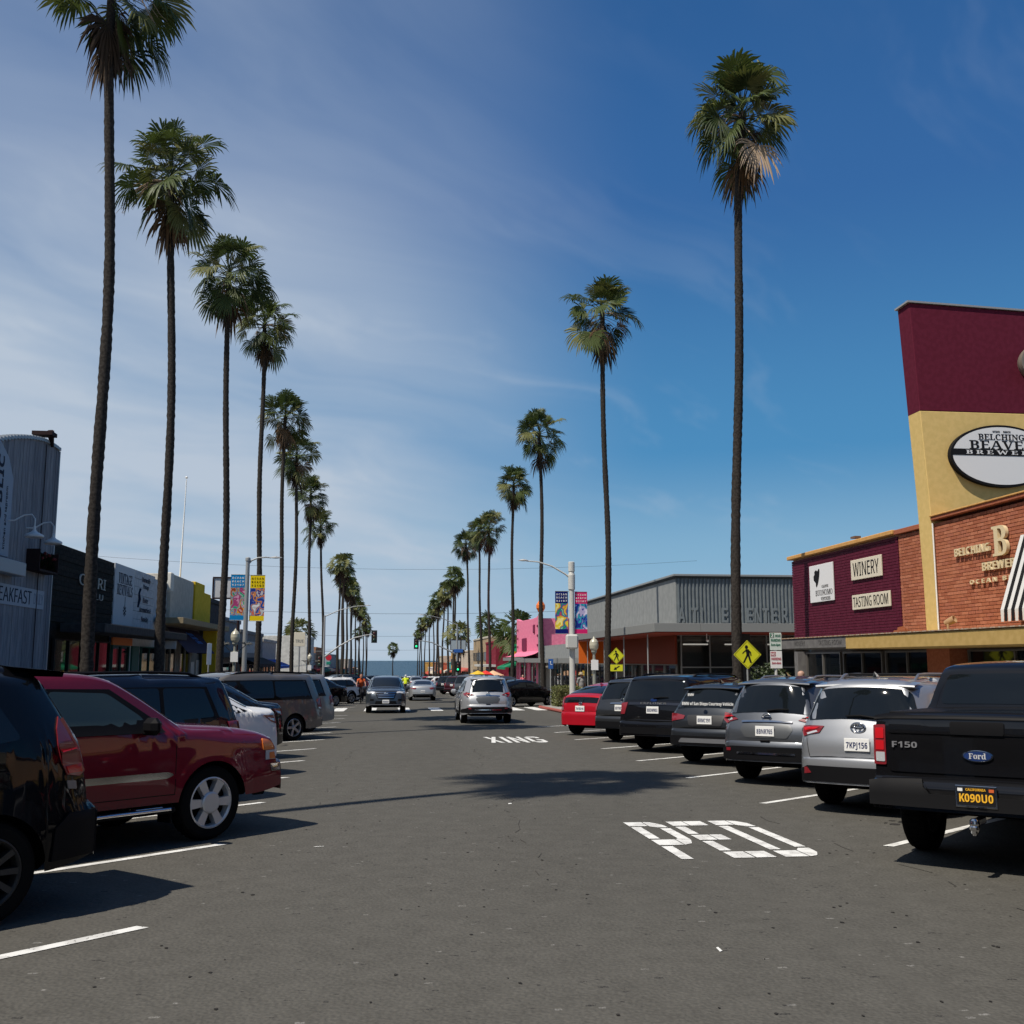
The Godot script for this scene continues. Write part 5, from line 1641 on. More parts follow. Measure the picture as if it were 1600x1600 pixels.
func tucson() -> Dictionary:
	var pm := paint("slate_blue_grey", lin(0.045, 0.055, 0.070), 0.5, 0.3)
	var d := rogue(pm, "7XYN310")
	d.hw = 0.925
	d.outline = suv_outline(4.48, 1.64, 0.64, 0.035, 1.06, 0.13, 0.42, 2.45, 3.35, 1.13, 0.96)
	d.rw = 0.345; d.xr = 0.93; d.xf = 3.6; d.taper_f = 0.20; d.bulge = 0.12
	suv_windows(d, 1.03, 1.64, 0.13, 0.42, 2.45, 3.35, 1.25, 2.1, 0.05)
	d.windshield = [[-0.74, 1.15], [0.74, 1.15], [0.60, 1.53], [-0.60, 1.53]]
	d.antenna = Vector2(0.8, 1.6)
	d.mirror = Vector2(2.9, 1.10)
	d.rails = [0.75, 2.3, 0.04, alloy]
	d.spoiler = [0.26, 1.60, 0.36, 0.60, pm]
	d.plate = [0.83, "7XYN310", white_paint, mat("plate_blue", lin(0.02, 0.03, 0.10), 0.5)]
	d.front_plate = [0.52, "8BAM227", mat("plate_blue", lin(0.02, 0.03, 0.10), 0.5)]
	d.pieces = [
		["grille", "front", rounded([[-0.50, 0.88], [-0.36, 0.62], [0.36, 0.62], [0.50, 0.88], [0.42, 0.91], [-0.42, 0.91]], 0.03), 0.008, black_plastic],
		["grille_slat", "front", rect(-0.46, 0.86, 0.46, 0.885), 0.024, chrome],
		["grille_slat", "front", rect(-0.42, 0.795, 0.42, 0.82), 0.024, chrome],
		["grille_slat", "front", rect(-0.39, 0.735, 0.39, 0.757), 0.024, chrome],
		["grille_slat", "front", rect(-0.36, 0.675, 0.36, 0.697), 0.024, chrome],
		["headlight", "front", [[0.48, 0.86], [0.74, 0.90], [0.80, 0.965], [0.66, 0.96], [0.50, 0.915]], 0.012, clear_lens, true],
		["headlight", "sides", [[3.95, 0.90], [4.30, 0.88], [4.25, 0.95], [3.85, 1.00]], 0.01, clear_lens],
		["lower_intake", "front", rounded([[-0.50, 0.40], [0.50, 0.40], [0.46, 0.55], [-0.46, 0.55]], 0.03), 0.008, black_plastic],
		["fog_lamp", "front", rounded(rect(0.55, 0.56, 0.72, 0.64), 0.02), 0.010, black_plastic, true],
		["bumper_trim", "front", rect(-0.70, 0.385, 0.70, 0.405), 0.016, alloy],
		["sill_trim", "sides", [[1.4, 0.31], [3.1, 0.31], [3.1, 0.42], [1.4, 0.42]], 0.012, black_plastic],
		["taillight", "rear", rect(0.5, 0.95, 0.78, 1.08), 0.014, red_lens, true]]
	d.detail = func(t: Node, s: Shell) -> void:
		emblem_ring(t, s, 0.84, true, 0.075, 0.55, true, chrome)
	return d

func coupe() -> Dictionary:
	var pm := paint("bright_silver", lin(0.40, 0.41, 0.42), 0.6, 0.3)
	var d := sedan("coupe_car", pm, "6WGH204", 4.6, 1.38)
	d.outline = sedan_outline(4.62, 1.38, 0.98, 0.5, 1.6, 2.3, 3.35, 0.95, 0.76)
	sedan_windows(d, 0.95, 1.38, 0.5, 1.6, 2.3, 3.35, 1.9)
	d.xf = 3.75
	d.pieces = [["taillight", "rear", [[0.44, 0.86], [0.52, 0.76], [0.74, 0.80], [0.74, 0.90]], 0.014, red_lens, true], ["taillight", "sides", [[0.06, 0.80], [0.4, 0.93], [0.12, 0.90]], 0.012, red_lens], ["bumper", "rear", rect(-0.7, 0.34, 0.7, 0.46), 0.01, black_plastic]]
	d.detail = func(t: Node, s: Shell) -> void: exhausts(t, [-0.5, 0.5], 0.36)
	return d

func subaru(pm: Material) -> Dictionary:
	var d := rogue(pm, "8CKT551")
	d.outline = suv_outline(4.46, 1.60, 0.62, 0.035, 1.02, 0.12, 0.52, 2.5, 3.4, 1.08, 0.90)
	suv_windows(d, 1.0, 1.60, 0.12, 0.52, 2.5, 3.4, 1.3, 2.15, 0.04)
	d.windshield = [[-0.74, 1.10], [0.74, 1.10], [0.60, 1.48], [-0.60, 1.48]]
	d.rear_glass = [[-0.68, 1.06], [0.68, 1.06], [0.58, 1.45], [-0.58, 1.45]]
	d.rails = [0.8, 2.3, 0.05, black_plastic]
	d.spoiler = [0.36, 1.56, 0.36, 0.58, pm]
	d.xf = 3.6; d.xr = 0.92
	d.mirror = Vector2(2.95, 1.06)
	d.antenna = Vector2(0.95, 1.6)
	return d

# a copy of a finished vehicle in another paint
func again(src: Node3D, label: String, at: Vector2, heading: float, group: String, pm: Material = null) -> Node3D:
	var c: Node3D = src.duplicate()
	var base := String(src.name)
	var cut := RegEx.create_from_string("_\\d{3}$").sub(base, "")
	c.name = numbered(cut)
	add_child(c)
	set_on_road(c, at, heading)
	c.set_meta("label", label)
	c.set_meta("group", group)
	if pm:
		var old: Material = null
		for k in c.get_children():
			if String(k.name) == "body": old = k.material_override
		for k in c.get_children():
			if k is MeshInstance3D and k.material_override == old: k.material_override = pm
	return c

const PARK_R := "cars parked nose-in along the right kerb"
const PARK_L := "cars parked at an angle along the left kerb"
const DRIVE := "cars driving in the lanes"
const FARP := "small distant cars parked down the street"

func vehicles() -> void:
	var H := 45.0
	var dark := paint("gunmetal", lin(0.105, 0.112, 0.125), 0.7, 0.33)
	var silver := paint("silver", lin(0.36, 0.37, 0.385), 0.7, 0.33)
	var lsilver := paint("light_silver", lin(0.44, 0.45, 0.465), 0.6, 0.33)
	var navy := paint("midnight_blue", lin(0.006, 0.008, 0.016), 0.15, 0.3)
	var black := paint("black", lin(0.006, 0.006, 0.007), 0.0, 0.35)
	var white := paint("white", lin(0.70, 0.70, 0.69), 0.0, 0.4)
	var taupe := paint("taupe", lin(0.155, 0.140, 0.122), 0.5, 0.38)
	var beige := paint("pale_beige", lin(0.27, 0.255, 0.23), 0.5, 0.38)
	var red := paint("bright_red", lin(0.36, 0.008, 0.018), 0.1, 0.35)
	var maroon := paint("dark_maroon", lin(0.045, 0.008, 0.012), 0.3, 0.35)
	# right-hand row, each placed by its rear left wheel
	var at := func(p: Vector2, h: float, d: Dictionary, side := -1.0) -> Vector2: return tail_from_wheel(p, h, d.xr, d.hw - 0.125, side)
	var d := squash(pickup(), 0.92)
	vehicle(d, "black pickup truck with yellow-lettered black plate, nearest on the right", at.call(Vector2(5.26, -9.85), 45.0, d), 45.0, PARK_R)
	d = squash(highlander(silver), 0.92)
	vehicle(d, "silver three-row sport utility vehicle with roof bars beside the black pickup", at.call(Vector2(5.90, -13.46), H, d), H, PARK_R)
	d = squash(rogue(dark, "8BNR765"), 0.935)
	var rg := vehicle(d, "gunmetal grey crossover with V-shaped red taillights between silver and graphite cars", at.call(Vector2(5.98, -16.87), H, d), H, PARK_R)
	d = squash(x1(), 0.92)
	vehicle(d, "dark graphite crossover with white lettering across its rear window", at.call(Vector2(6.08, -20.39), H, d), H, PARK_R)
	d = squash(explorer(black, "8BDW903"), 0.92)
	var ex := vehicle(d, "tall black sport utility vehicle with dark tailgate bar and twin exhausts", at.call(Vector2(6.00, -23.91), H, d), H, PARK_R)
	d = squash(srx(), 0.92)
	var sr := vehicle(d, "charcoal luxury crossover parked beside the red hatchback", at.call(Vector2(6.0, -27.2), H, d), H, PARK_R)
	d = squash(prius(red, "7HYB318"), 0.95)
	var pr := vehicle(d, "bright red hatchback at the far end of the near right row", at.call(Vector2(5.52, -30.3), H, d), H, PARK_R)
	# left-hand row
	var HL := 225.0
	d = near_black()
	var nb := vehicle(d, "black crossover with roof spoiler cut off by the left edge of the photo", at.call(Vector2(-2.76, -7.65), HL, d), HL, PARK_L)
	d = envoy()
	vehicle(d, "wine red sport utility vehicle backed in with chrome side strip", tail_from_wheel(Vector2(-1.90, -11.40), 43.0, d.xf, d.hw - 0.125, 1.0), 43.0, PARK_L)
	d = squash(explorer(navy, "7DRT662", false), 0.93)
	var nv := vehicle(d, "midnight blue sport utility vehicle behind the wine red one", at.call(Vector2(-2.80, -14.15), HL, d), HL, PARK_L)
	d = squash(sedan("sedan_car", white, "8EVN104"), 1.11)
	var ws := vehicle(d, "white sedan whose tail shows between the blue and black cars", at.call(Vector2(-2.62, -17.95), HL, d), HL, PARK_L)
	again(ws, "black sedan parked between the white sedan and the taupe minivan", at.call(Vector2(-2.88, -21.6), HL, d), HL, PARK_L, black)
	d = minivan(taupe, "5MVA773")
	var mv := vehicle(d, "taupe minivan with dark side windows and silver wheels", at.call(Vector2(-2.55, -28.3), HL, d), HL, PARK_L)
	again(mv, "pale beige minivan just beyond the taupe minivan", at.call(Vector2(-2.45, -32.6), HL, d), HL, PARK_L, beige)
	# in the lanes
	d = squash(rogue(lsilver, ""), 0.96)
	d.erase("plate")
	vehicle(d, "light silver crossover driving away in the right lane", Vector2(3.52, -36.9), 0.0, DRIVE)
	d = tucson()
	vehicle(d, "slate grey crossover with chrome grille driving towards the camera", Vector2(-0.12, -52.6), 180.0, DRIVE)
	d = coupe()
	vehicle(d, "silver coupe driving away down the street beyond the slate crossover", Vector2(2.35, -72.0), 0.0, DRIVE)
	# beyond the crosswalk
	d = subaru(white)
	var sb := vehicle(d, "white crossover with black roof rails parked beyond the crosswalk on the left", Vector2(-2.25, -66.5), HL, PARK_L)
	again(ws, "black sedan parked just before the white crossover on the left", Vector2(-2.9, -61.5), HL, PARK_L, black)
	again(nv, "black sport utility vehicle parked just past the white crossover on the left", Vector2(-2.0, -72.0), HL, PARK_L, black)
	again(nb, "dark crossover behind the cyclist in orange", Vector2(-2.1, -77.5), HL, PARK_L)
	again(rg, "grey crossover two past the white crossover on the left", Vector2(-2.1, -83.0), HL, PARK_L, dark)
	again(ex, "tall dark vehicle near the left traffic signal", Vector2(-2.2, -89.0), HL, PARK_L, navy)
	again(pr, "black hatchback parked at the kerb by the hedge, right of the silver crossover", Vector2(5.6, -57.0), 58.0, PARK_R, black)
	again(rg, "dark crossover parked behind the black hatchback", Vector2(5.5, -62.5), H, PARK_R, dark)
	again(sr, "dark car parked three stalls past the crosswalk on the right", Vector2(5.4, -68.5), H, PARK_R)
	again(mv, "grey minivan partly hidden behind the light silver crossover", Vector2(5.3, -76.0), H, PARK_R, dark)
	again(ex, "dark maroon sport utility vehicle left of the light silver crossover", Vector2(5.3, -88.0), H, PARK_R, maroon)
	again(ex, "black sport utility vehicle with bright rear bumper beside the maroon one", Vector2(5.0, -97.0), H, PARK_R, black)
	again(rg, "small dark crossover nearest the right traffic signal", Vector2(5.2, -102.5), H, PARK_R, navy)
	# far down the street
	rng.seed = 8
	var kinds := [rg, ws, ex, sb, pr, mv]
	var cols := [white, silver, black, navy, lsilver, dark, red, beige]
	var cn := ["white", "silver", "black", "navy", "pale silver", "grey", "red", "beige"]
	for k in 13:
		var z := -134.0 - k * 15.5
		var ci := rng.randi() % 8
		again(kinds[rng.randi() % 6], "tiny distant %s car at the left kerb beyond the intersection, %s along" % [cn[ci], COUNT[k]], Vector2(-2.2, z), HL, FARP, cols[ci])
		ci = rng.randi() % 8
		again(kinds[rng.randi() % 6], "tiny distant %s car at the right kerb beyond the intersection, %s along" % [cn[ci], COUNT[k]], Vector2(5.2, z - 6.0), H, FARP, cols[ci])
	for k in 4:
		var ci: int = [0, 4, 1, 0][k]
		again(kinds[[3, 1, 0, 1][k]], "tiny %s car coming up the lane towards the intersection, %s from the camera" % [cn[ci], COUNT[k]], Vector2([0.1, 0.2, -0.2, 0.3][k], [-118.0, -150.0, -200.0, -260.0][k]), 180.0, FARP, cols[ci])
	for k in 3:
		again(kinds[[1, 0, 3][k]], "tiny car driving away towards the ocean, %s from the camera" % COUNT[k], Vector2(3.4, [-130.0, -185.0, -240.0][k]), 0.0, FARP, cols[[1, 0, 5][k]])
	# the rows go on beside and behind the camera
	again(ex, "black sport utility vehicle in the stall just right of the camera, out of frame", Vector2(4.9, -5.2), H, PARK_R, dark)
	again(rg, "grey crossover two stalls right of the camera, out of frame", Vector2(4.9, -1.6), H, PARK_R, white)
	again(ws, "white sedan beside the camera on the left, out of frame", Vector2(-2.2, -1.2), HL, PARK_L, white)
	again(mv, "minivan behind the camera on the left, out of frame", Vector2(-2.2, 5.0), HL, PARK_L, taupe)

# ------------------------------------------------------------------ buildings
func wall_box(t: Node, called: String, m: Material, x0: float, x1: float, y0: float, y1: float, z0: float, z1: float, bev := 0.0) -> MeshInstance3D:
	return boxp(t, called, m, Vector3((x0 + x1) * 0.5, (y0 + y1) * 0.5, (z0 + z1) * 0.5), Vector3(absf(x1 - x0), absf(y1 - y0), absf(z1 - z0)), bev)

# a window in a street front: frame set into the wall and a pane in it; s = 1 looks towards +x, -1 towards -x
func shop_window(t: Node, x: float, s: float, y0: float, y1: float, z0: float, z1: float, fm: Material, gm: Material, n := 1) -> void:
	var w := absf(z1 - z0)
	var zc := (z0 + z1) * 0.5
	var f := bit(t, "window", fm, func(b: MB) -> void:
		var k := 0.05
		b.box(Vector3(x + s * 0.03, y0 + k * 0.5, zc), Vector3(0.1, k, w))
		b.box(Vector3(x + s * 0.03, y1 - k * 0.5, zc), Vector3(0.1, k, w))
		for i in n + 1:
			var z := minf(z0, z1) + w * i / n
			z = clampf(z, minf(z0, z1) + k * 0.5, maxf(z0, z1) - k * 0.5)
			b.box(Vector3(x + s * 0.03, (y0 + y1) * 0.5, z), Vector3(0.096, y1 - y0 - 2 * k, k)))
	for i in n:
		var a := minf(z0, z1) + w * i / n + 0.03
		var c := minf(z0, z1) + w * (i + 1) / n - 0.03
		bit(f, "pane", gm, func(b: MB) -> void: b.box(Vector3(x + s * 0.012, (y0 + y1) * 0.5, (a + c) * 0.5), Vector3(0.016, y1 - y0 - 0.1, c - a)))

var brick_meshes := []
func brick_mesh(l: float, h: float, sd: int) -> ArrayMesh:
	var b := MB.new()
	b.cbox(Vector3.ZERO, Vector3(0.06, h, l), 0.004)
	return b.mesh()

func merged_boxes(t: Node, called: String, m: Material, list: Array, stuff := true) -> void:
	var b := MB.new()
	for q in list: b.box(q[0], q[1])
	var o := part(t, called, b.mesh(), m)
	if stuff: o.set_meta("kind", "stuff")

# courses of bricks on the plane x, running in z; returns [centre, size, tone]
func courses(x: float, y0: float, y1: float, z0: float, z1: float, sd: int, bl := 0.288, bh := 0.074) -> Array:
	var out := []
	var r := RandomNumberGenerator.new()
	r.seed = sd
	var y := y0 + bh * 0.5
	var row := 0
	while y + bh * 0.5 <= y1 + 0.001:
		var z := z0 - (0.5 if row % 2 else 0.0) * (bl + 0.012)
		while z < z1:
			var a := maxf(z, z0)
			var c := minf(z + bl, z1)
			if c - a > 0.03: out.append([Vector3(x - r.randf() * 0.006, y, (a + c) * 0.5), Vector3(0.06, bh, c - a), r.randi() % 4])
			z += bl + 0.012
		y += bh + 0.012
		row += 1
	return out

func brewery() -> void:
	var t := thing("brewery_building", "brick and maroon brewery building with a tall tan and maroon sign tower", "building", Vector3.ZERO)
	var maroon := textured("maroon_paint", lin(0.088, 0.012, 0.028), lin(0.108, 0.016, 0.035), 0.5, 0.6)
	var maroon_stucco := textured("maroon_stucco", lin(0.098, 0.013, 0.028), lin(0.115, 0.016, 0.034), 0.6, 0.85, 0.03, 0.4)
	var tan_stucco := textured("tan_stucco", lin(0.60, 0.435, 0.165), lin(0.66, 0.475, 0.19), 0.5, 0.85, 0.03, 0.4)
	var mortar := textured("mortar", lin(0.56, 0.36, 0.24), lin(0.68, 0.46, 0.32), 0.8, 0.95)
	var tones := [textured("brick_a", lin(0.35, 0.122, 0.066), lin(0.42, 0.155, 0.085), 1.5, 0.85), textured("brick_b", lin(0.30, 0.098, 0.054), lin(0.36, 0.125, 0.07), 1.5, 0.85), textured("brick_c", lin(0.40, 0.15, 0.085), lin(0.46, 0.18, 0.105), 1.5, 0.85), textured("brick_d", lin(0.33, 0.118, 0.07), lin(0.39, 0.14, 0.085), 1.5, 0.85)]
	var dark := mat("plain_interior", lin(0.20, 0.185, 0.165), 0.9)
	var base := -0.75
	# body behind the facing
	wall_box(t, "wall", mortar, 14.045, 27.0, 2.2, 5.16, -34.45, -2.0)
	wall_box(t, "roof", mat("tar_roof", lin(0.10, 0.10, 0.10), 0.95), 14.3, 26.9, 5.165, 5.19, -34.3, -2.1)
	wall_box(t, "shopfront_wall", dark, 14.5, 27.0, base, 2.2, -34.3, -2.0)
	# painted bricks: too fine to pick apart one by one
	merged_boxes(t, "painted_brickwork", maroon, courses(14.02, 2.36, 5.14, -34.45, -26.85, 3).map(func(q): return [q[0], q[1]]))
	# bare bricks: the nearest as single bricks, the rest joined
	var all := courses(14.015, 2.36, 5.12, -26.78, -25.52, 8) + courses(14.015, 2.36, 5.26, -24.88, -16.5, 9)
	var near := []
	var rest := []
	for q in all:
		if q[0].z > -23.55 and q[0].z < -21.2 and near.size() < 300: near.append(q)
		else: rest.append(q)
	var shared := {}
	for q in near:
		var key := snappedf(q[1].z, 0.02)
		if not shared.has(key): shared[key] = brick_mesh(key, q[1].y, 1)
		part(t, "brick", shared[key], tones[q[2]], Transform3D(Basis(), q[0]))
	for k in 4: merged_boxes(t, "brickwork", tones[k], rest.filter(func(q): return q[2] == k).map(func(q): return [q[0], q[1]]))
	var coping := textured("tan_coping", lin(0.50, 0.27, 0.09), lin(0.58, 0.33, 0.12), 0.8)
	wall_box(t, "coping", coping, 13.86, 14.4, 5.16, 5.29, -34.6, -26.9, 0.02)
	wall_box(t, "coping", tones[1], 13.90, 14.4, 5.14, 5.27, -26.88, -25.52, 0.01)
	wall_box(t, "coping", tones[1], 13.88, 14.4, 5.27, 5.36, -24.86, -2.0, 0.01)
	wall_box(t, "coping_edge", coping, 13.85, 14.42, 5.36, 5.40, -24.86, -2.0, 0.01)
	wall_box(t, "parapet_cap", mat("cap_metal", lin(0.16, 0.10, 0.07), 0.6), 14.1, 14.3, 5.40, 5.46, -30.0, -29.7)
	# tower: a blade across the building line whose street edge leans outwards
	var edge := [[13.965, 2.34], [13.955, 3.84], [13.90, 5.9], [13.79, 8.2]]
	var edge2 := [[13.787, 8.203], [13.66, 11.15]]
	bit(t, "tower", tan_stucco, func(b: MB) -> void:
		var p := PackedVector2Array()
		for e in edge: p.append(Vector2(e[0], e[1]))
		p.append(Vector2(21.0, 8.2)); p.append(Vector2(21.0, 2.34))
		b.prism(p, 0.62, Transform3D(Basis(), Vector3(0, 0, -25.51)), 0.015))
	bit(t, "tower_top", maroon_stucco, func(b: MB) -> void:
		b.prism(PackedVector2Array([Vector2(edge2[0][0], edge2[0][1]), Vector2(21.0, 8.203), Vector2(21.0, 10.9), Vector2(edge2[1][0], edge2[1][1])]), 0.62, Transform3D(Basis(), Vector3(0, 0, -25.51)), 0.015))
	bit(t, "tower_cap", mat("cap_grey", lin(0.35, 0.34, 0.33), 0.5, 0.4), func(b: MB) -> void:
		b.box(Vector3(17.3, 11.06, -25.2), Vector3(7.42, 0.05, 0.72), Basis(Vector3(0, 0, 1), -0.034)))
	bit(t, "downpipe", white_paint, func(b: MB) -> void: b.bar(Vector3(13.93, 2.4, -24.85), Vector3(13.93, 5.2, -24.85), 0.022))
	# oval sign: the lettering only
	var sf := Transform3D(Basis(), Vector3(15.92, 7.0, -24.885))
	var sign := bit(t, "oval_sign", ink, func(b: MB) -> void:
		var p := PackedVector2Array()
		for k in 64: p.append(Vector2(cos(TAU * k / 64.0) * 1.44, sin(TAU * k / 64.0) * 0.83))
		b.prism(p, 0.16), sf)
	bit(sign, "sign_face", mat("sign_white", lin(0.70, 0.70, 0.70), 0.45), func(b: MB) -> void:
		var p := PackedVector2Array()
		for k in 64: p.append(Vector2(cos(TAU * k / 64.0) * 1.38, sin(TAU * k / 64.0) * 0.77))
		b.prism(p, 0.17))
	bit(sign, "sign_band", ink, func(b: MB) -> void: b.box(Vector3(0, 0.085, 0.172), Vector3(2.78, 0.17, 0.012)))
	letters(sign, "OCEAN", 0.05, ink, Transform3D(Basis(), Vector3(-0.14, 0.645, 0.174)), 0.20)
	letters(sign, "BEACH", 0.05, ink, Transform3D(Basis(), Vector3(0.16, 0.645, 0.174)), 0.20)
	letters(sign, "BELCHING", 0.155, ink, Transform3D(Basis(), Vector3(0, 0.50, 0.174)), 1.30, "Droid Serif", 700)
	letters(sign, "BEAVER", 0.225, ink, Transform3D(Basis(), Vector3(0, 0.285, 0.174)), 1.84, "Droid Serif", 700)
	letters(sign, "B R E W E R Y", 0.10, mat("sign_white", lin(0.70, 0.70, 0.70), 0.45), Transform3D(Basis(), Vector3(0, 0.085, 0.180)), 2.05, "Droid Serif", 700)
	# big round floodlight on the tower
	bit(t, "floodlight", mat("lamp_housing", lin(0.22, 0.19, 0.155), 0.5, 0.3), func(b: MB) -> void:
		var xf := Transform3D(Basis(Vector3.RIGHT, PI / 2), Vector3(16.86, 9.47, -24.89))
		b.lathe([[0.20, 0.0], [0.20, 0.15], [0.42, 0.30], [0.46, 0.42], [0.46, 0.55], [0.40, 0.55], [0.38, 0.50]], 28, xf)
		b.lathe([[0.001, 0.46], [0.39, 0.49]], 24, xf))
	bit(t, "floodlight_lens", mat("lamp_lens", lin(0.34, 0.30, 0.25), 0.2), func(b: MB) -> void:
		var xf := Transform3D(Basis(Vector3.RIGHT, PI / 2), Vector3(16.86, 9.47, -24.89))
		b.lathe([[0.001, 0.52], [0.37, 0.51]], 24, xf)
		for k in 3: b.box(Vector3(16.86, 9.27 + k * 0.2, -24.36), Vector3(0.62, 0.035, 0.03)))
	# stand-off lettering on the brick
	var cream := mat("cream_letters", lin(0.66, 0.54, 0.33), 0.5)
	var wx := 13.93
	var fw := Vector3(-1, 0, 0)
	letters(t, "BELCHING", 0.19, cream, facing(fw, Vector3(wx, 4.32, -23.12)), 1.50, "Droid Sans", 700, 0.05)
	letters(t, "B", 0.68, cream, facing(fw, Vector3(wx - 0.02, 4.40, -21.9)), 0.56, "Droid Serif", 700, 0.08)
	letters(t, "BREWERY", 0.19, cream, facing(fw, Vector3(wx, 3.87, -21.98)), 1.50, "Droid Sans", 700, 0.05)
	letters(t, "O C E A N   B E A C H", 0.10, cream, facing(fw, Vector3(wx, 3.545, -22.08)), 2.4, "Droid Sans", 700, 0.03)
	# signs on the painted brick
	var panel := mat("sign_cream", lin(0.66, 0.60, 0.47), 0.5)
	var s1 := boxp(t, "winery_sign", mat("sign_white", lin(0.70, 0.70, 0.70), 0.45), Vector3(13.95, 4.18, -31.92), Vector3(0.05, 1.22, 1.82), 0.01)
	bit(s1, "hat_emblem", ink, func(b: MB) -> void:
		var xf := facing(fw, Vector3(13.925, 4.40, -32.25)) * Transform3D(Basis(Vector3(0, 0, 1), 1.15), Vector3.ZERO)
		var p := PackedVector2Array()
		for k in 24: p.append(Vector2(cos(TAU * k / 24.0) * 0.32, sin(TAU * k / 24.0) * 0.10 - 0.10))
		b.prism(p, 0.006, xf)
		b.prism(PackedVector2Array([Vector2(-0.22, -0.08), Vector2(-0.18, 0.16), Vector2(-0.08, 0.22), Vector2(0.02, 0.17), Vector2(0.10, 0.21), Vector2(0.19, 0.12), Vector2(0.21, -0.08)]), 0.007, xf))
	letters(s1, "GIANNI", 0.085, ink, facing(fw, Vector3(13.922, 4.06, -31.62)), 0.5, "Droid Serif", 400)
	letters(s1, "BUONOMO", 0.17, ink, facing(fw, Vector3(13.922, 3.86, -31.72)), 1.30, "Droid Serif", 400)
	letters(s1, "VINTNERS", 0.10, ink, facing(fw, Vector3(13.922, 3.66, -31.60)), 0.72, "Droid Serif", 400)
	var s2 := boxp(t, "winery_sign", panel, Vector3(13.95, 4.385, -28.73), Vector3(0.05, 0.61, 1.95), 0.01)
	letters(s2, "WINERY", 0.40, ink, facing(fw, Vector3(13.922, 4.385, -28.73)), 1.66, "Droid Sans", 400)
	var s3 := boxp(t, "tasting_room_sign", panel, Vector3(13.95, 3.41, -28.53), Vector3(0.05, 0.44, 2.38), 0.01)
	letters(s3, "TASTING ROOM", 0.29, ink, facing(fw, Vector3(13.922, 3.41, -28.53)), 2.2, "Droid Sans", 400)
	# canopy over the pavement
	var grey_board := textured("grey_fascia", lin(0.13, 0.125, 0.125), lin(0.17, 0.165, 0.16), 0.6)
	var tan_board := textured("tan_fascia", lin(0.42, 0.285, 0.10), lin(0.48, 0.33, 0.125), 0.6)
	wall_box(t, "canopy", grey_board, 12.0, 14.04, 2.02, 2.32, -31.3, -26.12, 0.015)
	wall_box(t, "canopy", tan_board, 12.0, 14.04, 1.98, 2.31, -26.115, -2.0, 0.015)
	wall_box(t, "canopy_flashing", textured("rust_flashing", lin(0.30, 0.16, 0.09), lin(0.45, 0.38, 0.30), 1.5), 11.97, 12.4, 2.325, 2.35, -31.3, -2.0)
	letters(t, "WINERY", 0.13, mat("ghost_letters", lin(0.085, 0.082, 0.082), 0.7), facing(fw, Vector3(11.995, 2.17, -29.2)), 0.8, "Droid Sans", 400, 0.004)
	letters(t, "TASTING ROOM", 0.13, mats["ghost_letters"], facing(fw, Vector3(11.995, 2.17, -27.1)), 1.5, "Droid Sans", 400, 0.004)
	bit(t, "spotlight", mat("spot_tan", lin(0.38, 0.24, 0.13), 0.6), func(b: MB) -> void:
		b.bar(Vector3(13.3, 2.35, -23.3), Vector3(13.3, 2.55, -23.3), 0.03)
		b.lathe([[0.001, 0], [0.07, 0], [0.085, 0.10], [0.095, 0.26], [0.08, 0.26], [0.001, 0.2]], 14, Transform3D(Basis(Vector3(1, 0, 0), 1.1) * Basis(Vector3(0, 0, 1), -0.5), Vector3(13.3, 2.56, -23.4))))
	for k in 3:
		bit(t, "rusted_bracket", mat("rust", lin(0.20, 0.065, 0.03), 0.9), func(b: MB) -> void:
			b.cbox(Vector3(12.9 + 0.18 * k, 2.40 + 0.03 * k, -24.9 - 0.24 * k), Vector3(0.28, 0.09, 0.22), 0.03, Basis(Vector3(0.2, 1, 0.3).normalized(), 0.8 * k + 0.3)))
	# striped awning
	var blk := mat("awning_black", lin(0.016, 0.016, 0.017), 0.85)
	var wht := mat("awning_white", lin(0.62, 0.62, 0.60), 0.85)
	for k in 30:
		bit(t, "awning_stripe", wht if k % 2 == 0 else blk, func(b: MB) -> void:
			var z0 := -21.12 + k * 0.13
			var z1 := z0 + 0.13
			var a := [Vector2(13.97, 4.42), Vector2(13.90, 4.44), Vector2(13.30, 2.78)]
			for i in 2:
				b.quad(Vector3(a[i].x, a[i].y, z0), Vector3(a[i + 1].x, a[i + 1].y, z0), Vector3(a[i + 1].x, a[i + 1].y, z1), Vector3(a[i].x, a[i].y, z1))
			b.quad(Vector3(13.30, 2.78, z0), Vector3(13.29, 2.52, z0 + 0.015), Vector3(13.29, 2.52, z1 - 0.015), Vector3(13.30, 2.78, z1)))
	# shopfronts under the canopy
	var alu := mat("shop_frame", lin(0.16, 0.15, 0.14), 0.5, 0.4)
	for r in [[-34.1, -31.4, 2], [-31.2, -28.6, 2], [-28.4, -25.9, 2]]:
		shop_window(t, 14.3, -1.0, gy(r[0]) + 0.55, 1.95, r[0], r[1], alu, glass, r[2])
		wall_box(t, "stall_riser", maroon, 14.12, 14.5, base, gy(r[0]) + 0.55, r[0], r[1])
	wall_box(t, "brick_pier", tones[0], 13.95, 14.5, base, 1.98, -25.55, -24.45)
	wall_box(t, "end_pier", grey_board, 13.95, 14.5, base, 1.98, -34.45, -34.15)
	shop_window(t, 14.42, -1.0, gy(-20) + 0.15, 1.95, -24.3, -20.4, alu, glass, 2)
	wall_box(t, "brick_pier", tones[2], 13.95, 14.5, base, 1.98, -20.3, -19.4)
	shop_window(t, 14.42, -1.0, gy(-16) + 0.15, 1.95, -19.3, -12.0, alu, glass, 4)

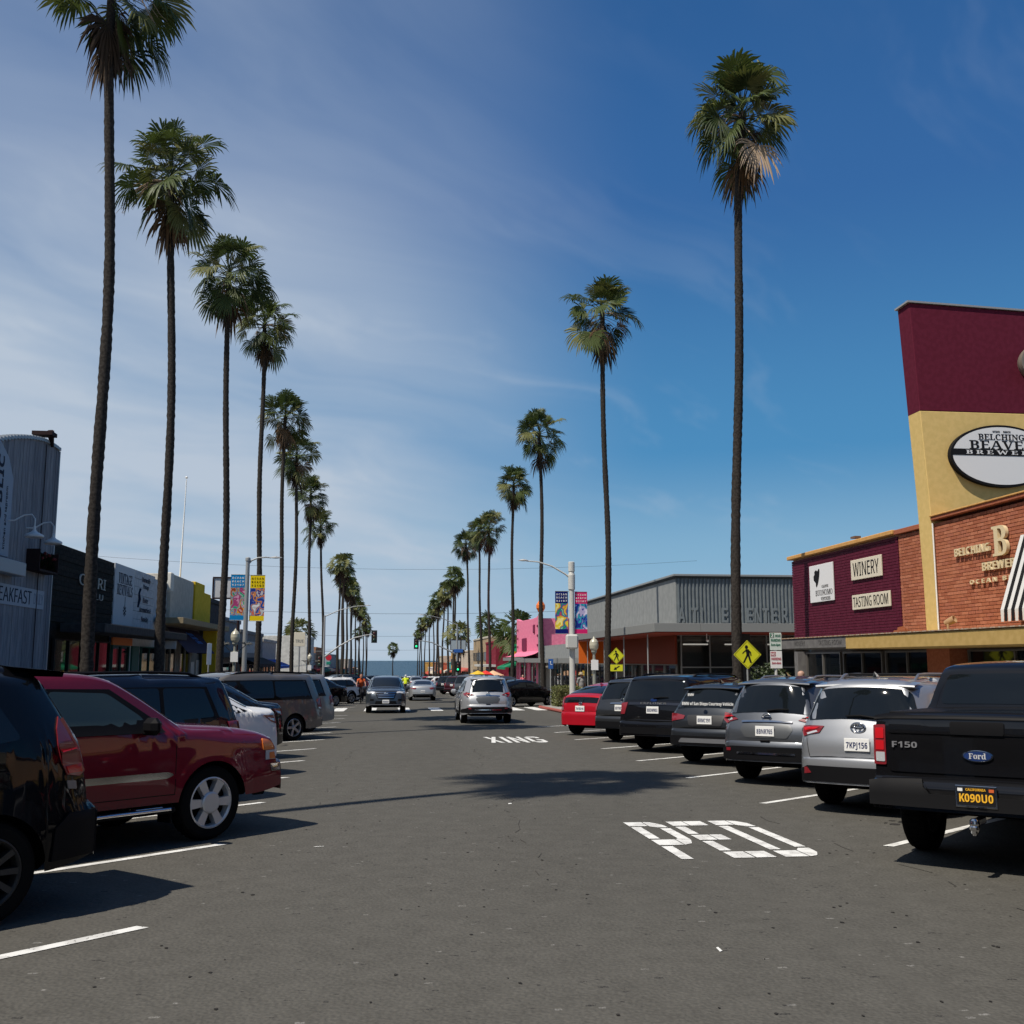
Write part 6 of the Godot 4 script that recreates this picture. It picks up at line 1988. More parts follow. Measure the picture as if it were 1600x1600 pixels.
func antique_center() -> void:
	var t := thing("antique_center_building", "grey ribbed metal antique center with wraparound canopy and faded lettering", "building", Vector3.ZERO)
	var grey := textured("grey_panel", lin(0.225, 0.235, 0.235), lin(0.265, 0.275, 0.272), 0.3, 0.7)
	var ribm := textured("ribbed_metal", lin(0.135, 0.155, 0.165), lin(0.165, 0.185, 0.195), 0.4, 0.6)
	var trim := mat("roof_trim", lin(0.26, 0.27, 0.27), 0.5, 0.2)
	var dark := mat("plain_interior", lin(0.20, 0.185, 0.165), 0.9)
	wall_box(t, "wall", grey, 14.0, 42.0, 2.9, 5.72, -75.5, -49.25)
	for k in 8:
		wall_box(t, "wall_panel", grey, 13.975, 14.0, 3.36, 5.70, -75.4 + 3.27 * k, -75.4 + 3.27 * k + 3.24)
	wall_box(t, "roof_edge", mat("roof_edge_dark", lin(0.055, 0.057, 0.058), 0.7), 13.88, 42.0, 5.72, 5.80, -75.6, -49.1)
	wall_box(t, "roof_trim", trim, 13.82, 42.0, 5.80, 5.90, -75.7, -49.0, 0.01)
	wall_box(t, "ribbed_sheet", ribm, 14.0, 27.0, 3.36, 5.72, -49.25, -49.2)
	var rib := MB.new()
	rib.cbox(Vector3.ZERO, Vector3(0.09, 2.34, 0.07), 0.015)
	var rm := rib.mesh()
	for k in 56: part(t, "metal_rib", rm, ribm, Transform3D(Basis(), Vector3(14.1 + k * 0.19, 4.53, -49.175)))
	var ghost := mat("faded_letters", lin(0.165, 0.185, 0.194), 0.7)
	var txt := "ANTIQUE CENTER"
	var xs := [14.22, 14.5, 14.88, 15.25, 15.55, 15.92, 16.38, 0.0, 17.0, 17.65, 18.1, 18.5, 18.92, 19.45]
	for i in txt.length():
		if txt[i] == " " or i in [1, 4, 5]: continue
		letters(t, txt[i], 0.72, ghost, facing(Vector3(0, 0, 1), Vector3(xs[i], 3.88, -49.12)), 0.34 if txt[i] != "I" else 0.12, "Droid Sans", 700, 0.02)
	# canopy with a red soffit
	var fas := mat("canopy_grey", lin(0.20, 0.205, 0.20), 0.6)
	var sof := mat("red_soffit", lin(0.22, 0.035, 0.02), 0.7)
	wall_box(t, "canopy", fas, 11.8, 13.97, 2.96, 3.35, -64.5, -45.2, 0.01)
	wall_box(t, "canopy", fas, 13.98, 30.0, 2.96, 3.35, -49.1, -45.2, 0.01)
	wall_box(t, "soffit", sof, 11.84, 13.97, 2.91, 2.955, -64.4, -45.24)
	wall_box(t, "soffit", sof, 13.98, 30.0, 2.91, 2.955, -49.1, -45.24)
	wall_box(t, "wing_wall", mat("orange_wall", lin(0.62, 0.13, 0.02), 0.7), 11.9, 13.97, 1.5, 2.90, -64.45, -64.3)
	wall_box(t, "transom_band", mat("brick_red_band", lin(0.17, 0.035, 0.018), 0.75), 13.9, 14.0, 1.5, 2.9, -64.3, -49.3)
	wall_box(t, "low_canopy", fas, 12.0, 13.97, 1.5, 1.85, -97.0, -64.6, 0.01)
	for k in 10:
		bit(t, "canopy_post", steel_grey, func(b: MB) -> void: b.bar(Vector3(12.2, gy(-48.0 - k * 5.0) + 0.1, -48.0 - k * 5.0), Vector3(12.2, 2.92 if k < 4 else 1.5, -48.0 - k * 5.0), 0.035))
	var alu := mat("steel_mullion", lin(0.22, 0.22, 0.21), 0.5, 0.4)
	var clear := mat("shop_glass", Color(0.10, 0.12, 0.12, 0.38), 0.02, 0.0, {"transparency": BaseMaterial3D.TRANSPARENCY_ALPHA})
	var plain := mat("room_wall", lin(0.30, 0.28, 0.25), 0.9)
	wall_box(t, "room_floor", mat("room_floor", lin(0.16, 0.13, 0.10), 0.7), 14.25, 27.0, -1.3, -0.72, -64.3, -49.4)
	wall_box(t, "room_ceiling", plain, 14.25, 27.0, 2.7, 2.89, -64.3, -49.4)
	wall_box(t, "room_wall", plain, 24.0, 24.2, -0.72, 2.7, -64.2, -49.4)
	wall_box(t, "room_wall", plain, 14.25, 24.0, -0.72, 2.7, -62.2, -62.0)
	rng.seed = 33
	for k in 14:
		var hh := rng.randf_range(0.7, 1.8)
		wall_box(t, "display_cabinet", [mat("walnut", lin(0.10, 0.05, 0.025), 0.5), mat("pine", lin(0.32, 0.20, 0.10), 0.6), mat("painted_cabinet", lin(0.30, 0.36, 0.34), 0.6)][k % 3], 15.0 + (k % 7) * 1.2, 15.8 + (k % 7) * 1.2, -0.71, -0.71 + hh, -52.6 - (k / 7) * 3.4, -52.0 - (k / 7) * 3.4, 0.03)
	for k in 4:
		var lx := 15.6 + k * 2.2
		bit(t, "ceiling_light", mat("tube_light", lin(0.8, 0.8, 0.78), 0.5, 0.0, {"emission_enabled": true, "emission": Color(1.0, 0.98, 0.93), "emission_energy_multiplier": 0.9}), func(b: MB) -> void: b.cbox(Vector3(lx, 2.5, -51.5), Vector3(1.3, 0.07, 0.16), 0.02))
		var lamp := AreaLight3D.new()
		lamp.name = "tube_glow"
		lamp.area_size = Vector2(1.3, 0.16)
		lamp.light_color = Color(1.0, 0.98, 0.93)
		lamp.light_energy = 0.3
		lamp.area_range = 14.0
		lamp.shadow_enabled = true
		lamp.position = Vector3(lx, 2.45, -51.5)
		lamp.rotation_degrees = Vector3(-90, 0, 0)
		t.add_child(lamp)
	for k in 5:
		shop_window(t, 14.3, -1.0, gy(-52) - 0.1, 1.48, -52.6 - k * 2.4, -50.3 - k * 2.4, alu, clear, 1)
	wall_box(t, "inner_wall", plain, 14.4, 40.0, -1.6, 2.9, -96.0, -64.4)
	for k in 8:
		shop_window(t, 14.3, -1.0, gy(-70) + 0.2, 1.48, -67.6 - k * 3.4, -64.5 - k * 3.4, alu, glass, 2)
	wall_box(t, "low_wall", grey, 14.05, 14.4, 1.85, 3.0, -95.0, -64.5)
	# front under the canopy, facing up the street
	for k in 9:
		var x0 := 14.2 + k * 1.45
		var f := bit(t, "window", alu, func(b: MB) -> void:
			b.box(Vector3(x0, 1.1, -49.3), Vector3(0.06, 3.6, 0.08))
			b.box(Vector3(x0 + 0.725, 1.35, -49.3), Vector3(1.39, 0.06, 0.08))
			b.box(Vector3(x0 + 0.725, 0.3, -49.3), Vector3(1.39, 0.06, 0.08)))
		bit(f, "pane", clear, func(b: MB) -> void: b.box(Vector3(x0 + 0.725, 1.1, -49.32), Vector3(1.38, 3.58, 0.012)))
	wall_box(t, "pillar", mat("dark_pillar", lin(0.03, 0.03, 0.03), 0.8), 16.2, 16.6, -0.9, 2.9, -46.6, -46.2)
	for p in [[14.6, -46.4], [18.2, -46.4]]:
		bit(t, "security_camera", white_paint, func(b: MB) -> void:
			b.bar(Vector3(p[0], 2.62, p[1]), Vector3(p[0], 2.9, p[1]), 0.02)
			b.lathe([[0.001, 0.0], [0.05, 0.01], [0.055, 0.16], [0.001, 0.17]], 10, Transform3D(Basis(Vector3.RIGHT, 1.9), Vector3(p[0], 2.62, p[1]))))

func pink_building() -> void:
	var t := thing("pink_building", "bright pink shopfront with a curved parapet and scrolled ornaments", "building", Vector3.ZERO)
	var pink := textured("pink_stucco", lin(0.66, 0.18, 0.29), lin(0.74, 0.23, 0.34), 0.4, 0.8)
	var orn := mat("plum_ornament", lin(0.16, 0.02, 0.06), 0.6)
	bit(t, "facade", pink, func(b: MB) -> void:
		var p := PackedVector2Array([Vector2(-95.2, 2.0), Vector2(-95.2, 6.05), Vector2(-97.0, 5.75), Vector2(-100.0, 5.72), Vector2(-107.5, 5.8), Vector2(-110.3, 5.95), Vector2(-112.2, 6.15), Vector2(-112.2, 2.0)])
		var q := PackedVector2Array()
		for v in p: q.append(Vector2(-v.x, v.y))
		b.prism(q, 0.35, Transform3D(Basis(Vector3(0, 0, -1), Vector3(0, 1, 0), Vector3(-1, 0, 0)), Vector3(14.2, 0, 0)), 0.04))
	wall_box(t, "side_wall", pink, 13.9, 24.0, -1.7, 5.6, -111.9, -95.3)
	bit(t, "flared_hood", pink, func(b: MB) -> void:
		for i in 4:
			var a := i / 4.0
			var c := (i + 1) / 4.0
			b.quad(Vector3(13.84 - a * a * 1.3, 2.6 - a * 0.55, -112), Vector3(13.84 - c * c * 1.3, 2.6 - c * 0.55, -112), Vector3(13.84 - c * c * 1.3, 2.6 - c * 0.55, -95.2), Vector3(13.84 - a * a * 1.3, 2.6 - a * 0.55, -95.2)))
	wall_box(t, "canopy", mats["canopy_grey"], 12.3, 13.88, 1.65, 1.98, -112, -97.05)
	for z in [-96.0, -101.5, -111.4]: wall_box(t, "pilaster", pink, 13.75, 13.9, -1.6, 1.65, z - 0.45, z + 0.45)
	for z in [-98.6, -106.3]: shop_window(t, 13.86, -1.0, -1.3, 1.5, z - 2.2, z + 2.2, mat("pink_frame", lin(0.5, 0.12, 0.2), 0.6), glass, 2)
	bit(t, "ornament", orn, func(b: MB) -> void:
		b.cbox(Vector3(13.8, 3.3, -105.5), Vector3(0.12, 1.3, 3.2), 0.05)
		b.cbox(Vector3(13.8, 4.7, -98.3), Vector3(0.12, 0.8, 0.9), 0.05)
		for z in [-96.0, -110.9]:
			for y in [3.1, 4.0, 4.9]: b.cbox(Vector3(13.8, y, z), Vector3(0.1, 0.25, 0.25), 0.04))
	bit(t, "finial", mat("orange_finial", lin(0.7, 0.16, 0.02), 0.5), func(b: MB) -> void:
		b.lathe([[0.12, 0], [0.2, 0.1], [0.42, 0.5], [0.42, 0.8], [0.2, 1.15], [0.03, 1.5]], 14, Transform3D(Basis(), Vector3(13.95, 6.0, -94.8))))
	bit(t, "corner_post", mats["canopy_grey"], func(b: MB) -> void: b.cbox(Vector3(13.95, 2.2, -94.9), Vector3(0.4, 7.7, 0.5), 0.03))

# a plain shop for the lower street: wall, parapet, windows and perhaps an awning
func shop(label: String, right: bool, z0: float, z1: float, top: float, col: Color, opt := {}) -> Node3D:
	var t := thing("shop_building", label, "building", Vector3.ZERO, "shops along the street")
	var s := -1.0 if right else 1.0
	var x: float = opt.get("x", FACE_R if right else FACE_L)
	var m := textured("shop_wall_%.2f_%.2f_%.2f" % [col.r, col.g, col.b], col.darkened(0.08), col.lightened(0.04), 0.25, 0.85)
	var g0 := gy(z1) - 0.3
	var gf := gy((z0 + z1) * 0.5) + 0.14
	var x1: float = x - s * 14.0
	wall_box(t, "wall", m, x, x1, g0, top, z0, z1)
	wall_box(t, "parapet", m if not opt.has("cap") else mat("cap_%s" % str(opt.cap), opt.cap, 0.7), x + s * 0.1, x1, top, top + 0.28, z0 + 0.05, z1 - 0.05, 0.03)
	var fr := mat("shop_frame", lin(0.16, 0.15, 0.14), 0.5, 0.4)
	var n: int = maxi(1, int(absf(z1 - z0) / 4.5))
	for k in n:
		var a := z0 + (z1 - z0) * (k + 0.12) / n
		var c := z0 + (z1 - z0) * (k + 0.88) / n
		shop_window(t, x, s, gf + 0.4, gf + 2.5, a, c, fr, glass, 2)
		if top - gf > 6.5: shop_window(t, x, s, gf + 4.0, gf + 5.3, a, c, fr, glass, 2)
	if opt.has("awning"):
		bit(t, "awning", mat("awning_%s" % str(opt.awning), opt.awning, 0.8), func(b: MB) -> void:
			var y := gf + 3.1
			var o := x + s * 1.4
			b.quad(Vector3(x, y, z0), Vector3(x, y, z1), Vector3(o, y - 0.55, z1), Vector3(o, y - 0.55, z0))
			b.quad(Vector3(o, y - 0.55, z0), Vector3(o, y - 0.55, z1), Vector3(o, y - 0.8, z1), Vector3(o, y - 0.8, z0))
			for z in [z0, z1]: b.tri(Vector3(x, y, z), Vector3(x, y - 0.55, z), Vector3(o, y - 0.55, z)))
	elif opt.has("canopy"):
		wall_box(t, "canopy", mat("canopy_%s" % str(opt.canopy), opt.canopy, 0.7), x + s * 0.01, x + s * 1.7, gf + 2.85, gf + 3.15, z0, z1)
	if opt.has("band"):
		wall_box(t, "sign_board", mat("board_%s" % str(opt.band), opt.band, 0.6), x + s * 0.02, x + s * 0.10, gf + 3.3, minf(gf + 4.3, top - 0.2), z0 + (z1 - z0) * 0.15, z0 + (z1 - z0) * 0.85)
	return t

func left_side() -> void:
	# grey boarded public house
	var t := thing("public_house", "tall weathered grey boarded building with arched top and breakfast banner", "building", Vector3.ZERO)
	var bm := [textured("grey_board_a", lin(0.165, 0.175, 0.20), lin(0.24, 0.25, 0.275), 0.9, 0.8, 0.03, 0.3), textured("grey_board_b", lin(0.145, 0.155, 0.18), lin(0.21, 0.222, 0.245), 0.8, 0.8, 0.03, 0.3), textured("grey_board_c", lin(0.19, 0.20, 0.225), lin(0.265, 0.275, 0.295), 0.7, 0.8, 0.03, 0.3)]
	for m in bm: m.uv1_scale = Vector3(1.2, 0.12, 1.2)
	wall_box(t, "wall", bm[1], -24.0, -11.06, -0.8, 7.6, -34.9, -6.0)
	rng.seed = 19
	var k := 0
	var z := -34.9
	while z < -20.0:
		var w := 0.245
		var u := clampf((z + 34.9) / 14.0, 0, 1)
		var hz := 8.64 - 5.2 * pow(maxf(u - 0.01, 0), 1.75)
		hz -= 0.55 * maxf(0, 1.0 - (z + 34.9) / 1.4) * 0.12
		var d := 0.06 + rng.randf() * 0.012
		part(t, "board", (func() -> ArrayMesh:
			var b := MB.new()
			b.cbox(Vector3(-11.06 + d * 0.5, (hz - 0.8) * 0.5, z + w * 0.5), Vector3(d, hz + 0.8, w - 0.012), 0.006)
			return b.mesh()).call(), bm[rng.randi() % 3])
		bit(t, "coping", mat("zinc_coping", lin(0.30, 0.32, 0.345), 0.5, 0.3), func(b: MB) -> void:
			b.box(Vector3(-11.05, hz + 0.04, z + 0.125), Vector3(0.24, 0.10, 0.25)))
		z += 0.25
		k += 1
	wall_box(t, "corner_board", mats["zinc_coping"], -11.06, -10.96, -0.8, 8.55, -34.96, -34.88)
	var dkb := mat("dark_steel", lin(0.030, 0.018, 0.018), 0.7)
	bit(t, "sign_bracket", dkb, func(b: MB) -> void:
		b.box(Vector3(-11.0, 8.80, -33.4), Vector3(0.62, 0.12, 0.5))
		b.tube(PackedVector3Array([Vector3(-10.9, 8.5, -33.9), Vector3(-10.9, 8.95, -33.6)]), PackedFloat32Array([0.05, 0.12]), 6))
	bit(t, "drain_pipe", dkb, func(b: MB) -> void: b.bar(Vector3(-10.96, 0.5, -33.55), Vector3(-10.96, 8.5, -33.55), 0.014))
	var pale := mat("pale_sign_blue", lin(0.30, 0.35, 0.42), 0.6)
	var sgn := bit(t, "bottle_sign", pale, func(b: MB) -> void:
		var p := PackedVector2Array([Vector2(27.2, 4.6), Vector2(30.75, 4.6), Vector2(30.75, 6.9), Vector2(30.3, 7.45), Vector2(29.6, 7.8), Vector2(28.4, 8.0), Vector2(27.6, 7.5), Vector2(27.2, 7.0)])
		b.prism(p, 0.08, Transform3D(Basis(Vector3(0, 0, -1), Vector3(0, 1, 0), Vector3(1, 0, 0)), Vector3(-10.98, 0, 0)), 0.02))
	var dink := mat("navy_ink", lin(0.02, 0.028, 0.05), 0.7)
	letters(sgn, "PUBLIC", 0.42, dink, facing(Vector3(1, 0, 0), Vector3(-10.892, 6.3, -29.75)) * Transform3D(Basis(Vector3(0, 0, 1), PI / 2), Vector3.ZERO), 2.2, "Droid Sans", 700)
	letters(sgn, "kitchen and taproom", 0.14, dink, facing(Vector3(1, 0, 0), Vector3(-10.892, 5.7, -30.30)) * Transform3D(Basis(Vector3(0, 0, 1), PI / 2), Vector3.ZERO), 1.8, "Droid Sans", 400)
	wall_box(t, "sign_shelf", mats["zinc_coping"], -11.0, -10.6, 4.1, 4.5, -31.4, -27.0, 0.02)
	var ban := wall_box(t, "breakfast_banner", mat("banner_pale", lin(0.36, 0.40, 0.45), 0.8), -10.985, -10.965, 3.28, 3.86, -34.25, -27.6)
	letters(ban, "BREAKFAST", 0.40, dink, facing(Vector3(1, 0, 0), Vector3(-10.962, 3.57, -31.3)), 3.5, "Droid Sans", 400)
	letters(ban, "DAILY", 0.32, mat("faded_navy", lin(0.22, 0.25, 0.30), 0.8), facing(Vector3(1, 0, 0), Vector3(-10.962, 3.57, -33.72)), 0.85, "Droid Sans", 400)
	for q in [-30.9, -32.6]:
		bit(t, "gooseneck_lamp", mat("lamp_white", lin(0.62, 0.63, 0.63), 0.4), func(b: MB) -> void:
			b.tube(PackedVector3Array([Vector3(-10.98, 5.65, q + 0.35), Vector3(-10.75, 5.66, q + 0.28), Vector3(-10.55, 5.84, q + 0.12), Vector3(-10.38, 5.88, q), Vector3(-10.28, 5.75, q), Vector3(-10.28, 5.5, q)]), PackedFloat32Array([0.022]), 8)
			b.lathe([[0.03, 0.34], [0.05, 0.22], [0.09, 0.17], [0.26, 0.08], [0.27, 0.03], [0.23, 0.0], [0.001, 0.05]], 20, Transform3D(Basis(), Vector3(-10.28, 5.2, q))))
	var fb := bit(t, "flower_box", dkb, func(b: MB) -> void:
		b.box(Vector3(-10.8, 4.42, -33.4), Vector3(0.4, 0.06, 1.8))
		for p in [-34.28, -32.52]: b.box(Vector3(-10.8, 4.72, p), Vector3(0.4, 0.66, 0.05))
		b.box(Vector3(-10.98, 4.72, -33.4), Vector3(0.03, 0.66, 1.8)))
	bit(fb, "red_flowers", mat("red_petals", lin(0.13, 0.028, 0.03), 0.9), func(b: MB) -> void:
		rng.seed = 6
		for i in 12:
			var p := Vector3(-10.72 + rng.randf_range(-0.1, 0.1), 4.72 + rng.randf_range(-0.1, 0.25), -33.5 + rng.randf_range(-0.6, 0.7))
			b.cbox(p, Vector3(0.10, 0.08, 0.12), 0.03, Basis(Vector3(rng.randf(), rng.randf(), 1).normalized(), rng.randf() * 3.0)))
	bit(fb, "leaves", mat("pot_leaves", lin(0.05, 0.06, 0.03), 0.8), func(b: MB) -> void:
		for i in 60:
			var p := Vector3(-10.74 + rng.randf_range(-0.12, 0.12), 4.58 + rng.randf_range(-0.1, 0.3), -33.4 + rng.randf_range(-0.8, 0.8))
			b.quad(p, p + Vector3(0.05, 0.09, 0.05), p + Vector3(0.0, 0.18, 0.02), p + Vector3(-0.05, 0.09, -0.05)))
	# black boarded shop
	var c := thing("black_boarded_shop", "black charred-board shopfront with pale letters behind the first palm", "building", Vector3.ZERO)
	var cb := [textured("char_a", lin(0.011, 0.010, 0.009), lin(0.027, 0.025, 0.022), 0.7, 0.8), textured("char_b", lin(0.008, 0.008, 0.008), lin(0.020, 0.020, 0.019), 0.7, 0.8)]
	wall_box(c, "wall", cb[1], -24.0, -11.07, -1.0, 5.5, -42.6, -34.98)
	for i in 15:
		wall_box(c, "board", cb[i % 2], -11.07, -11.0 - 0.012 * (i % 3), 2.95 + i * 0.174, 2.95 + i * 0.174 + 0.166, -42.6, -34.98, 0.006)
	letters(c, "CAPRI", 0.40, mat("pale_letters", lin(0.40, 0.39, 0.36), 0.6), facing(Vector3(1, 0, 0), Vector3(-10.97, 4.55, -39.6)), 3.4, "Droid Sans", 400, 0.03)
	letters(c, "BLU", 0.22, mats["pale_letters"], facing(Vector3(1, 0, 0), Vector3(-10.97, 4.05, -40.2)), 1.6, "Droid Sans", 400, 0.03)
	wall_box(c, "canopy", textured("dark_canopy", lin(0.04, 0.04, 0.042), lin(0.06, 0.06, 0.062), 0.5), -10.97, -9.5, 2.62, 2.92, -50.2, -36.0, 0.02)
	wall_box(c, "orange_sign", mat("orange_panel", lin(0.55, 0.17, 0.06), 0.7), -10.96, -10.9, 2.30, 2.60, -45.7, -42.5)
	for r in [[-38.6, -35.5], [-42.3, -39.2]]: shop_window(c, -11.0, 1.0, gy(r[0]) + 0.5, 2.4, r[0], r[1], mat("frame_black", lin(0.02, 0.02, 0.02), 0.6), glass, 2)
	# white-fronted vintage shop
	var v := thing("vintage_shop", "white-panelled vintage shop with hand-lettered boards", "building", Vector3.ZERO)
	var offw := textured("whitewash", lin(0.40, 0.42, 0.44), lin(0.50, 0.515, 0.53), 0.5, 0.85)
	wall_box(v, "wall", offw, -24.0, -11.08, -1.1, 5.5, -52.9, -42.62)
	var p1 := wall_box(v, "vintage_sign", mat("sign_cool_white", lin(0.47, 0.495, 0.52), 0.7), -11.08, -10.98, 3.12, 5.58, -45.85, -42.66, 0.01)
	letters(p1, "VINTAGE", 0.42, dink, facing(Vector3(1, 0, 0), Vector3(-10.97, 5.02, -44.3)), 2.2, "Droid Serif", 400)
	letters(p1, "REVIVALS", 0.42, dink, facing(Vector3(1, 0, 0), Vector3(-10.97, 4.55, -44.3)), 2.5, "Droid Serif", 400)
	bit(p1, "lamp_drawing", dink, func(b: MB) -> void:
		b.box(Vector3(-10.975, 4.12, -44.4), Vector3(0.008, 0.36, 0.03))
		for a in 8:
			var an := TAU * a / 8.0
			b.box(Vector3(-10.975, 3.72 + sin(an) * 0.14, -44.4 + cos(an) * 0.16), Vector3(0.008, 0.06, 0.18), Basis(Vector3.RIGHT, -an)))
	for i in 7:
		wall_box(v, "sign_board", offw, -11.08, -10.99 - 0.008 * (i % 2), 3.12 + i * 0.353, 3.12 + i * 0.353 + 0.343, -49.75, -45.92, 0.006)
	for q in [["Naturally", 5.25, 0.20, 1.6], ["Vintage", 4.95, 0.18, 1.1], ["Home", 4.35, 0.22, 1.0], ["Accessories &", 3.92, 0.22, 2.2], ["Novelty", 3.50, 0.22, 1.3]]:
		letters(v, q[0], q[2], dink, facing(Vector3(1, 0, 0), Vector3(-10.975, q[1], -48.0)), q[3], "Droid Serif", 700)
	bit(v, "painted_figure", dink, func(b: MB) -> void: b.tube(PackedVector3Array([Vector3(-10.975, 4.0, -46.6), Vector3(-10.975, 4.35, -46.8), Vector3(-10.975, 4.6, -46.7), Vector3(-10.975, 4.8, -46.9)]), PackedFloat32Array([0.05, 0.08, 0.05, 0.06]), 6))
	shop_window(v, -11.05, 1.0, gy(-44) + 0.4, 2.3, -45.6, -42.9, mat("frame_green", lin(0.03, 0.09, 0.075), 0.6), glass, 2)
	wall_box(v, "door", mats["frame_green"], -11.08, -11.0, gy(-47) - 0.1, 2.3, -47.4, -46.2)
	shop_window(v, -11.05, 1.0, gy(-50) + 0.4, 2.3, -52.4, -47.8, mats["frame_green"], glass, 3)
	var hs := wall_box(v, "hanging_sign", mat("sign_cool_white", lin(0.47, 0.495, 0.52), 0.7), -10.3, -9.6, 2.2, 2.55, -48.3, -48.22)
	# cream and yellow shop with a purple awning
	var y := thing("cream_and_yellow_shop", "cream shop block with bright yellow end tower and purple awning", "building", Vector3.ZERO)
	var cream := textured("cream_stucco", lin(0.44, 0.41, 0.35), lin(0.52, 0.48, 0.41), 0.4, 0.85)
	var yel := textured("yellow_stucco", lin(0.60, 0.40, 0.025), lin(0.68, 0.46, 0.04), 0.4, 0.8)
	wall_box(y, "cream_block", cream, -22.0, -10.9, 3.72, 6.0, -58.85, -52.95, 0.02)
	wall_box(y, "white_corner", mat("corner_white", lin(0.62, 0.60, 0.54), 0.8), -11.4, -10.88, 5.1, 6.06, -53.5, -52.9, 0.05)
	wall_box(y, "yellow_tower", yel, -22.0, -10.8, 3.9, 6.05, -61.75, -58.88, 0.02)
	wall_box(y, "yellow_tower", yel, -22.0, -10.85, 3.9, 5.62, -64.2, -61.78, 0.02)
	wall_box(y, "fascia", textured("brown_fascia", lin(0.24, 0.20, 0.13), lin(0.30, 0.24, 0.15), 0.5), -11.0, -9.7, 3.42, 3.70, -64.3, -50.2, 0.01)
	wall_box(y, "wall", mat("plain_interior", lin(0.20, 0.185, 0.165), 0.9), -22.0, -11.2, -1.3, 3.7, -64.2, -52.95)
	wall_box(y, "yellow_column", yel, -11.0, -10.2, -1.1, 3.42, -64.1, -62.9, 0.03)
	bit(y, "awning", mat("purple_awning", lin(0.045, 0.030, 0.050), 0.8), func(b: MB) -> void:
		b.quad(Vector3(-11.0, 3.35, -52.6), Vector3(-9.5, 2.05, -50.6), Vector3(-9.5, 2.05, -58.2), Vector3(-11.0, 3.35, -61.2))
		b.tri(Vector3(-11.0, 3.35, -61.2), Vector3(-11.0, 2.05, -61.2), Vector3(-9.5, 2.05, -58.2)))
	var bl := mat("awning_blue", lin(0.06, 0.16, 0.45), 0.7)
	var slope := Basis(Vector3(0, 0, -1), Vector3(-1.5, 1.3, 0).normalized(), Vector3(1.3, 1.5, 0).normalized())
	for q in [["Ocean", 0.5], ["Beach", 0.2], ["Gifts", -0.15]]:
		letters(y, q[0], 0.26, bl, Transform3D(slope, Vector3(-10.28 - q[1] * 0.76, 2.72 + q[1] * 0.66, -57.0) + Vector3(0.02, 0.03, 0)), 1.5, "Droid Sans", 700, 0.01)
	for r in [[-56.0, -53.4], [-60.0, -57.2]]: shop_window(y, -11.2, 1.0, gy(r[0]) + 0.3, 2.6, r[0], r[1], mat("frame_cream", lin(0.4, 0.38, 0.33), 0.6), glass, 2)
	for q in [[-62.6, 1.7], [-61.0, 1.6]]: wall_box(y, "poster", mat("poster_pale", lin(0.50, 0.45, 0.40), 0.7), -11.19, -11.17, 0.3, q[1], q[0] - 0.5, q[0] + 0.5)
	# plainer fronts further down
	shop("dark slate-fronted shop just past the yellow tower", false, -69.0, -64.4, 5.2, lin(0.045, 0.045, 0.05), {"band": lin(0.12, 0.12, 0.13)})
	shop("mid grey stepped shop behind the left banner pole", false, -78.0, -69.1, 4.3, lin(0.22, 0.225, 0.23), {"canopy": lin(0.18, 0.18, 0.18)})
	shop("low grey shop with dark sloping canopy on the left", false, -92.0, -78.2, 3.7, lin(0.20, 0.20, 0.20), {"awning": lin(0.02, 0.02, 0.025), "band": lin(0.45, 0.45, 0.43)})
	shop("low shop with blue awning beside the left traffic signal", false, -103.0, -92.2, 3.3, lin(0.42, 0.40, 0.36), {"awning": lin(0.03, 0.10, 0.38)})
	shop("white corner building at the left of the intersection", false, -140.0, -128.0, 4.4, lin(0.60, 0.60, 0.56), {"x": -10.0})
	var cols := [lin(0.42, 0.40, 0.36), lin(0.30, 0.16, 0.10), lin(0.50, 0.49, 0.46), lin(0.25, 0.30, 0.33), lin(0.48, 0.42, 0.30), lin(0.36, 0.20, 0.16)]
	var cn := ["cream", "brick red", "off-white", "slate blue", "buff", "rust brown"]
	var ends := [140.2, 158, 176, 195, 220, 250, 285, 320, 360, 400]
	for i in 9:
		shop("distant %s shop on the left beyond the intersection, %s block along" % [cn[i % 6], ["first", "second", "third", "fourth", "fifth", "sixth", "seventh", "eighth", "ninth"][i]], false, -ends[i + 1] + 0.3, -ends[i], gy(-ends[i]) + 4.6 + 1.6 * sin(i * 2.3), cols[i % 6], {"awning": [lin(0.30, 0.04, 0.04), lin(0.03, 0.16, 0.12), lin(0.05, 0.05, 0.06)][i % 3]})
	var st := thing("round_shop_sign", "red and green oval sign hanging over the distant left pavement", "sign", Vector3(-8.6, 1.6, -150.0))
	bit(st, "sign_disc", mat("sign_red", lin(0.55, 0.03, 0.05), 0.6), func(b: MB) -> void: b.lathe([[0.001, 0.1], [0.42, 0.1], [0.42, -0.1], [0.001, -0.1]], 20, Transform3D(Basis(Vector3.RIGHT, PI / 2), Vector3(0, 0.5, 0))))
	bit(st, "sign_base", mat("sign_green", lin(0.02, 0.22, 0.16), 0.6), func(b: MB) -> void: b.cbox(Vector3(0, -0.3, 0), Vector3(0.6, 0.4, 0.2), 0.03))
	bit(st, "bracket", steel_grey, func(b: MB) -> void: b.box(Vector3(-0.9, 1.4, 0), Vector3(2.6, 0.08, 0.08)))

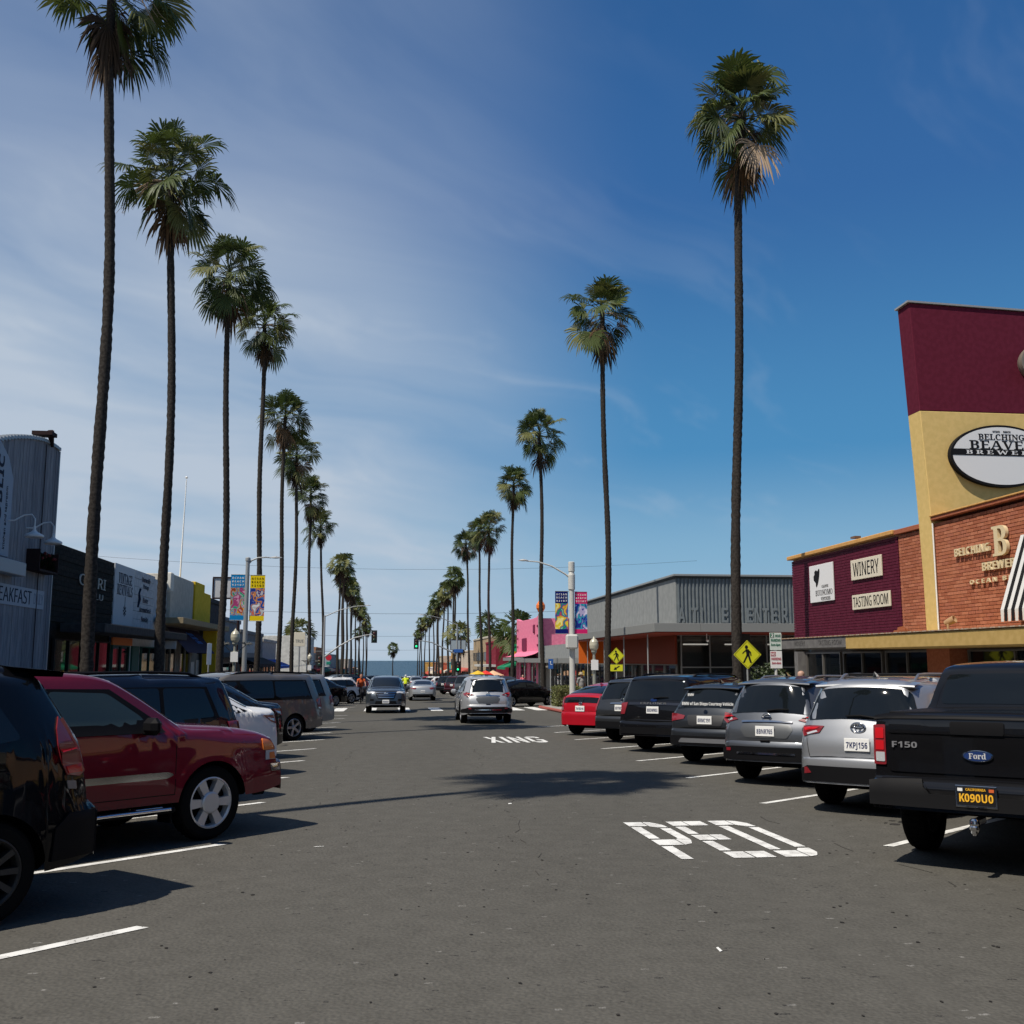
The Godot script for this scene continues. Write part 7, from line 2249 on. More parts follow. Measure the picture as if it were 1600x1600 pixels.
func right_side_far() -> void:
	shop("green and orange surf shop beside the pink building", true, -121.0, -112.4, 3.2, lin(0.02, 0.26, 0.11), {"band": lin(0.65, 0.30, 0.03), "awning": lin(0.02, 0.20, 0.10)})
	shop("dark red shop with white trim past the green shop", true, -150.0, -136.0, 4.0, lin(0.20, 0.02, 0.035), {"canopy": lin(0.5, 0.49, 0.46)})
	shop("long tan two-storey building above the umbrellas on the right", true, -180.0, -150.3, 5.0, lin(0.40, 0.30, 0.19), {"cap": lin(0.5, 0.46, 0.38), "x": 14.6})
	shop("cream shop with pale awning behind the right traffic signal", true, -205.0, -180.4, 3.2, lin(0.55, 0.48, 0.39), {"awning": lin(0.40, 0.10, 0.08)})
	var cols := [lin(0.60, 0.59, 0.56), lin(0.45, 0.25, 0.06), lin(0.10, 0.32, 0.34), lin(0.42, 0.10, 0.05), lin(0.52, 0.46, 0.36), lin(0.30, 0.14, 0.09)]
	var cn := ["white", "ochre", "turquoise", "vermilion", "cream", "brown brick"]
	var ends := [205.3, 218, 236, 252, 275, 300, 335, 375, 415]
	for i in 8:
		shop("distant %s shop on the right, %s block past the cream one" % [cn[i % 6], ["first", "second", "third", "fourth", "fifth", "sixth", "seventh", "eighth"][i]], true, -ends[i + 1] + 0.3, -ends[i], gy(-ends[i]) + 5.4 + 1.4 * sin(i * 1.9), cols[i % 6], {"awning": [lin(0.42, 0.08, 0.05), lin(0.05, 0.05, 0.06), lin(0.5, 0.45, 0.35)][i % 3]})
	# umbrellas outside the corner cafe
	var un := ["yellow market umbrella at the left of the cafe group", "red market umbrella in the middle of the cafe group", "peach market umbrella at the right of the cafe group"]
	var uc := [lin(0.62, 0.42, 0.05), lin(0.62, 0.05, 0.04), lin(0.66, 0.42, 0.26)]
	for i in 3:
		var u := thing("market_umbrella", un[i], "umbrella", Vector3(8.9 + i * 0.8, gy(-104.0) - 0.05, -104.0 - i * 0.3), "cafe umbrellas by the right kerb")
		bit(u, "canopy", mat("umbrella_%d" % i, uc[i], 0.8), func(b: MB) -> void:
			var rows := []
			for k in 2:
				var row := PackedVector3Array()
				for a in 9: row.append(Vector3(cos(TAU * a / 8.0) * 1.15 * k, 2.3 - 0.5 * k, sin(TAU * a / 8.0) * 1.15 * k))
				rows.append(row)
			for a in 8: b.tri(rows[0][a], rows[1][a + 1], rows[1][a]))
		bit(u, "pole", steel_grey, func(b: MB) -> void: b.bar(Vector3.ZERO, Vector3(0, 2.35, 0), 0.03))

func behind_camera() -> void:
	# the street goes on behind the viewer; its fronts show only as reflections in paint and glass
	var cn := ["white", "tan", "brick", "grey", "cream"]
	var cols := [lin(0.5, 0.5, 0.48), lin(0.38, 0.29, 0.19), lin(0.28, 0.12, 0.08), lin(0.25, 0.26, 0.27), lin(0.48, 0.44, 0.36)]
	for i in 5:
		shop("%s shop on the left behind the camera, out of frame" % cn[i], false, -5.8 + i * 18.0, 12.0 + i * 18.0, gy(10.0 + i * 18.0) + 5.5 + sin(i * 2.0), cols[i], {"canopy": lin(0.2, 0.2, 0.2)})
		shop("%s shop on the right behind the camera, out of frame" % cn[i], true, -1.8 + i * 18.0, 16.0 + i * 18.0, gy(10.0 + i * 18.0) + 5.5 + cos(i * 2.0), cols[4 - i], {"canopy": lin(0.2, 0.2, 0.2)})

func buildings() -> void:
	behind_camera()
	brewery()
	antique_center()
	pink_building()
	right_side_far()
	left_side()

# ------------------------------------------------------------------ street furniture
func tube_part(t: Node, called: String, m: Material, pts: Array, rads: Array, sides := 10) -> MeshInstance3D:
	return bit(t, called, m, func(b: MB) -> void: b.tube(PackedVector3Array(pts), PackedFloat32Array(rads), sides))

# a printed street banner: lettering panel above, free brush-work below
func banner_print(ground: Color, cols: Array, sd: int) -> ImageTexture:
	var w := 96
	var h := 300
	var im := Image.create(w, h, false, Image.FORMAT_RGB8)
	var a := FastNoiseLite.new(); a.seed = sd; a.frequency = 0.010; a.fractal_octaves = 1
	var c := FastNoiseLite.new(); c.seed = sd + 5; c.frequency = 0.016; c.fractal_octaves = 1
	for y in h:
		for x in w:
			var q := ground
			if y > 84 and y < 268:
				var wx := x + 26.0 * c.get_noise_2d(x * 1.2, y * 1.0)
				var wy := y + 30.0 * c.get_noise_2d(x + 300.0, y)
				var v := a.get_noise_2d(wx * 1.6, wy * 1.1) * 0.5 + 0.5
				var k := clampi(int(smoothstep(0.12, 0.88, v) * cols.size()), 0, cols.size() - 1)
				q = cols[k]
				if absf(fposmod(smoothstep(0.12, 0.88, v) * cols.size(), 1.0) - 0.5) > 0.44: q = q.lightened(0.45)
			im.set_pixel(x, y, q)
	return ImageTexture.create_from_image(im)

func banner(t: Node, x0: float, x1: float, y0: float, y1: float, ground: Color, text: Material, cols: Array, sd: int) -> void:
	var m := mat("banner_%d" % sd, Color.WHITE, 0.7)
	m.albedo_texture = banner_print(ground, cols, sd)
	var w := x1 - x0
	var h := y1 - y0
	var o := bit(t, "banner", m, func(b: MB) -> void:
		var rows := []
		for i in 9:
			var v := i / 8.0
			var row := PackedVector3Array()
			for j in 5:
				var u := j / 4.0
				row.append(Vector3(x0 + w * u, y1 - h * v, 0.015 * sin(v * 6.0 + u * 2.0) * sin(PI * v)))
			rows.append(row)
		rows.reverse()
		var base := b.v.size()
		b.grid(rows)
		for i in range(base, b.v.size()): b.u[i] = Vector2((b.v[i].x - x0) / w, (y1 - b.v[i].y) / h))
	var lines := ["OCEAN", "BEACH", "92107"]
	for i in 3: letters(o, "%s %s %s %s %s" % [lines[i][0], lines[i][1], lines[i][2], lines[i][3], lines[i][4]], w * 0.135, text, Transform3D(Basis(), Vector3((x0 + x1) * 0.5, y1 - h * (0.07 + 0.078 * i), 0.014)), w * 0.82, "Droid Sans", 700, 0.004)
	bit(t, "banner_arm", steel_grey, func(b: MB) -> void:
		var inner := x1 if x1 < 0 else x0
		for y in [y0 - 0.01, y1 + 0.01]: b.bar(Vector3(0, y, 0), Vector3(x0 if x1 < 0 else x1, y, 0), 0.014, 6))

func street_lights() -> void:
	var c := func(r: float, g: float, b: float) -> Color: return lin(r, g, b)
	var t := thing("street_light", "grey street light with blue and yellow banners on the left pavement", "street light", Vector3(-7.2, gy(-53.0) + 0.13, -53.0), "banner street lights")
	var h := 6.68 - t.position.y
	tube_part(t, "pole", steel_grey, [Vector3.ZERO, Vector3(0, 0.4, 0), Vector3(0, h * 0.5, 0), Vector3(0, h, 0)], [0.15, 0.125, 0.115, 0.10], 14)
	bit(t, "pole_cap", steel_grey, func(b: MB) -> void: b.lathe([[0.13, 0.0], [0.13, 0.14], [0.09, 0.18], [0.001, 0.2]], 12, Transform3D(Basis(), Vector3(0, h, 0))))
	tube_part(t, "arm", steel_grey, [Vector3(0, h - 0.2, 0), Vector3(0.18, h + 0.02, 0), Vector3(0.5, h + 0.16, 0), Vector3(0.9, h + 0.2, 0), Vector3(1.15, h + 0.17, 0)], [0.05, 0.045, 0.04, 0.035, 0.03])
	cobra(t, Vector3(1.1, h + 0.16, 0), 1.0)
	var base := t.position.y
	banner(t, -0.80, -0.09, 3.69 - base, 5.97 - base, c.call(0.005, 0.20, 0.46), white_paint, [c.call(0.35, 0.05, 0.16), c.call(0.02, 0.30, 0.16), c.call(0.55, 0.25, 0.35), c.call(0.02, 0.20, 0.40), c.call(0.65, 0.30, 0.02), c.call(0.30, 0.05, 0.03)], 61)
	banner(t, 0.16, 0.89, 3.66 - base, 5.95 - base, c.call(0.75, 0.55, 0.01), mat("banner_ink", lin(0.15, 0.10, 0.01), 0.7), [c.call(0.02, 0.04, 0.25), c.call(0.04, 0.16, 0.35), c.call(0.55, 0.08, 0.07), c.call(0.65, 0.28, 0.04), c.call(0.06, 0.03, 0.18), c.call(0.5, 0.5, 0.5)], 62)
	t = thing("street_light", "white street light with navy and pink banners on the right pavement", "street light", Vector3(9.0, gy(-50.5) + 0.13, -50.5), "banner street lights")
	base = t.position.y
	h = 6.0 - base
	var pm := mat("pole_white", lin(0.50, 0.50, 0.47), 0.5)
	tube_part(t, "pole", pm, [Vector3.ZERO, Vector3(0, 0.5, 0), Vector3(0, h * 0.6, 0), Vector3(0, h, 0)], [0.17, 0.15, 0.135, 0.12], 14)
	bit(t, "antenna_drum", pm, func(b: MB) -> void: b.lathe([[0.10, -0.9], [0.17, -0.8], [0.18, -0.1], [0.15, 0.0], [0.13, 0.05], [0.165, 0.1], [0.165, 0.55], [0.13, 0.58], [0.001, 0.58]], 16, Transform3D(Basis(), Vector3(0, h, 0))))
	bit(t, "equipment_box", pm, func(b: MB) -> void: b.cbox(Vector3(-0.05, 2.6 - base, 0.24), Vector3(0.62, 0.72, 0.28), 0.08))
	tube_part(t, "arm", pm, [Vector3(0, h - 0.3, 0), Vector3(-0.3, h - 0.05, 0), Vector3(-1.0, h + 0.35, 0), Vector3(-1.7, h + 0.56, 0), Vector3(-2.3, h + 0.6, 0)], [0.05, 0.045, 0.04, 0.035, 0.03])
	cobra(t, Vector3(-2.2, h + 0.6, 0), -0.8)
	banner(t, -0.84, -0.19, 3.0 - base, 5.09 - base, c.call(0.006, 0.012, 0.13), white_paint, [c.call(0.02, 0.25, 0.12), c.call(0.03, 0.12, 0.35), c.call(0.10, 0.04, 0.22), c.call(0.55, 0.08, 0.08), c.call(0.65, 0.30, 0.02), c.call(0.70, 0.55, 0.04)], 63)
	banner(t, 0.15, 0.78, 3.0 - base, 5.07 - base, c.call(0.60, 0.02, 0.14), white_paint, [c.call(0.01, 0.03, 0.22), c.call(0.02, 0.08, 0.35), c.call(0.01, 0.26, 0.36), c.call(0.02, 0.38, 0.40), c.call(0.05, 0.05, 0.28), c.call(0.45, 0.40, 0.60)], 64)
	# acorn lamps
	acorn("green-grey acorn-globe lamp post with metal palm fronds on the left pavement", Vector3(-7.1, gy(-49.0) + 0.13, -49.0), 3.12, true)
	acorn("acorn-globe lamp post between the banner pole and crossing sign on the right", Vector3(9.4, gy(-47.0) + 0.13, -47.0), 2.75, false)
	acorn("distant acorn-globe lamp post near the left traffic signal", Vector3(-7.2, gy(-96.0) + 0.13, -96.0), 2.3, true)

func cobra(t: Node, at: Vector3, s: float) -> void:
	bit(t, "lamp_head", mat("lamp_head_grey", lin(0.45, 0.46, 0.46), 0.4, 0.2), func(b: MB) -> void:
		var rows := []
		for i in 9:
			var v := i / 8.0
			var w := 0.14 * sin(PI * clampf(v * 0.9 + 0.08, 0, 1)) + 0.02
			var row := PackedVector3Array()
			for k in 11:
				var a := TAU * k / 10.0
				row.append(at + Vector3(s * 0.6 * v, 0.06 * sin(a) * (1.0 if sin(a) > 0 else 0.6) * (w / 0.14) + 0.02, w * cos(a)))
			rows.append(row)
		b.grid(rows)
		b.lathe([[0.001, 0.09], [0.03, 0.08], [0.03, 0.03]], 8, Transform3D(Basis(), at + Vector3(s * 0.3, 0.02, 0))))

func acorn(label: String, at: Vector3, top: float, fronds_on: bool) -> void:
	var t := thing("acorn_lamp_post", label, "lamp post", at, "acorn-globe lamp posts")
	var h := top - at.y
	var pm := mat("post_grey_green", lin(0.24, 0.25, 0.22), 0.6)
	bit(t, "post", pm, func(b: MB) -> void:
		b.lathe([[0.20, 0.0], [0.20, 0.15], [0.15, 0.22], [0.13, 0.7], [0.10, 0.76], [0.085, 0.8], [0.075, h - 1.15], [0.11, h - 1.12], [0.11, h - 1.05], [0.07, h - 1.0], [0.06, h - 0.8], [0.13, h - 0.68], [0.13, h - 0.62]], 14))
	bit(t, "globe", mat("globe_cream", lin(0.42, 0.40, 0.31), 0.3), func(b: MB) -> void:
		b.lathe([[0.12, h - 0.62], [0.19, h - 0.52], [0.215, h - 0.38], [0.20, h - 0.22], [0.14, h - 0.12], [0.07, h - 0.07], [0.05, h - 0.03], [0.015, h + 0.02], [0.001, h + 0.05]], 18))
	bit(t, "notice", white_paint, func(b: MB) -> void: b.cbox(Vector3(0, h - 1.28, 0.13), Vector3(0.34, 0.46, 0.012), 0.004))
	if fronds_on:
		bit(t, "metal_fronds", mat("black_iron", lin(0.02, 0.025, 0.025), 0.5), func(b: MB) -> void:
			for s in [-1.0, 1.0]:
				b.tube(PackedVector3Array([Vector3(0, h - 1.1, 0), Vector3(s * 0.25, h - 0.95, 0), Vector3(s * 0.5, h - 0.72, 0)]), PackedFloat32Array([0.025, 0.02, 0.015]), 6)
				for k in 7:
					var a := -2.6 + k * 0.62
					var d := Vector3(cos(a + 1.57), 0.35 + 0.3 * sin(a + 1.57), sin(k * 1.3) * 0.3)
					var p := Vector3(s * 0.5, h - 0.72, 0)
					b.tube(PackedVector3Array([p, p + d * 0.2, p + d * 0.36 + Vector3(0, -0.12, 0)]), PackedFloat32Array([0.022, 0.026, 0.004]), 5))

func walker(b: MB, s: float, z: float) -> void:       # the walking figure of a crossing sign
	var at := Transform3D(Basis.from_scale(Vector3(s, s, 1)), Vector3(0, 0, z))
	var head := PackedVector2Array()
	for k in 14: head.append(Vector2(-0.04 + cos(TAU * k / 14.0) * 0.075, 0.335 + sin(TAU * k / 14.0) * 0.085))
	for p in [head,
		PackedVector2Array([Vector2(-0.09, 0.235), Vector2(0.05, 0.245), Vector2(0.11, 0.16), Vector2(0.10, -0.03), Vector2(-0.05, -0.05), Vector2(-0.06, 0.08)]),
		PackedVector2Array([Vector2(-0.06, 0.22), Vector2(-0.22, 0.10), Vector2(-0.24, 0.03), Vector2(-0.19, 0.04), Vector2(-0.16, 0.09), Vector2(-0.03, 0.16)]),
		PackedVector2Array([Vector2(0.06, 0.22), Vector2(0.17, 0.11), Vector2(0.19, -0.06), Vector2(0.14, -0.06), Vector2(0.12, 0.08), Vector2(0.04, 0.14)]),
		PackedVector2Array([Vector2(-0.05, -0.02), Vector2(0.04, -0.04), Vector2(-0.06, -0.20), Vector2(-0.14, -0.36), Vector2(-0.22, -0.36), Vector2(-0.13, -0.18)]),
		PackedVector2Array([Vector2(0.0, -0.02), Vector2(0.10, -0.02), Vector2(0.14, -0.18), Vector2(0.20, -0.37), Vector2(0.11, -0.37), Vector2(0.05, -0.18)])]:
		b.prism(p, 0.003, at)

func crossing_sign(label: String, at: Vector3, diag: float, mid: float, arrow: bool) -> void:
	var t := thing("pedestrian_crossing_sign", label, "sign", at, "yellow pedestrian crossing signs")
	var cy := mid - at.y
	var yel := mat("fluorescent_yellow", lin(0.62, 0.62, 0.015), 0.5)
	tube_part(t, "post", steel_grey, [Vector3.ZERO, Vector3(0, cy + diag * 0.45, 0)], [0.03, 0.03], 8)
	var d := diag * 0.5
	var o := bit(t, "sign_plate", yel, func(b: MB) -> void: b.prism(PackedVector2Array([Vector2(0, -d), Vector2(d, 0), Vector2(0, d), Vector2(-d, 0)]), 0.006, Transform3D(Basis(), Vector3(0, cy, 0.035))))
	bit(o, "border", ink, func(b: MB) -> void:
		for k in 4:
			var a := Vector2(0, d * 0.93).rotated(k * PI / 2)
			var c := Vector2(0, d * 0.93).rotated((k + 1) * PI / 2)
			b.prism(PackedVector2Array([a, c, c * 0.965, a * 0.965]), 0.002, Transform3D(Basis(), Vector3(0, cy, 0.0412))))
	bit(o, "walking_figure", ink, func(b: MB) -> void: walker(b, d * 1.55, 0.0412), Transform3D(Basis(), Vector3(0, cy, 0)))
	if arrow:
		var q := bit(t, "arrow_plate", yel, func(b: MB) -> void: b.cbox(Vector3(0, cy - d - 0.17, 0.04), Vector3(0.58, 0.30, 0.008), 0.003))
		bit(q, "arrow", ink, func(b: MB) -> void:
			var xf := Transform3D(Basis(Vector3(0, 0, 1), PI + 0.55), Vector3(0, cy - d - 0.17, 0.0445))
			b.prism(PackedVector2Array([Vector2(-0.16, -0.025), Vector2(0.03, -0.025), Vector2(0.03, -0.08), Vector2(0.17, 0), Vector2(0.03, 0.08), Vector2(0.03, 0.025), Vector2(-0.16, 0.025)]), 0.003, xf))

func signs() -> void:
	crossing_sign("near yellow diamond pedestrian sign in front of the large right-hand palm", Vector3(10.42, gy(-29.3) + 0.13, -29.3), 0.84, 1.85, false)
	crossing_sign("farther yellow diamond pedestrian sign with a yellow arrow plate below", Vector3(10.4, gy(-46.8) + 0.13, -46.8), 0.76, 1.89, true)
	var t := thing("parking_sign", "white post with two-hour and no-parking plates beside the crossing sign", "sign", Vector3(10.4, gy(-27.0) + 0.13, -27.0))
	var by := t.position.y
	tube_part(t, "post", mat("pole_white", lin(0.50, 0.50, 0.47), 0.5), [Vector3.ZERO, Vector3(0, 2.4 - by, 0)], [0.04, 0.04], 10)
	var gr := mat("sign_text_green", lin(0.01, 0.12, 0.06), 0.6)
	var rd := mat("sign_text_red", lin(0.35, 0.02, 0.04), 0.6)
	var a := bit(t, "two_hour_plate", mat("sign_mint", lin(0.55, 0.62, 0.57), 0.5), func(b: MB) -> void: b.cbox(Vector3(0, 2.19 - by, 0.05), Vector3(0.33, 0.47, 0.008), 0.02))
	bit(a, "number_field", gr, func(b: MB) -> void: b.box(Vector3(-0.095, 2.35 - by, 0.055), Vector3(0.11, 0.13, 0.002)))
	letters(a, "2", 0.10, white_paint, Transform3D(Basis(), Vector3(-0.095, 2.35 - by, 0.058)), 0.07)
	letters(a, "HOUR", 0.07, gr, Transform3D(Basis(), Vector3(0.065, 2.34 - by, 0.056)), 0.15)
	letters(a, "PARKING", 0.075, gr, Transform3D(Basis(), Vector3(0, 2.22 - by, 0.056)), 0.27)
	letters(a, "8am-6pm", 0.065, gr, Transform3D(Basis(), Vector3(0, 2.10 - by, 0.056)), 0.26)
	var n := bit(t, "no_parking_plate", white_paint, func(b: MB) -> void: b.cbox(Vector3(0, 1.70 - by, 0.05), Vector3(0.33, 0.46, 0.008), 0.02))
	bit(n, "number_field", rd, func(b: MB) -> void: b.box(Vector3(-0.08, 1.85 - by, 0.055), Vector3(0.14, 0.12, 0.002)))
	letters(n, "NO", 0.08, white_paint, Transform3D(Basis(), Vector3(-0.08, 1.85 - by, 0.058)), 0.11)
	letters(n, "PARKING", 0.07, rd, Transform3D(Basis(), Vector3(0, 1.72 - by, 0.056)), 0.27)
	letters(n, "2am-6am", 0.06, rd, Transform3D(Basis(), Vector3(0, 1.61 - by, 0.056)), 0.26)
	t = thing("accessible_parking_sign", "blue accessible-parking sign on a thin post by the hedge", "sign", Vector3(8.55, gy(-54.5) + 0.13, -54.5))
	by = t.position.y
	tube_part(t, "post", steel_grey, [Vector3.ZERO, Vector3(0, 1.75 - by, 0)], [0.025, 0.025], 8)
	var p := bit(t, "plate", mat("sign_blue", lin(0.02, 0.10, 0.35), 0.5), func(b: MB) -> void: b.cbox(Vector3(0, 1.50 - by, 0.03), Vector3(0.26, 0.52, 0.008), 0.01))
	bit(p, "wheelchair_symbol", white_paint, func(b: MB) -> void:
		b.box(Vector3(-0.02, 1.62 - by, 0.036), Vector3(0.05, 0.06, 0.003))
		b.box(Vector3(-0.02, 1.53 - by, 0.036), Vector3(0.03, 0.12, 0.003))
		b.box(Vector3(0.03, 1.47 - by, 0.036), Vector3(0.10, 0.03, 0.003)))
	t = thing("parking_sign", "thin post with narrow pale plates beside the third left palm", "sign", Vector3(-7.25, gy(-43.0) + 0.13, -43.0))
	tube_part(t, "post", steel_grey, [Vector3.ZERO, Vector3(0, 2.9, 0)], [0.03, 0.03], 8)
	bit(t, "plate", white_paint, func(b: MB) -> void: b.cbox(Vector3(0.02, 2.45, 0.04), Vector3(0.30, 0.85, 0.01), 0.01, Basis(Vector3.UP, 1.1)))
	t = thing("roadside_sign_box", "empty lit-box sign frame on a post above the yellow shop", "sign", Vector3(-8.6, gy(-56.0) + 0.13, -56.0))
	by = t.position.y
	tube_part(t, "post", mat("dark_steel", lin(0.03, 0.018, 0.018), 0.7), [Vector3(0.6, 0, 0), Vector3(0.6, 5.0 - by, 0)], [0.06, 0.06], 8)
	bit(t, "frame", mats["dark_steel"], func(b: MB) -> void:
		for y in [4.95, 6.05]: b.box(Vector3(0, y - by, 0), Vector3(1.55, 0.07, 0.3))
		for x in [-0.75, 0.40, 0.75]: b.box(Vector3(x, 5.5 - by, 0), Vector3(0.07, 1.03, 0.3)))
	bit(t, "panel", mat("panel_white", lin(0.50, 0.51, 0.52), 0.5), func(b: MB) -> void: b.box(Vector3(0, 5.5 - by, 0), Vector3(1.44, 1.03, 0.2)))
	t = thing("tall_shop_sign", "cream lettered sign board on a post among the far left palms", "sign", Vector3(-8.5, gy(-100.0) + 0.13, -100.0))
	by = t.position.y
	tube_part(t, "post", steel_grey, [Vector3.ZERO, Vector3(0, 3.0 - by, 0)], [0.07, 0.07], 8)
	var s := bit(t, "board", mat("sign_cream", lin(0.66, 0.60, 0.47), 0.5), func(b: MB) -> void: b.cbox(Vector3(0, 3.67 - by, 0), Vector3(1.05, 1.32, 0.12), 0.02))
	letters(s, "TRUE", 0.28, mat("sign_grey_text", lin(0.2, 0.2, 0.19), 0.6), Transform3D(Basis(), Vector3(0, 3.5 - by, 0.065)), 0.75)
	# flagpole on the cream roof
	t = thing("flagpole", "bare white flagpole with a ball top rising behind the cream shop", "pole", Vector3(-11.9, 5.9, -60.0))
	tube_part(t, "pole", white_paint, [Vector3.ZERO, Vector3(0.12, 6.1, 0)], [0.05, 0.025], 8)
	bit(t, "ball", white_paint, func(b: MB) -> void: b.lathe([[0.001, 0.0], [0.06, 0.03], [0.08, 0.08], [0.06, 0.13], [0.001, 0.16]], 10, Transform3D(Basis(), Vector3(0.12, 6.15, 0))))

func signal_head(t: Node, at: Vector3, back: bool, green: bool) -> void:
	var blk := mat("signal_black", lin(0.008, 0.010, 0.010), 0.5)
	var o := bit(t, "signal_head", blk, func(b: MB) -> void:
		b.cbox(at, Vector3(0.36, 1.1, 0.24), 0.03)
		b.box(at + Vector3(0, 0, -0.14), Vector3(0.62, 1.36, 0.02)))
	for k in 3:
		var y := 0.34 - k * 0.34
		var lit: bool = green and k == 2
		var m: StandardMaterial3D = mat("signal_green_light", lin(0.02, 0.5, 0.25), 0.3, 0.0, {"emission_enabled": true, "emission": Color(0.1, 0.95, 0.6), "emission_energy_multiplier": 0.9}) if lit else [mat("signal_red_off", lin(0.06, 0.01, 0.01), 0.3), mat("signal_amber_off", lin(0.06, 0.04, 0.01), 0.3), mat("signal_green_off", lin(0.01, 0.05, 0.03), 0.3)][k]
		bit(o, "signal_lens", m, func(b: MB) -> void: b.lathe([[0.001, 0.03], [0.10, 0.02], [0.13, 0.0]], 14, Transform3D(Basis(Vector3.RIGHT, PI / 2), at + Vector3(0, y, 0.12))))
		if lit:
			var l := OmniLight3D.new()
			l.name = "green_glow"
			l.light_color = Color(0.2, 1.0, 0.65)
			l.light_energy = 0.05
			l.light_size = 0.1
			l.omni_range = 12.0
			l.omni_attenuation = 2.0
			l.shadow_enabled = true
			l.position = at + Vector3(0, y, 0.24)
			t.add_child(l)

func traffic_signals() -> void:
	var t := thing("traffic_signal", "left traffic signal with long curved mast arm and street lamp", "traffic signal", Vector3(-7.0, gy(-113.0) + 0.13, -113.0), "traffic signals at the intersection")
	var b := t.position.y
	tube_part(t, "pole", steel_grey, [Vector3.ZERO, Vector3(0, 6.5 - b, 0)], [0.15, 0.09], 12)
	tube_part(t, "mast_arm", steel_grey, [Vector3(0, 2.0 - b, 0), Vector3(1.6, 3.2 - b, 0), Vector3(3.2, 4.1 - b, 0), Vector3(4.6, 4.42 - b, 0), Vector3(5.3, 4.45 - b, 0)], [0.11, 0.09, 0.075, 0.06, 0.05], 10)
	tube_part(t, "lamp_arm", steel_grey, [Vector3(0, 6.4 - b, 0), Vector3(1.6, 7.1 - b, 0), Vector3(3.2, 7.5 - b, 0), Vector3(4.4, 7.6 - b, 0)], [0.06, 0.05, 0.045, 0.04], 8)
	cobra(t, Vector3(4.3, 7.6 - b, 0), 1.1)
	signal_head(t, Vector3(5.35, 4.25 - b, 0), true, false)
	signal_head(t, Vector3(-0.45, 1.6 - b, 0), true, false)
	t = thing("traffic_signal", "right traffic signal showing green with blue street-name sign", "traffic signal", Vector3(8.6, gy(-132.0) + 0.13, -132.0), "traffic signals at the intersection")
	b = t.position.y
	tube_part(t, "pole", steel_grey, [Vector3.ZERO, Vector3(0, 6.3 - b, 0)], [0.16, 0.10], 12)
	tube_part(t, "mast_arm", steel_grey, [Vector3(0, 2.4 - b, 0), Vector3(-1.6, 3.2 - b, 0), Vector3(-3.2, 3.95 - b, 0), Vector3(-4.4, 4.15 - b, 0), Vector3(-5.1, 4.15 - b, 0)], [0.11, 0.09, 0.075, 0.06, 0.05], 10)
	tube_part(t, "lamp_arm", steel_grey, [Vector3(0, 6.2 - b, 0), Vector3(-1.6, 6.9 - b, 0), Vector3(-3.2, 7.3 - b, 0), Vector3(-4.4, 7.45 - b, 0)], [0.06, 0.05, 0.045, 0.04], 8)
	cobra(t, Vector3(-4.3, 7.45 - b, 0), -1.1)
	signal_head(t, Vector3(-5.2, 3.8 - b, 0.15), false, true)
	signal_head(t, Vector3(0.1, 0.9 - b, 0.35), false, true)
	bit(t, "street_name_sign", mat("sign_blue", lin(0.02, 0.10, 0.35), 0.5), func(m: MB) -> void: m.cbox(Vector3(0.15, 2.9 - b, 0.15), Vector3(1.2, 0.42, 0.03), 0.01))
	t = thing("shop_frame_sign", "framed shop sign standing behind the right traffic signal", "sign", Vector3(11.0, gy(-160.0), -160.0))
	b = t.position.y
	tube_part(t, "post", mat("dark_steel", lin(0.03, 0.018, 0.018), 0.7), [Vector3.ZERO, Vector3(0, 5.5 - b, 0)], [0.08, 0.08], 8)
	bit(t, "frame", mats["dark_steel"], func(m: MB) -> void:
		for y in [3.3, 4.9]: m.box(Vector3(-0.4, y - b, 0), Vector3(2.4, 0.08, 0.1))
		for x in [-1.6, 0.8]: m.box(Vector3(x, 4.1 - b, 0), Vector3(0.08, 1.52, 0.1)))
	bit(t, "board", mat("board_grey_blue", lin(0.30, 0.36, 0.40), 0.7), func(m: MB) -> void: m.box(Vector3(-0.4, 4.1 - b, -0.02), Vector3(2.3, 1.5, 0.05)))
	# cables strung across the street
	for k in 4:
		var c := thing("overhead_cable", ["highest thin cable crossing the sky between the palm rows", "second highest thin cable crossing the sky", "third thin cable crossing low over the street", "lowest thin cable crossing just above the sea"][k], "cable", Vector3(0, 0, [-120.0, -126.0, -210.0, -300.0][k]), "cables strung across the street")
		var y: float = [12.2, 7.3, 6.5, 4.6][k]
		bit(c, "wire", mat("wire_black", lin(0.03, 0.03, 0.03), 0.7), func(m: MB) -> void:
			var ps := PackedVector3Array()
			for i in 13:
				var x := -36.0 + i * 6.0
				ps.append(Vector3(x, y + 0.0009 * x * x, 0.002 * x * x))
			m.tube(ps, PackedFloat32Array([0.013 + 0.004 * k]), 4, false))

# ------------------------------------------------------------------ hedges
func leaf_mass(b: MB, ctr: Vector3, half: Vector3, n: int, leaf: float, sd: int, boxy: bool) -> void:
	var r := RandomNumberGenerator.new()
	r.seed = sd
	for i in n:
		var d := Vector3(r.randf_range(-1, 1), r.randf_range(-1, 1), r.randf_range(-1, 1))
		if not boxy: d = d.normalized() * pow(r.randf(), 0.35) * (0.85 + 0.2 * sin(d.x * 5.0 + d.z * 7.0))
		else:
			var ax := r.randi() % 3
			if r.randf() < 0.7: d[ax] = signf(d[ax]) * r.randf_range(0.86, 1.04)
		var p := ctr + d * half
		var u := Vector3(r.randf_range(-1, 1), r.randf_range(-0.4, 1), r.randf_range(-1, 1)).normalized() * leaf * r.randf_range(0.6, 1.2)
		var w := u.cross(Vector3(r.randf_range(-1, 1), r.randf_range(-1, 1), r.randf_range(-1, 1))).normalized() * leaf * 0.35
		b.quad(p, p + u * 0.5 + w, p + u, p + u * 0.5 - w)

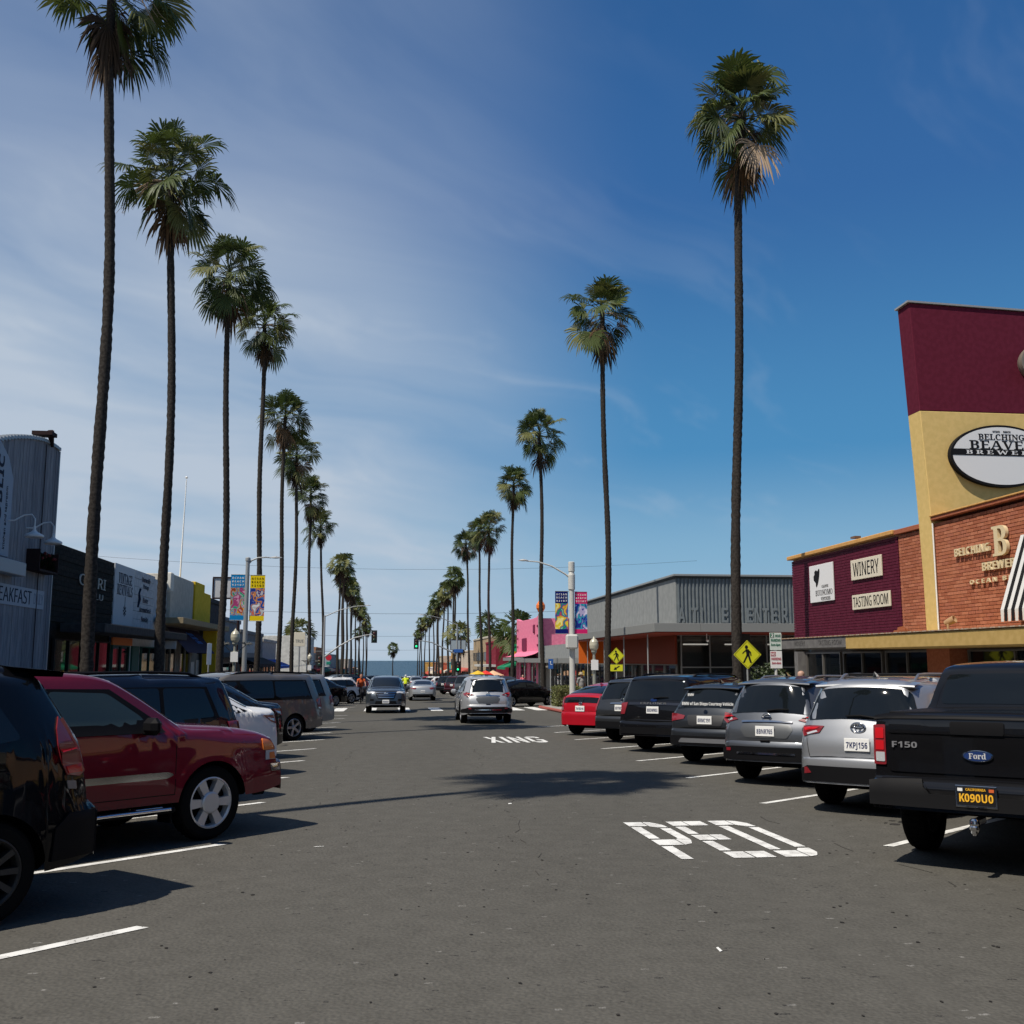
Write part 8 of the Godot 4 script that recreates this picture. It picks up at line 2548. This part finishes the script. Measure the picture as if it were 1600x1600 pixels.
func hedges() -> void:
	var lm := mat("hedge_leaf", lin(0.085, 0.095, 0.022), 0.55, 0.0, {"backlight_enabled": true, "backlight": lin(0.03, 0.035, 0.008)})
	var dk := mat("hedge_twigs", lin(0.075, 0.070, 0.030), 0.9)
	var t := thing("clipped_hedge", "clipped green hedge in the corner planter beyond the red hatchback", "hedge", Vector3(9.1, gy(-53.0) + 0.14, -53.0))
	bit(t, "foliage", lm, func(b: MB) -> void: leaf_mass(b, Vector3(0, 0.5, 0), Vector3(0.62, 0.5, 0.9), 2600, 0.10, 5, true))
	bit(t, "core", dk, func(b: MB) -> void: b.cbox(Vector3(0, 0.46, 0), Vector3(1.1, 0.88, 1.65), 0.1))
	t = thing("leafy_shrub", "dark leafy shrub behind the near crossing sign", "shrub", Vector3(11.2, gy(-29.6) + 0.14, -29.6))
	bit(t, "foliage", mat("shrub_leaf", lin(0.040, 0.058, 0.018), 0.5, 0.0, {"backlight_enabled": true, "backlight": lin(0.015, 0.022, 0.006)}), func(b: MB) -> void: leaf_mass(b, Vector3(0, 1.25, 0), Vector3(0.62, 0.72, 0.62), 2200, 0.12, 9, false))
	bit(t, "stem", bark, func(b: MB) -> void:
		b.tube(PackedVector3Array([Vector3.ZERO, Vector3(0.05, 0.5, 0), Vector3(0, 1.0, 0.05)]), PackedFloat32Array([0.06, 0.05, 0.03]), 8)
		b.tube(PackedVector3Array([Vector3(0.05, 0.5, 0), Vector3(0.25, 1.1, 0.1)]), PackedFloat32Array([0.035, 0.02]), 6))
	t = thing("bike_rack", "blue hoop bicycle rack on the corner pavement", "bike rack", Vector3(9.2, gy(-48.0) + 0.14, -48.0))
	for k in 3:
		bit(t, "hoop", mat("rack_blue", lin(0.01, 0.04, 0.16), 0.5), func(b: MB) -> void:
			var x := -0.5 + k * 0.42
			var ps := PackedVector3Array([Vector3(x, 0, 0.3)])
			for i in 9: ps.append(Vector3(x, 0.62 + 0.2 * sin(PI * i / 8.0), 0.3 * cos(PI * i / 8.0)))
			ps.append(Vector3(x, 0, -0.3))
			b.tube(ps, PackedFloat32Array([0.03]), 8))

# ------------------------------------------------------------------ people
# one continuous skin over tapered bones, meshed as surface nets; bones: [from, to, radius, radius]
func body_mesh(bones: Array, cell: float) -> ArrayMesh:
	var lo := Vector3.INF
	var hi := -Vector3.INF
	for q in bones:
		for k in 2:
			lo = lo.min(q[k] - Vector3.ONE * (q[2 + k] + 0.06)); hi = hi.max(q[k] + Vector3.ONE * (q[2 + k] + 0.06))
	var n := Vector3i((hi - lo) / cell) + Vector3i(2, 2, 2)
	var f := PackedFloat32Array()
	f.resize(n.x * n.y * n.z)
	f.fill(1.0)
	for q in bones:
		var a: Vector3 = q[0]
		var c: Vector3 = q[1]
		var ra: float = q[2]
		var rb: float = q[3]
		var pad := Vector3.ONE * (maxf(ra, rb) + 0.07)
		var i0 := Vector3i((a.min(c) - pad - lo) / cell).max(Vector3i.ZERO)
		var i1 := (Vector3i((a.max(c) + pad - lo) / cell) + Vector3i.ONE).min(n - Vector3i.ONE)
		var d := c - a
		var dd := maxf(d.length_squared(), 1e-6)
		for z in range(i0.z, i1.z + 1):
			for y in range(i0.y, i1.y + 1):
				for x in range(i0.x, i1.x + 1):
					var p := lo + Vector3(x, y, z) * cell
					var t := clampf((p - a).dot(d) / dd, 0, 1)
					var v := p.distance_to(a + d * t) - lerpf(ra, rb, t)
					var k := (z * n.y + y) * n.x + x
					var w := f[k]
					var s := 0.035
					var h := maxf(s - absf(w - v), 0.0) / s
					f[k] = minf(w, v) - h * h * s * 0.25
	var b := MB.new()
	var at := {}
	for z in n.z - 1:
		for y in n.y - 1:
			for x in n.x - 1:
				var k := (z * n.y + y) * n.x + x
				var sum := Vector3.ZERO
				var cnt := 0
				var v8 := [f[k], f[k + 1], f[k + n.x], f[k + n.x + 1], f[k + n.x * n.y], f[k + n.x * n.y + 1], f[k + n.x * n.y + n.x], f[k + n.x * n.y + n.x + 1]]
				var neg := 0
				for q in v8: neg += 1 if q < 0 else 0
				if neg == 0 or neg == 8: continue
				for e in [[0, 1], [2, 3], [4, 5], [6, 7], [0, 2], [1, 3], [4, 6], [5, 7], [0, 4], [1, 5], [2, 6], [3, 7]]:
					var p: float = v8[e[0]]
					var q: float = v8[e[1]]
					if (p < 0) == (q < 0): continue
					var c0 := Vector3(e[0] & 1, (e[0] >> 1) & 1, e[0] >> 2)
					var c1 := Vector3(e[1] & 1, (e[1] >> 1) & 1, e[1] >> 2)
					sum += c0.lerp(c1, p / (p - q)); cnt += 1
				var g := Vector3(v8[1] + v8[3] + v8[5] + v8[7] - v8[0] - v8[2] - v8[4] - v8[6], v8[2] + v8[3] + v8[6] + v8[7] - v8[0] - v8[1] - v8[4] - v8[5], v8[4] + v8[5] + v8[6] + v8[7] - v8[0] - v8[1] - v8[2] - v8[3])
				at[k] = b.vert(lo + (Vector3(x, y, z) + sum / cnt) * cell, g.normalized())
	var st := [1, n.x, n.x * n.y]
	for k in at:
		for ax in 3:
			var s0: int = st[ax]
			var s1: int = st[(ax + 1) % 3]
			var s2: int = st[(ax + 2) % 3]
			if (f[k] < 0) == (f[k + s0] < 0): continue
			if not (at.has(k - s1) and at.has(k - s2) and at.has(k - s1 - s2)): continue
			var nn := b.n[at[k]]
			b.face3(at[k], at[k - s1], at[k - s1 - s2], nn); b.face3(at[k], at[k - s1 - s2], at[k - s2], nn)
	return b.mesh()

func bones_of(j: Dictionary, which: Array) -> Array:
	var o := []
	for q in which: o.append([j[q[0]], j[q[1]], q[2], q[3]])
	return o

const SKIN_BONES := [["head", "crown", 0.085, 0.095], ["chin", "head", 0.06, 0.075], ["neck", "chin", 0.052, 0.052], ["chest", "neck", 0.12, 0.06], ["belly", "chest", 0.125, 0.13], ["pelvis", "belly", 0.125, 0.12], ["neck", "lsho", 0.055, 0.065], ["neck", "rsho", 0.055, 0.065], ["lsho", "lelb", 0.052, 0.042], ["lelb", "lwri", 0.042, 0.030], ["lwri", "lhan", 0.034, 0.024], ["rsho", "relb", 0.052, 0.042], ["relb", "rwri", 0.042, 0.030], ["rwri", "rhan", 0.034, 0.024], ["pelvis", "lhip", 0.11, 0.09], ["pelvis", "rhip", 0.11, 0.09], ["lhip", "lkne", 0.085, 0.058], ["lkne", "lank", 0.055, 0.038], ["lank", "ltoe", 0.042, 0.034], ["rhip", "rkne", 0.085, 0.058], ["rkne", "rank", 0.055, 0.038], ["rank", "rtoe", 0.042, 0.034]]

func clothed(t: Node, j: Dictionary, skin: Material, top: Material, legs: Material, shoes: Material, sleeves: float, hair: Material, hat := false) -> void:
	part(t, "body", body_mesh(bones_of(j, SKIN_BONES), 0.026), skin)
	var tops := [["chest", "neck", 0.15, 0.075], ["belly", "chest", 0.15, 0.155], ["pelvis", "belly", 0.145, 0.145], ["neck", "lsho", 0.07, 0.085], ["neck", "rsho", 0.07, 0.085]]
	var tb := bones_of(j, tops)
	for s in ["l", "r"]:
		var a: Vector3 = j[s + "sho"]
		var e: Vector3 = j[s + "elb"]
		tb.append([a, a.lerp(e, minf(sleeves, 1.0)), 0.078, 0.068])
		if sleeves > 1.0: tb.append([e, e.lerp(j[s + "wri"], sleeves - 1.0), 0.062, 0.05])
	part(t, "shirt", body_mesh(tb, 0.026), top)
	var lb := bones_of(j, [["pelvis", "belly", 0.15, 0.12], ["pelvis", "lhip", 0.13, 0.11], ["pelvis", "rhip", 0.13, 0.11], ["lhip", "lkne", 0.105, 0.08], ["rhip", "rkne", 0.105, 0.08]])
	for s in ["l", "r"]: lb.append([j[s + "kne"], j[s + "kne"].lerp(j[s + "ank"], 0.85), 0.075, 0.062])
	part(t, "trousers", body_mesh(lb, 0.026), legs)
	for s in ["l", "r"]: part(t, "shoe", body_mesh([[j[s + "ank"] + Vector3(0, -0.02, 0), j[s + "toe"], 0.05, 0.045]], 0.022), shoes)
	var hd: Vector3 = j.head
	var cr: Vector3 = j.crown
	var fwd: Vector3 = j.face
	part(t, "hair", body_mesh([[hd - fwd * 0.035 + Vector3(0, 0.02, 0), cr - fwd * 0.02, 0.088, 0.092]], 0.02), hair)
	bit(t, "face", mat("face_dark", lin(0.06, 0.03, 0.02), 0.6), func(b: MB) -> void:
		var side := fwd.cross(Vector3.UP).normalized()
		for s in [-1.0, 1.0]: b.cbox(hd + Vector3(0, 0.01, 0) + fwd * 0.085 + side * 0.032 * s, Vector3(0.022, 0.012, 0.022), 0.004)
		b.cbox(hd + Vector3(0, -0.055, 0) + fwd * 0.075, Vector3(0.04, 0.01, 0.03), 0.003))
	if hat:
		bit(t, "hat", mat("straw_hat", lin(0.42, 0.36, 0.26), 0.8), func(b: MB) -> void: b.lathe([[0.19, 0.0], [0.185, 0.012], [0.11, 0.02], [0.10, 0.10], [0.06, 0.125], [0.001, 0.13]], 18, Transform3D(Basis(), cr + Vector3(0, 0.03, 0))))

func stander(h: float, step: float) -> Dictionary:
	var k := h / 1.72
	var j := {"crown": Vector3(0, 1.60, 0.0), "head": Vector3(0, 1.55, 0.01), "chin": Vector3(0, 1.50, 0.02), "neck": Vector3(0, 1.42, -0.01), "chest": Vector3(0, 1.26, 0), "belly": Vector3(0, 1.06, 0.01), "pelvis": Vector3(0, 0.93, 0), "lsho": Vector3(-0.17, 1.37, 0), "rsho": Vector3(0.17, 1.37, 0), "lelb": Vector3(-0.22, 1.10, -0.06 - step * 0.3), "relb": Vector3(0.22, 1.10, -0.02 + step * 0.3), "lwri": Vector3(-0.22, 0.87, 0.05 - step * 0.4), "rwri": Vector3(0.22, 0.87, 0.08 + step * 0.4), "lhan": Vector3(-0.21, 0.77, 0.08 - step * 0.4), "rhan": Vector3(0.21, 0.77, 0.12 + step * 0.4), "lhip": Vector3(-0.09, 0.88, 0), "rhip": Vector3(0.09, 0.88, 0), "lkne": Vector3(-0.10, 0.48, 0.04 + step * 0.5), "rkne": Vector3(0.10, 0.48, 0.04 - step * 0.4), "lank": Vector3(-0.10, 0.075, step * 0.9), "rank": Vector3(0.10, 0.085, -step * 0.9), "ltoe": Vector3(-0.11, 0.045, 0.14 + step * 0.9), "rtoe": Vector3(0.11, 0.045, 0.14 - step * 0.9)}
	for q in j: j[q] *= k
	j.face = Vector3(0, 0, 1)
	return j

func rider() -> Dictionary:      # seated on a bicycle, leaning to the bars, facing +z
	return {"crown": Vector3(0, 1.72, 0.10), "head": Vector3(0, 1.66, 0.12), "chin": Vector3(0, 1.60, 0.15), "neck": Vector3(0, 1.51, 0.08), "chest": Vector3(0, 1.35, 0.02), "belly": Vector3(0, 1.16, -0.10), "pelvis": Vector3(0, 1.00, -0.18), "lsho": Vector3(-0.18, 1.45, 0.06), "rsho": Vector3(0.18, 1.45, 0.06), "lelb": Vector3(-0.27, 1.24, 0.20), "relb": Vector3(0.27, 1.24, 0.20), "lwri": Vector3(-0.27, 1.08, 0.40), "rwri": Vector3(0.27, 1.08, 0.40), "lhan": Vector3(-0.26, 1.06, 0.48), "rhan": Vector3(0.26, 1.06, 0.48), "lhip": Vector3(-0.09, 0.95, -0.16), "rhip": Vector3(0.09, 0.95, -0.16), "lkne": Vector3(-0.12, 0.82, 0.25), "rkne": Vector3(0.12, 0.64, 0.20), "lank": Vector3(-0.11, 0.45, 0.10), "rank": Vector3(0.11, 0.25, 0.06), "ltoe": Vector3(-0.11, 0.40, 0.24), "rtoe": Vector3(0.11, 0.20, 0.20), "face": Vector3(0, 0, 1)}

func bicycle(label: String, at: Vector3, turn: float) -> void:
	var t := thing("bicycle", label, "bicycle", at, "ridden bicycles", turn)
	var fm := mat("bike_frame", lin(0.05, 0.05, 0.06), 0.4, 0.3)
	for z in [-0.52, 0.54]:
		var w := Node3D.new()
		w.name = "wheel"
		t.add_child(w, true)
		w.position = Vector3(0, 0.34, z)
		bit(w, "tyre", rubber, func(b: MB) -> void:
			var ps := PackedVector3Array()
			for k in 29: ps.append(Vector3(0, sin(TAU * k / 28.0) * 0.325, cos(TAU * k / 28.0) * 0.325))
			b.tube(ps, PackedFloat32Array([0.017]), 6, false))
		bit(w, "spokes", alloy, func(b: MB) -> void:
			for k in 14: b.bar(Vector3.ZERO, Vector3(0, sin(TAU * k / 14.0) * 0.31, cos(TAU * k / 14.0) * 0.31), 0.002, 4))
	tube_part(t, "frame", fm, [Vector3(0, 0.34, -0.52), Vector3(0, 0.30, -0.05), Vector3(0, 0.82, 0.36), Vector3(0, 0.78, -0.20), Vector3(0, 0.30, -0.05)], [0.018, 0.02, 0.02, 0.02, 0.02], 8)
	tube_part(t, "fork", fm, [Vector3(0, 1.0, 0.34), Vector3(0, 0.8, 0.38), Vector3(0, 0.34, 0.54)], [0.018, 0.02, 0.014], 8)
	tube_part(t, "handlebar", black_plastic, [Vector3(-0.30, 1.04, 0.44), Vector3(-0.15, 1.03, 0.40), Vector3(0.15, 1.03, 0.40), Vector3(0.30, 1.04, 0.44)], [0.016, 0.013, 0.013, 0.016], 8)
	bit(t, "saddle", black_plastic, func(b: MB) -> void:
		b.cbox(Vector3(0, 0.92, -0.22), Vector3(0.15, 0.05, 0.25), 0.02)
		b.bar(Vector3(0, 0.78, -0.20), Vector3(0, 0.91, -0.22), 0.014))
	bit(t, "crank", alloy, func(b: MB) -> void:
		b.bar(Vector3(-0.11, 0.40, 0.02), Vector3(0.0, 0.30, -0.05), 0.012)
		b.bar(Vector3(0.11, 0.20, -0.02), Vector3(0.0, 0.30, -0.05), 0.012))

func people() -> void:
	var tan_skin := mat("tanned_skin", lin(0.32, 0.14, 0.085), 0.55)
	var pale_skin := mat("pale_skin", lin(0.45, 0.27, 0.20), 0.55)
	var dk := mat("dark_cloth", lin(0.02, 0.02, 0.025), 0.9)
	var shoe := mat("shoe_grey", lin(0.08, 0.08, 0.08), 0.8)
	var hair := mat("brown_hair", lin(0.05, 0.03, 0.018), 0.8)
	var p := Vector3(-1.72, gy(-66.0), -66.0)
	bicycle("bicycle ridden towards the camera beside the slate crossover", p, 0.0)
	var t := thing("person", "cyclist in an orange top riding towards the camera, arms on the bars", "person", p, "cyclists")
	clothed(t, rider(), tan_skin, mat("orange_cloth", lin(0.52, 0.10, 0.035), 0.85), dk, shoe, 0.25, hair)
	p = Vector3(1.35, gy(-84.0), -84.0)
	bicycle("bicycle ridden behind the slate crossover towards the silver coupe", p, PI)
	t = thing("person", "cyclist in a fluorescent yellow jacket between slate crossover and silver coupe", "person", p, "cyclists", PI)
	clothed(t, rider(), tan_skin, mat("hi_vis_cloth", lin(0.50, 0.60, 0.03), 0.8), dk, shoe, 1.7, mat("white_helmet", lin(0.6, 0.6, 0.6), 0.4))
	t = thing("person", "pedestrian in grey shirt and straw hat by the white light pole", "person", Vector3(10.75, gy(-57.5) + 0.14, -57.5), "pedestrians", 0.4)
	clothed(t, stander(1.72, 0.10), tan_skin, mat("grey_shirt", lin(0.25, 0.25, 0.25), 0.9), mat("khaki_cloth", lin(0.22, 0.18, 0.12), 0.9), shoe, 0.7, hair, true)
	t = thing("person", "pedestrian in dark clothes walking beside the straw-hatted one", "person", Vector3(11.1, gy(-55.5) + 0.14, -55.5), "pedestrians", -0.6)
	clothed(t, stander(1.76, 0.14), pale_skin, dk, mat("denim", lin(0.03, 0.045, 0.09), 0.9), shoe, 1.8, hair)
	t = thing("person", "bald pedestrian whose head shows above the parked crossovers", "person", Vector3(11.6, gy(-28.2) + 0.14, -28.2), "pedestrians", 2.2)
	clothed(t, stander(1.70, 0.12), pale_skin, mat("blue_shirt", lin(0.10, 0.13, 0.20), 0.9), dk, shoe, 0.7, pale_skin)
	t = thing("person", "pedestrian in a pink top outside the pink shop", "person", Vector3(11.9, gy(-92.0) + 0.14, -92.0), "pedestrians", 0.2)
	clothed(t, stander(1.66, 0.08), pale_skin, mat("pink_shirt", lin(0.6, 0.15, 0.2), 0.9), dk, shoe, 0.7, hair)

func furniture() -> void:
	street_lights()
	signs()
	traffic_signals()
	hedges()
	people()

func _ready() -> void:
	camera_and_light()
	common_materials()
	ground_and_road()
	palms()
	buildings()
	vehicles()
	furniture()
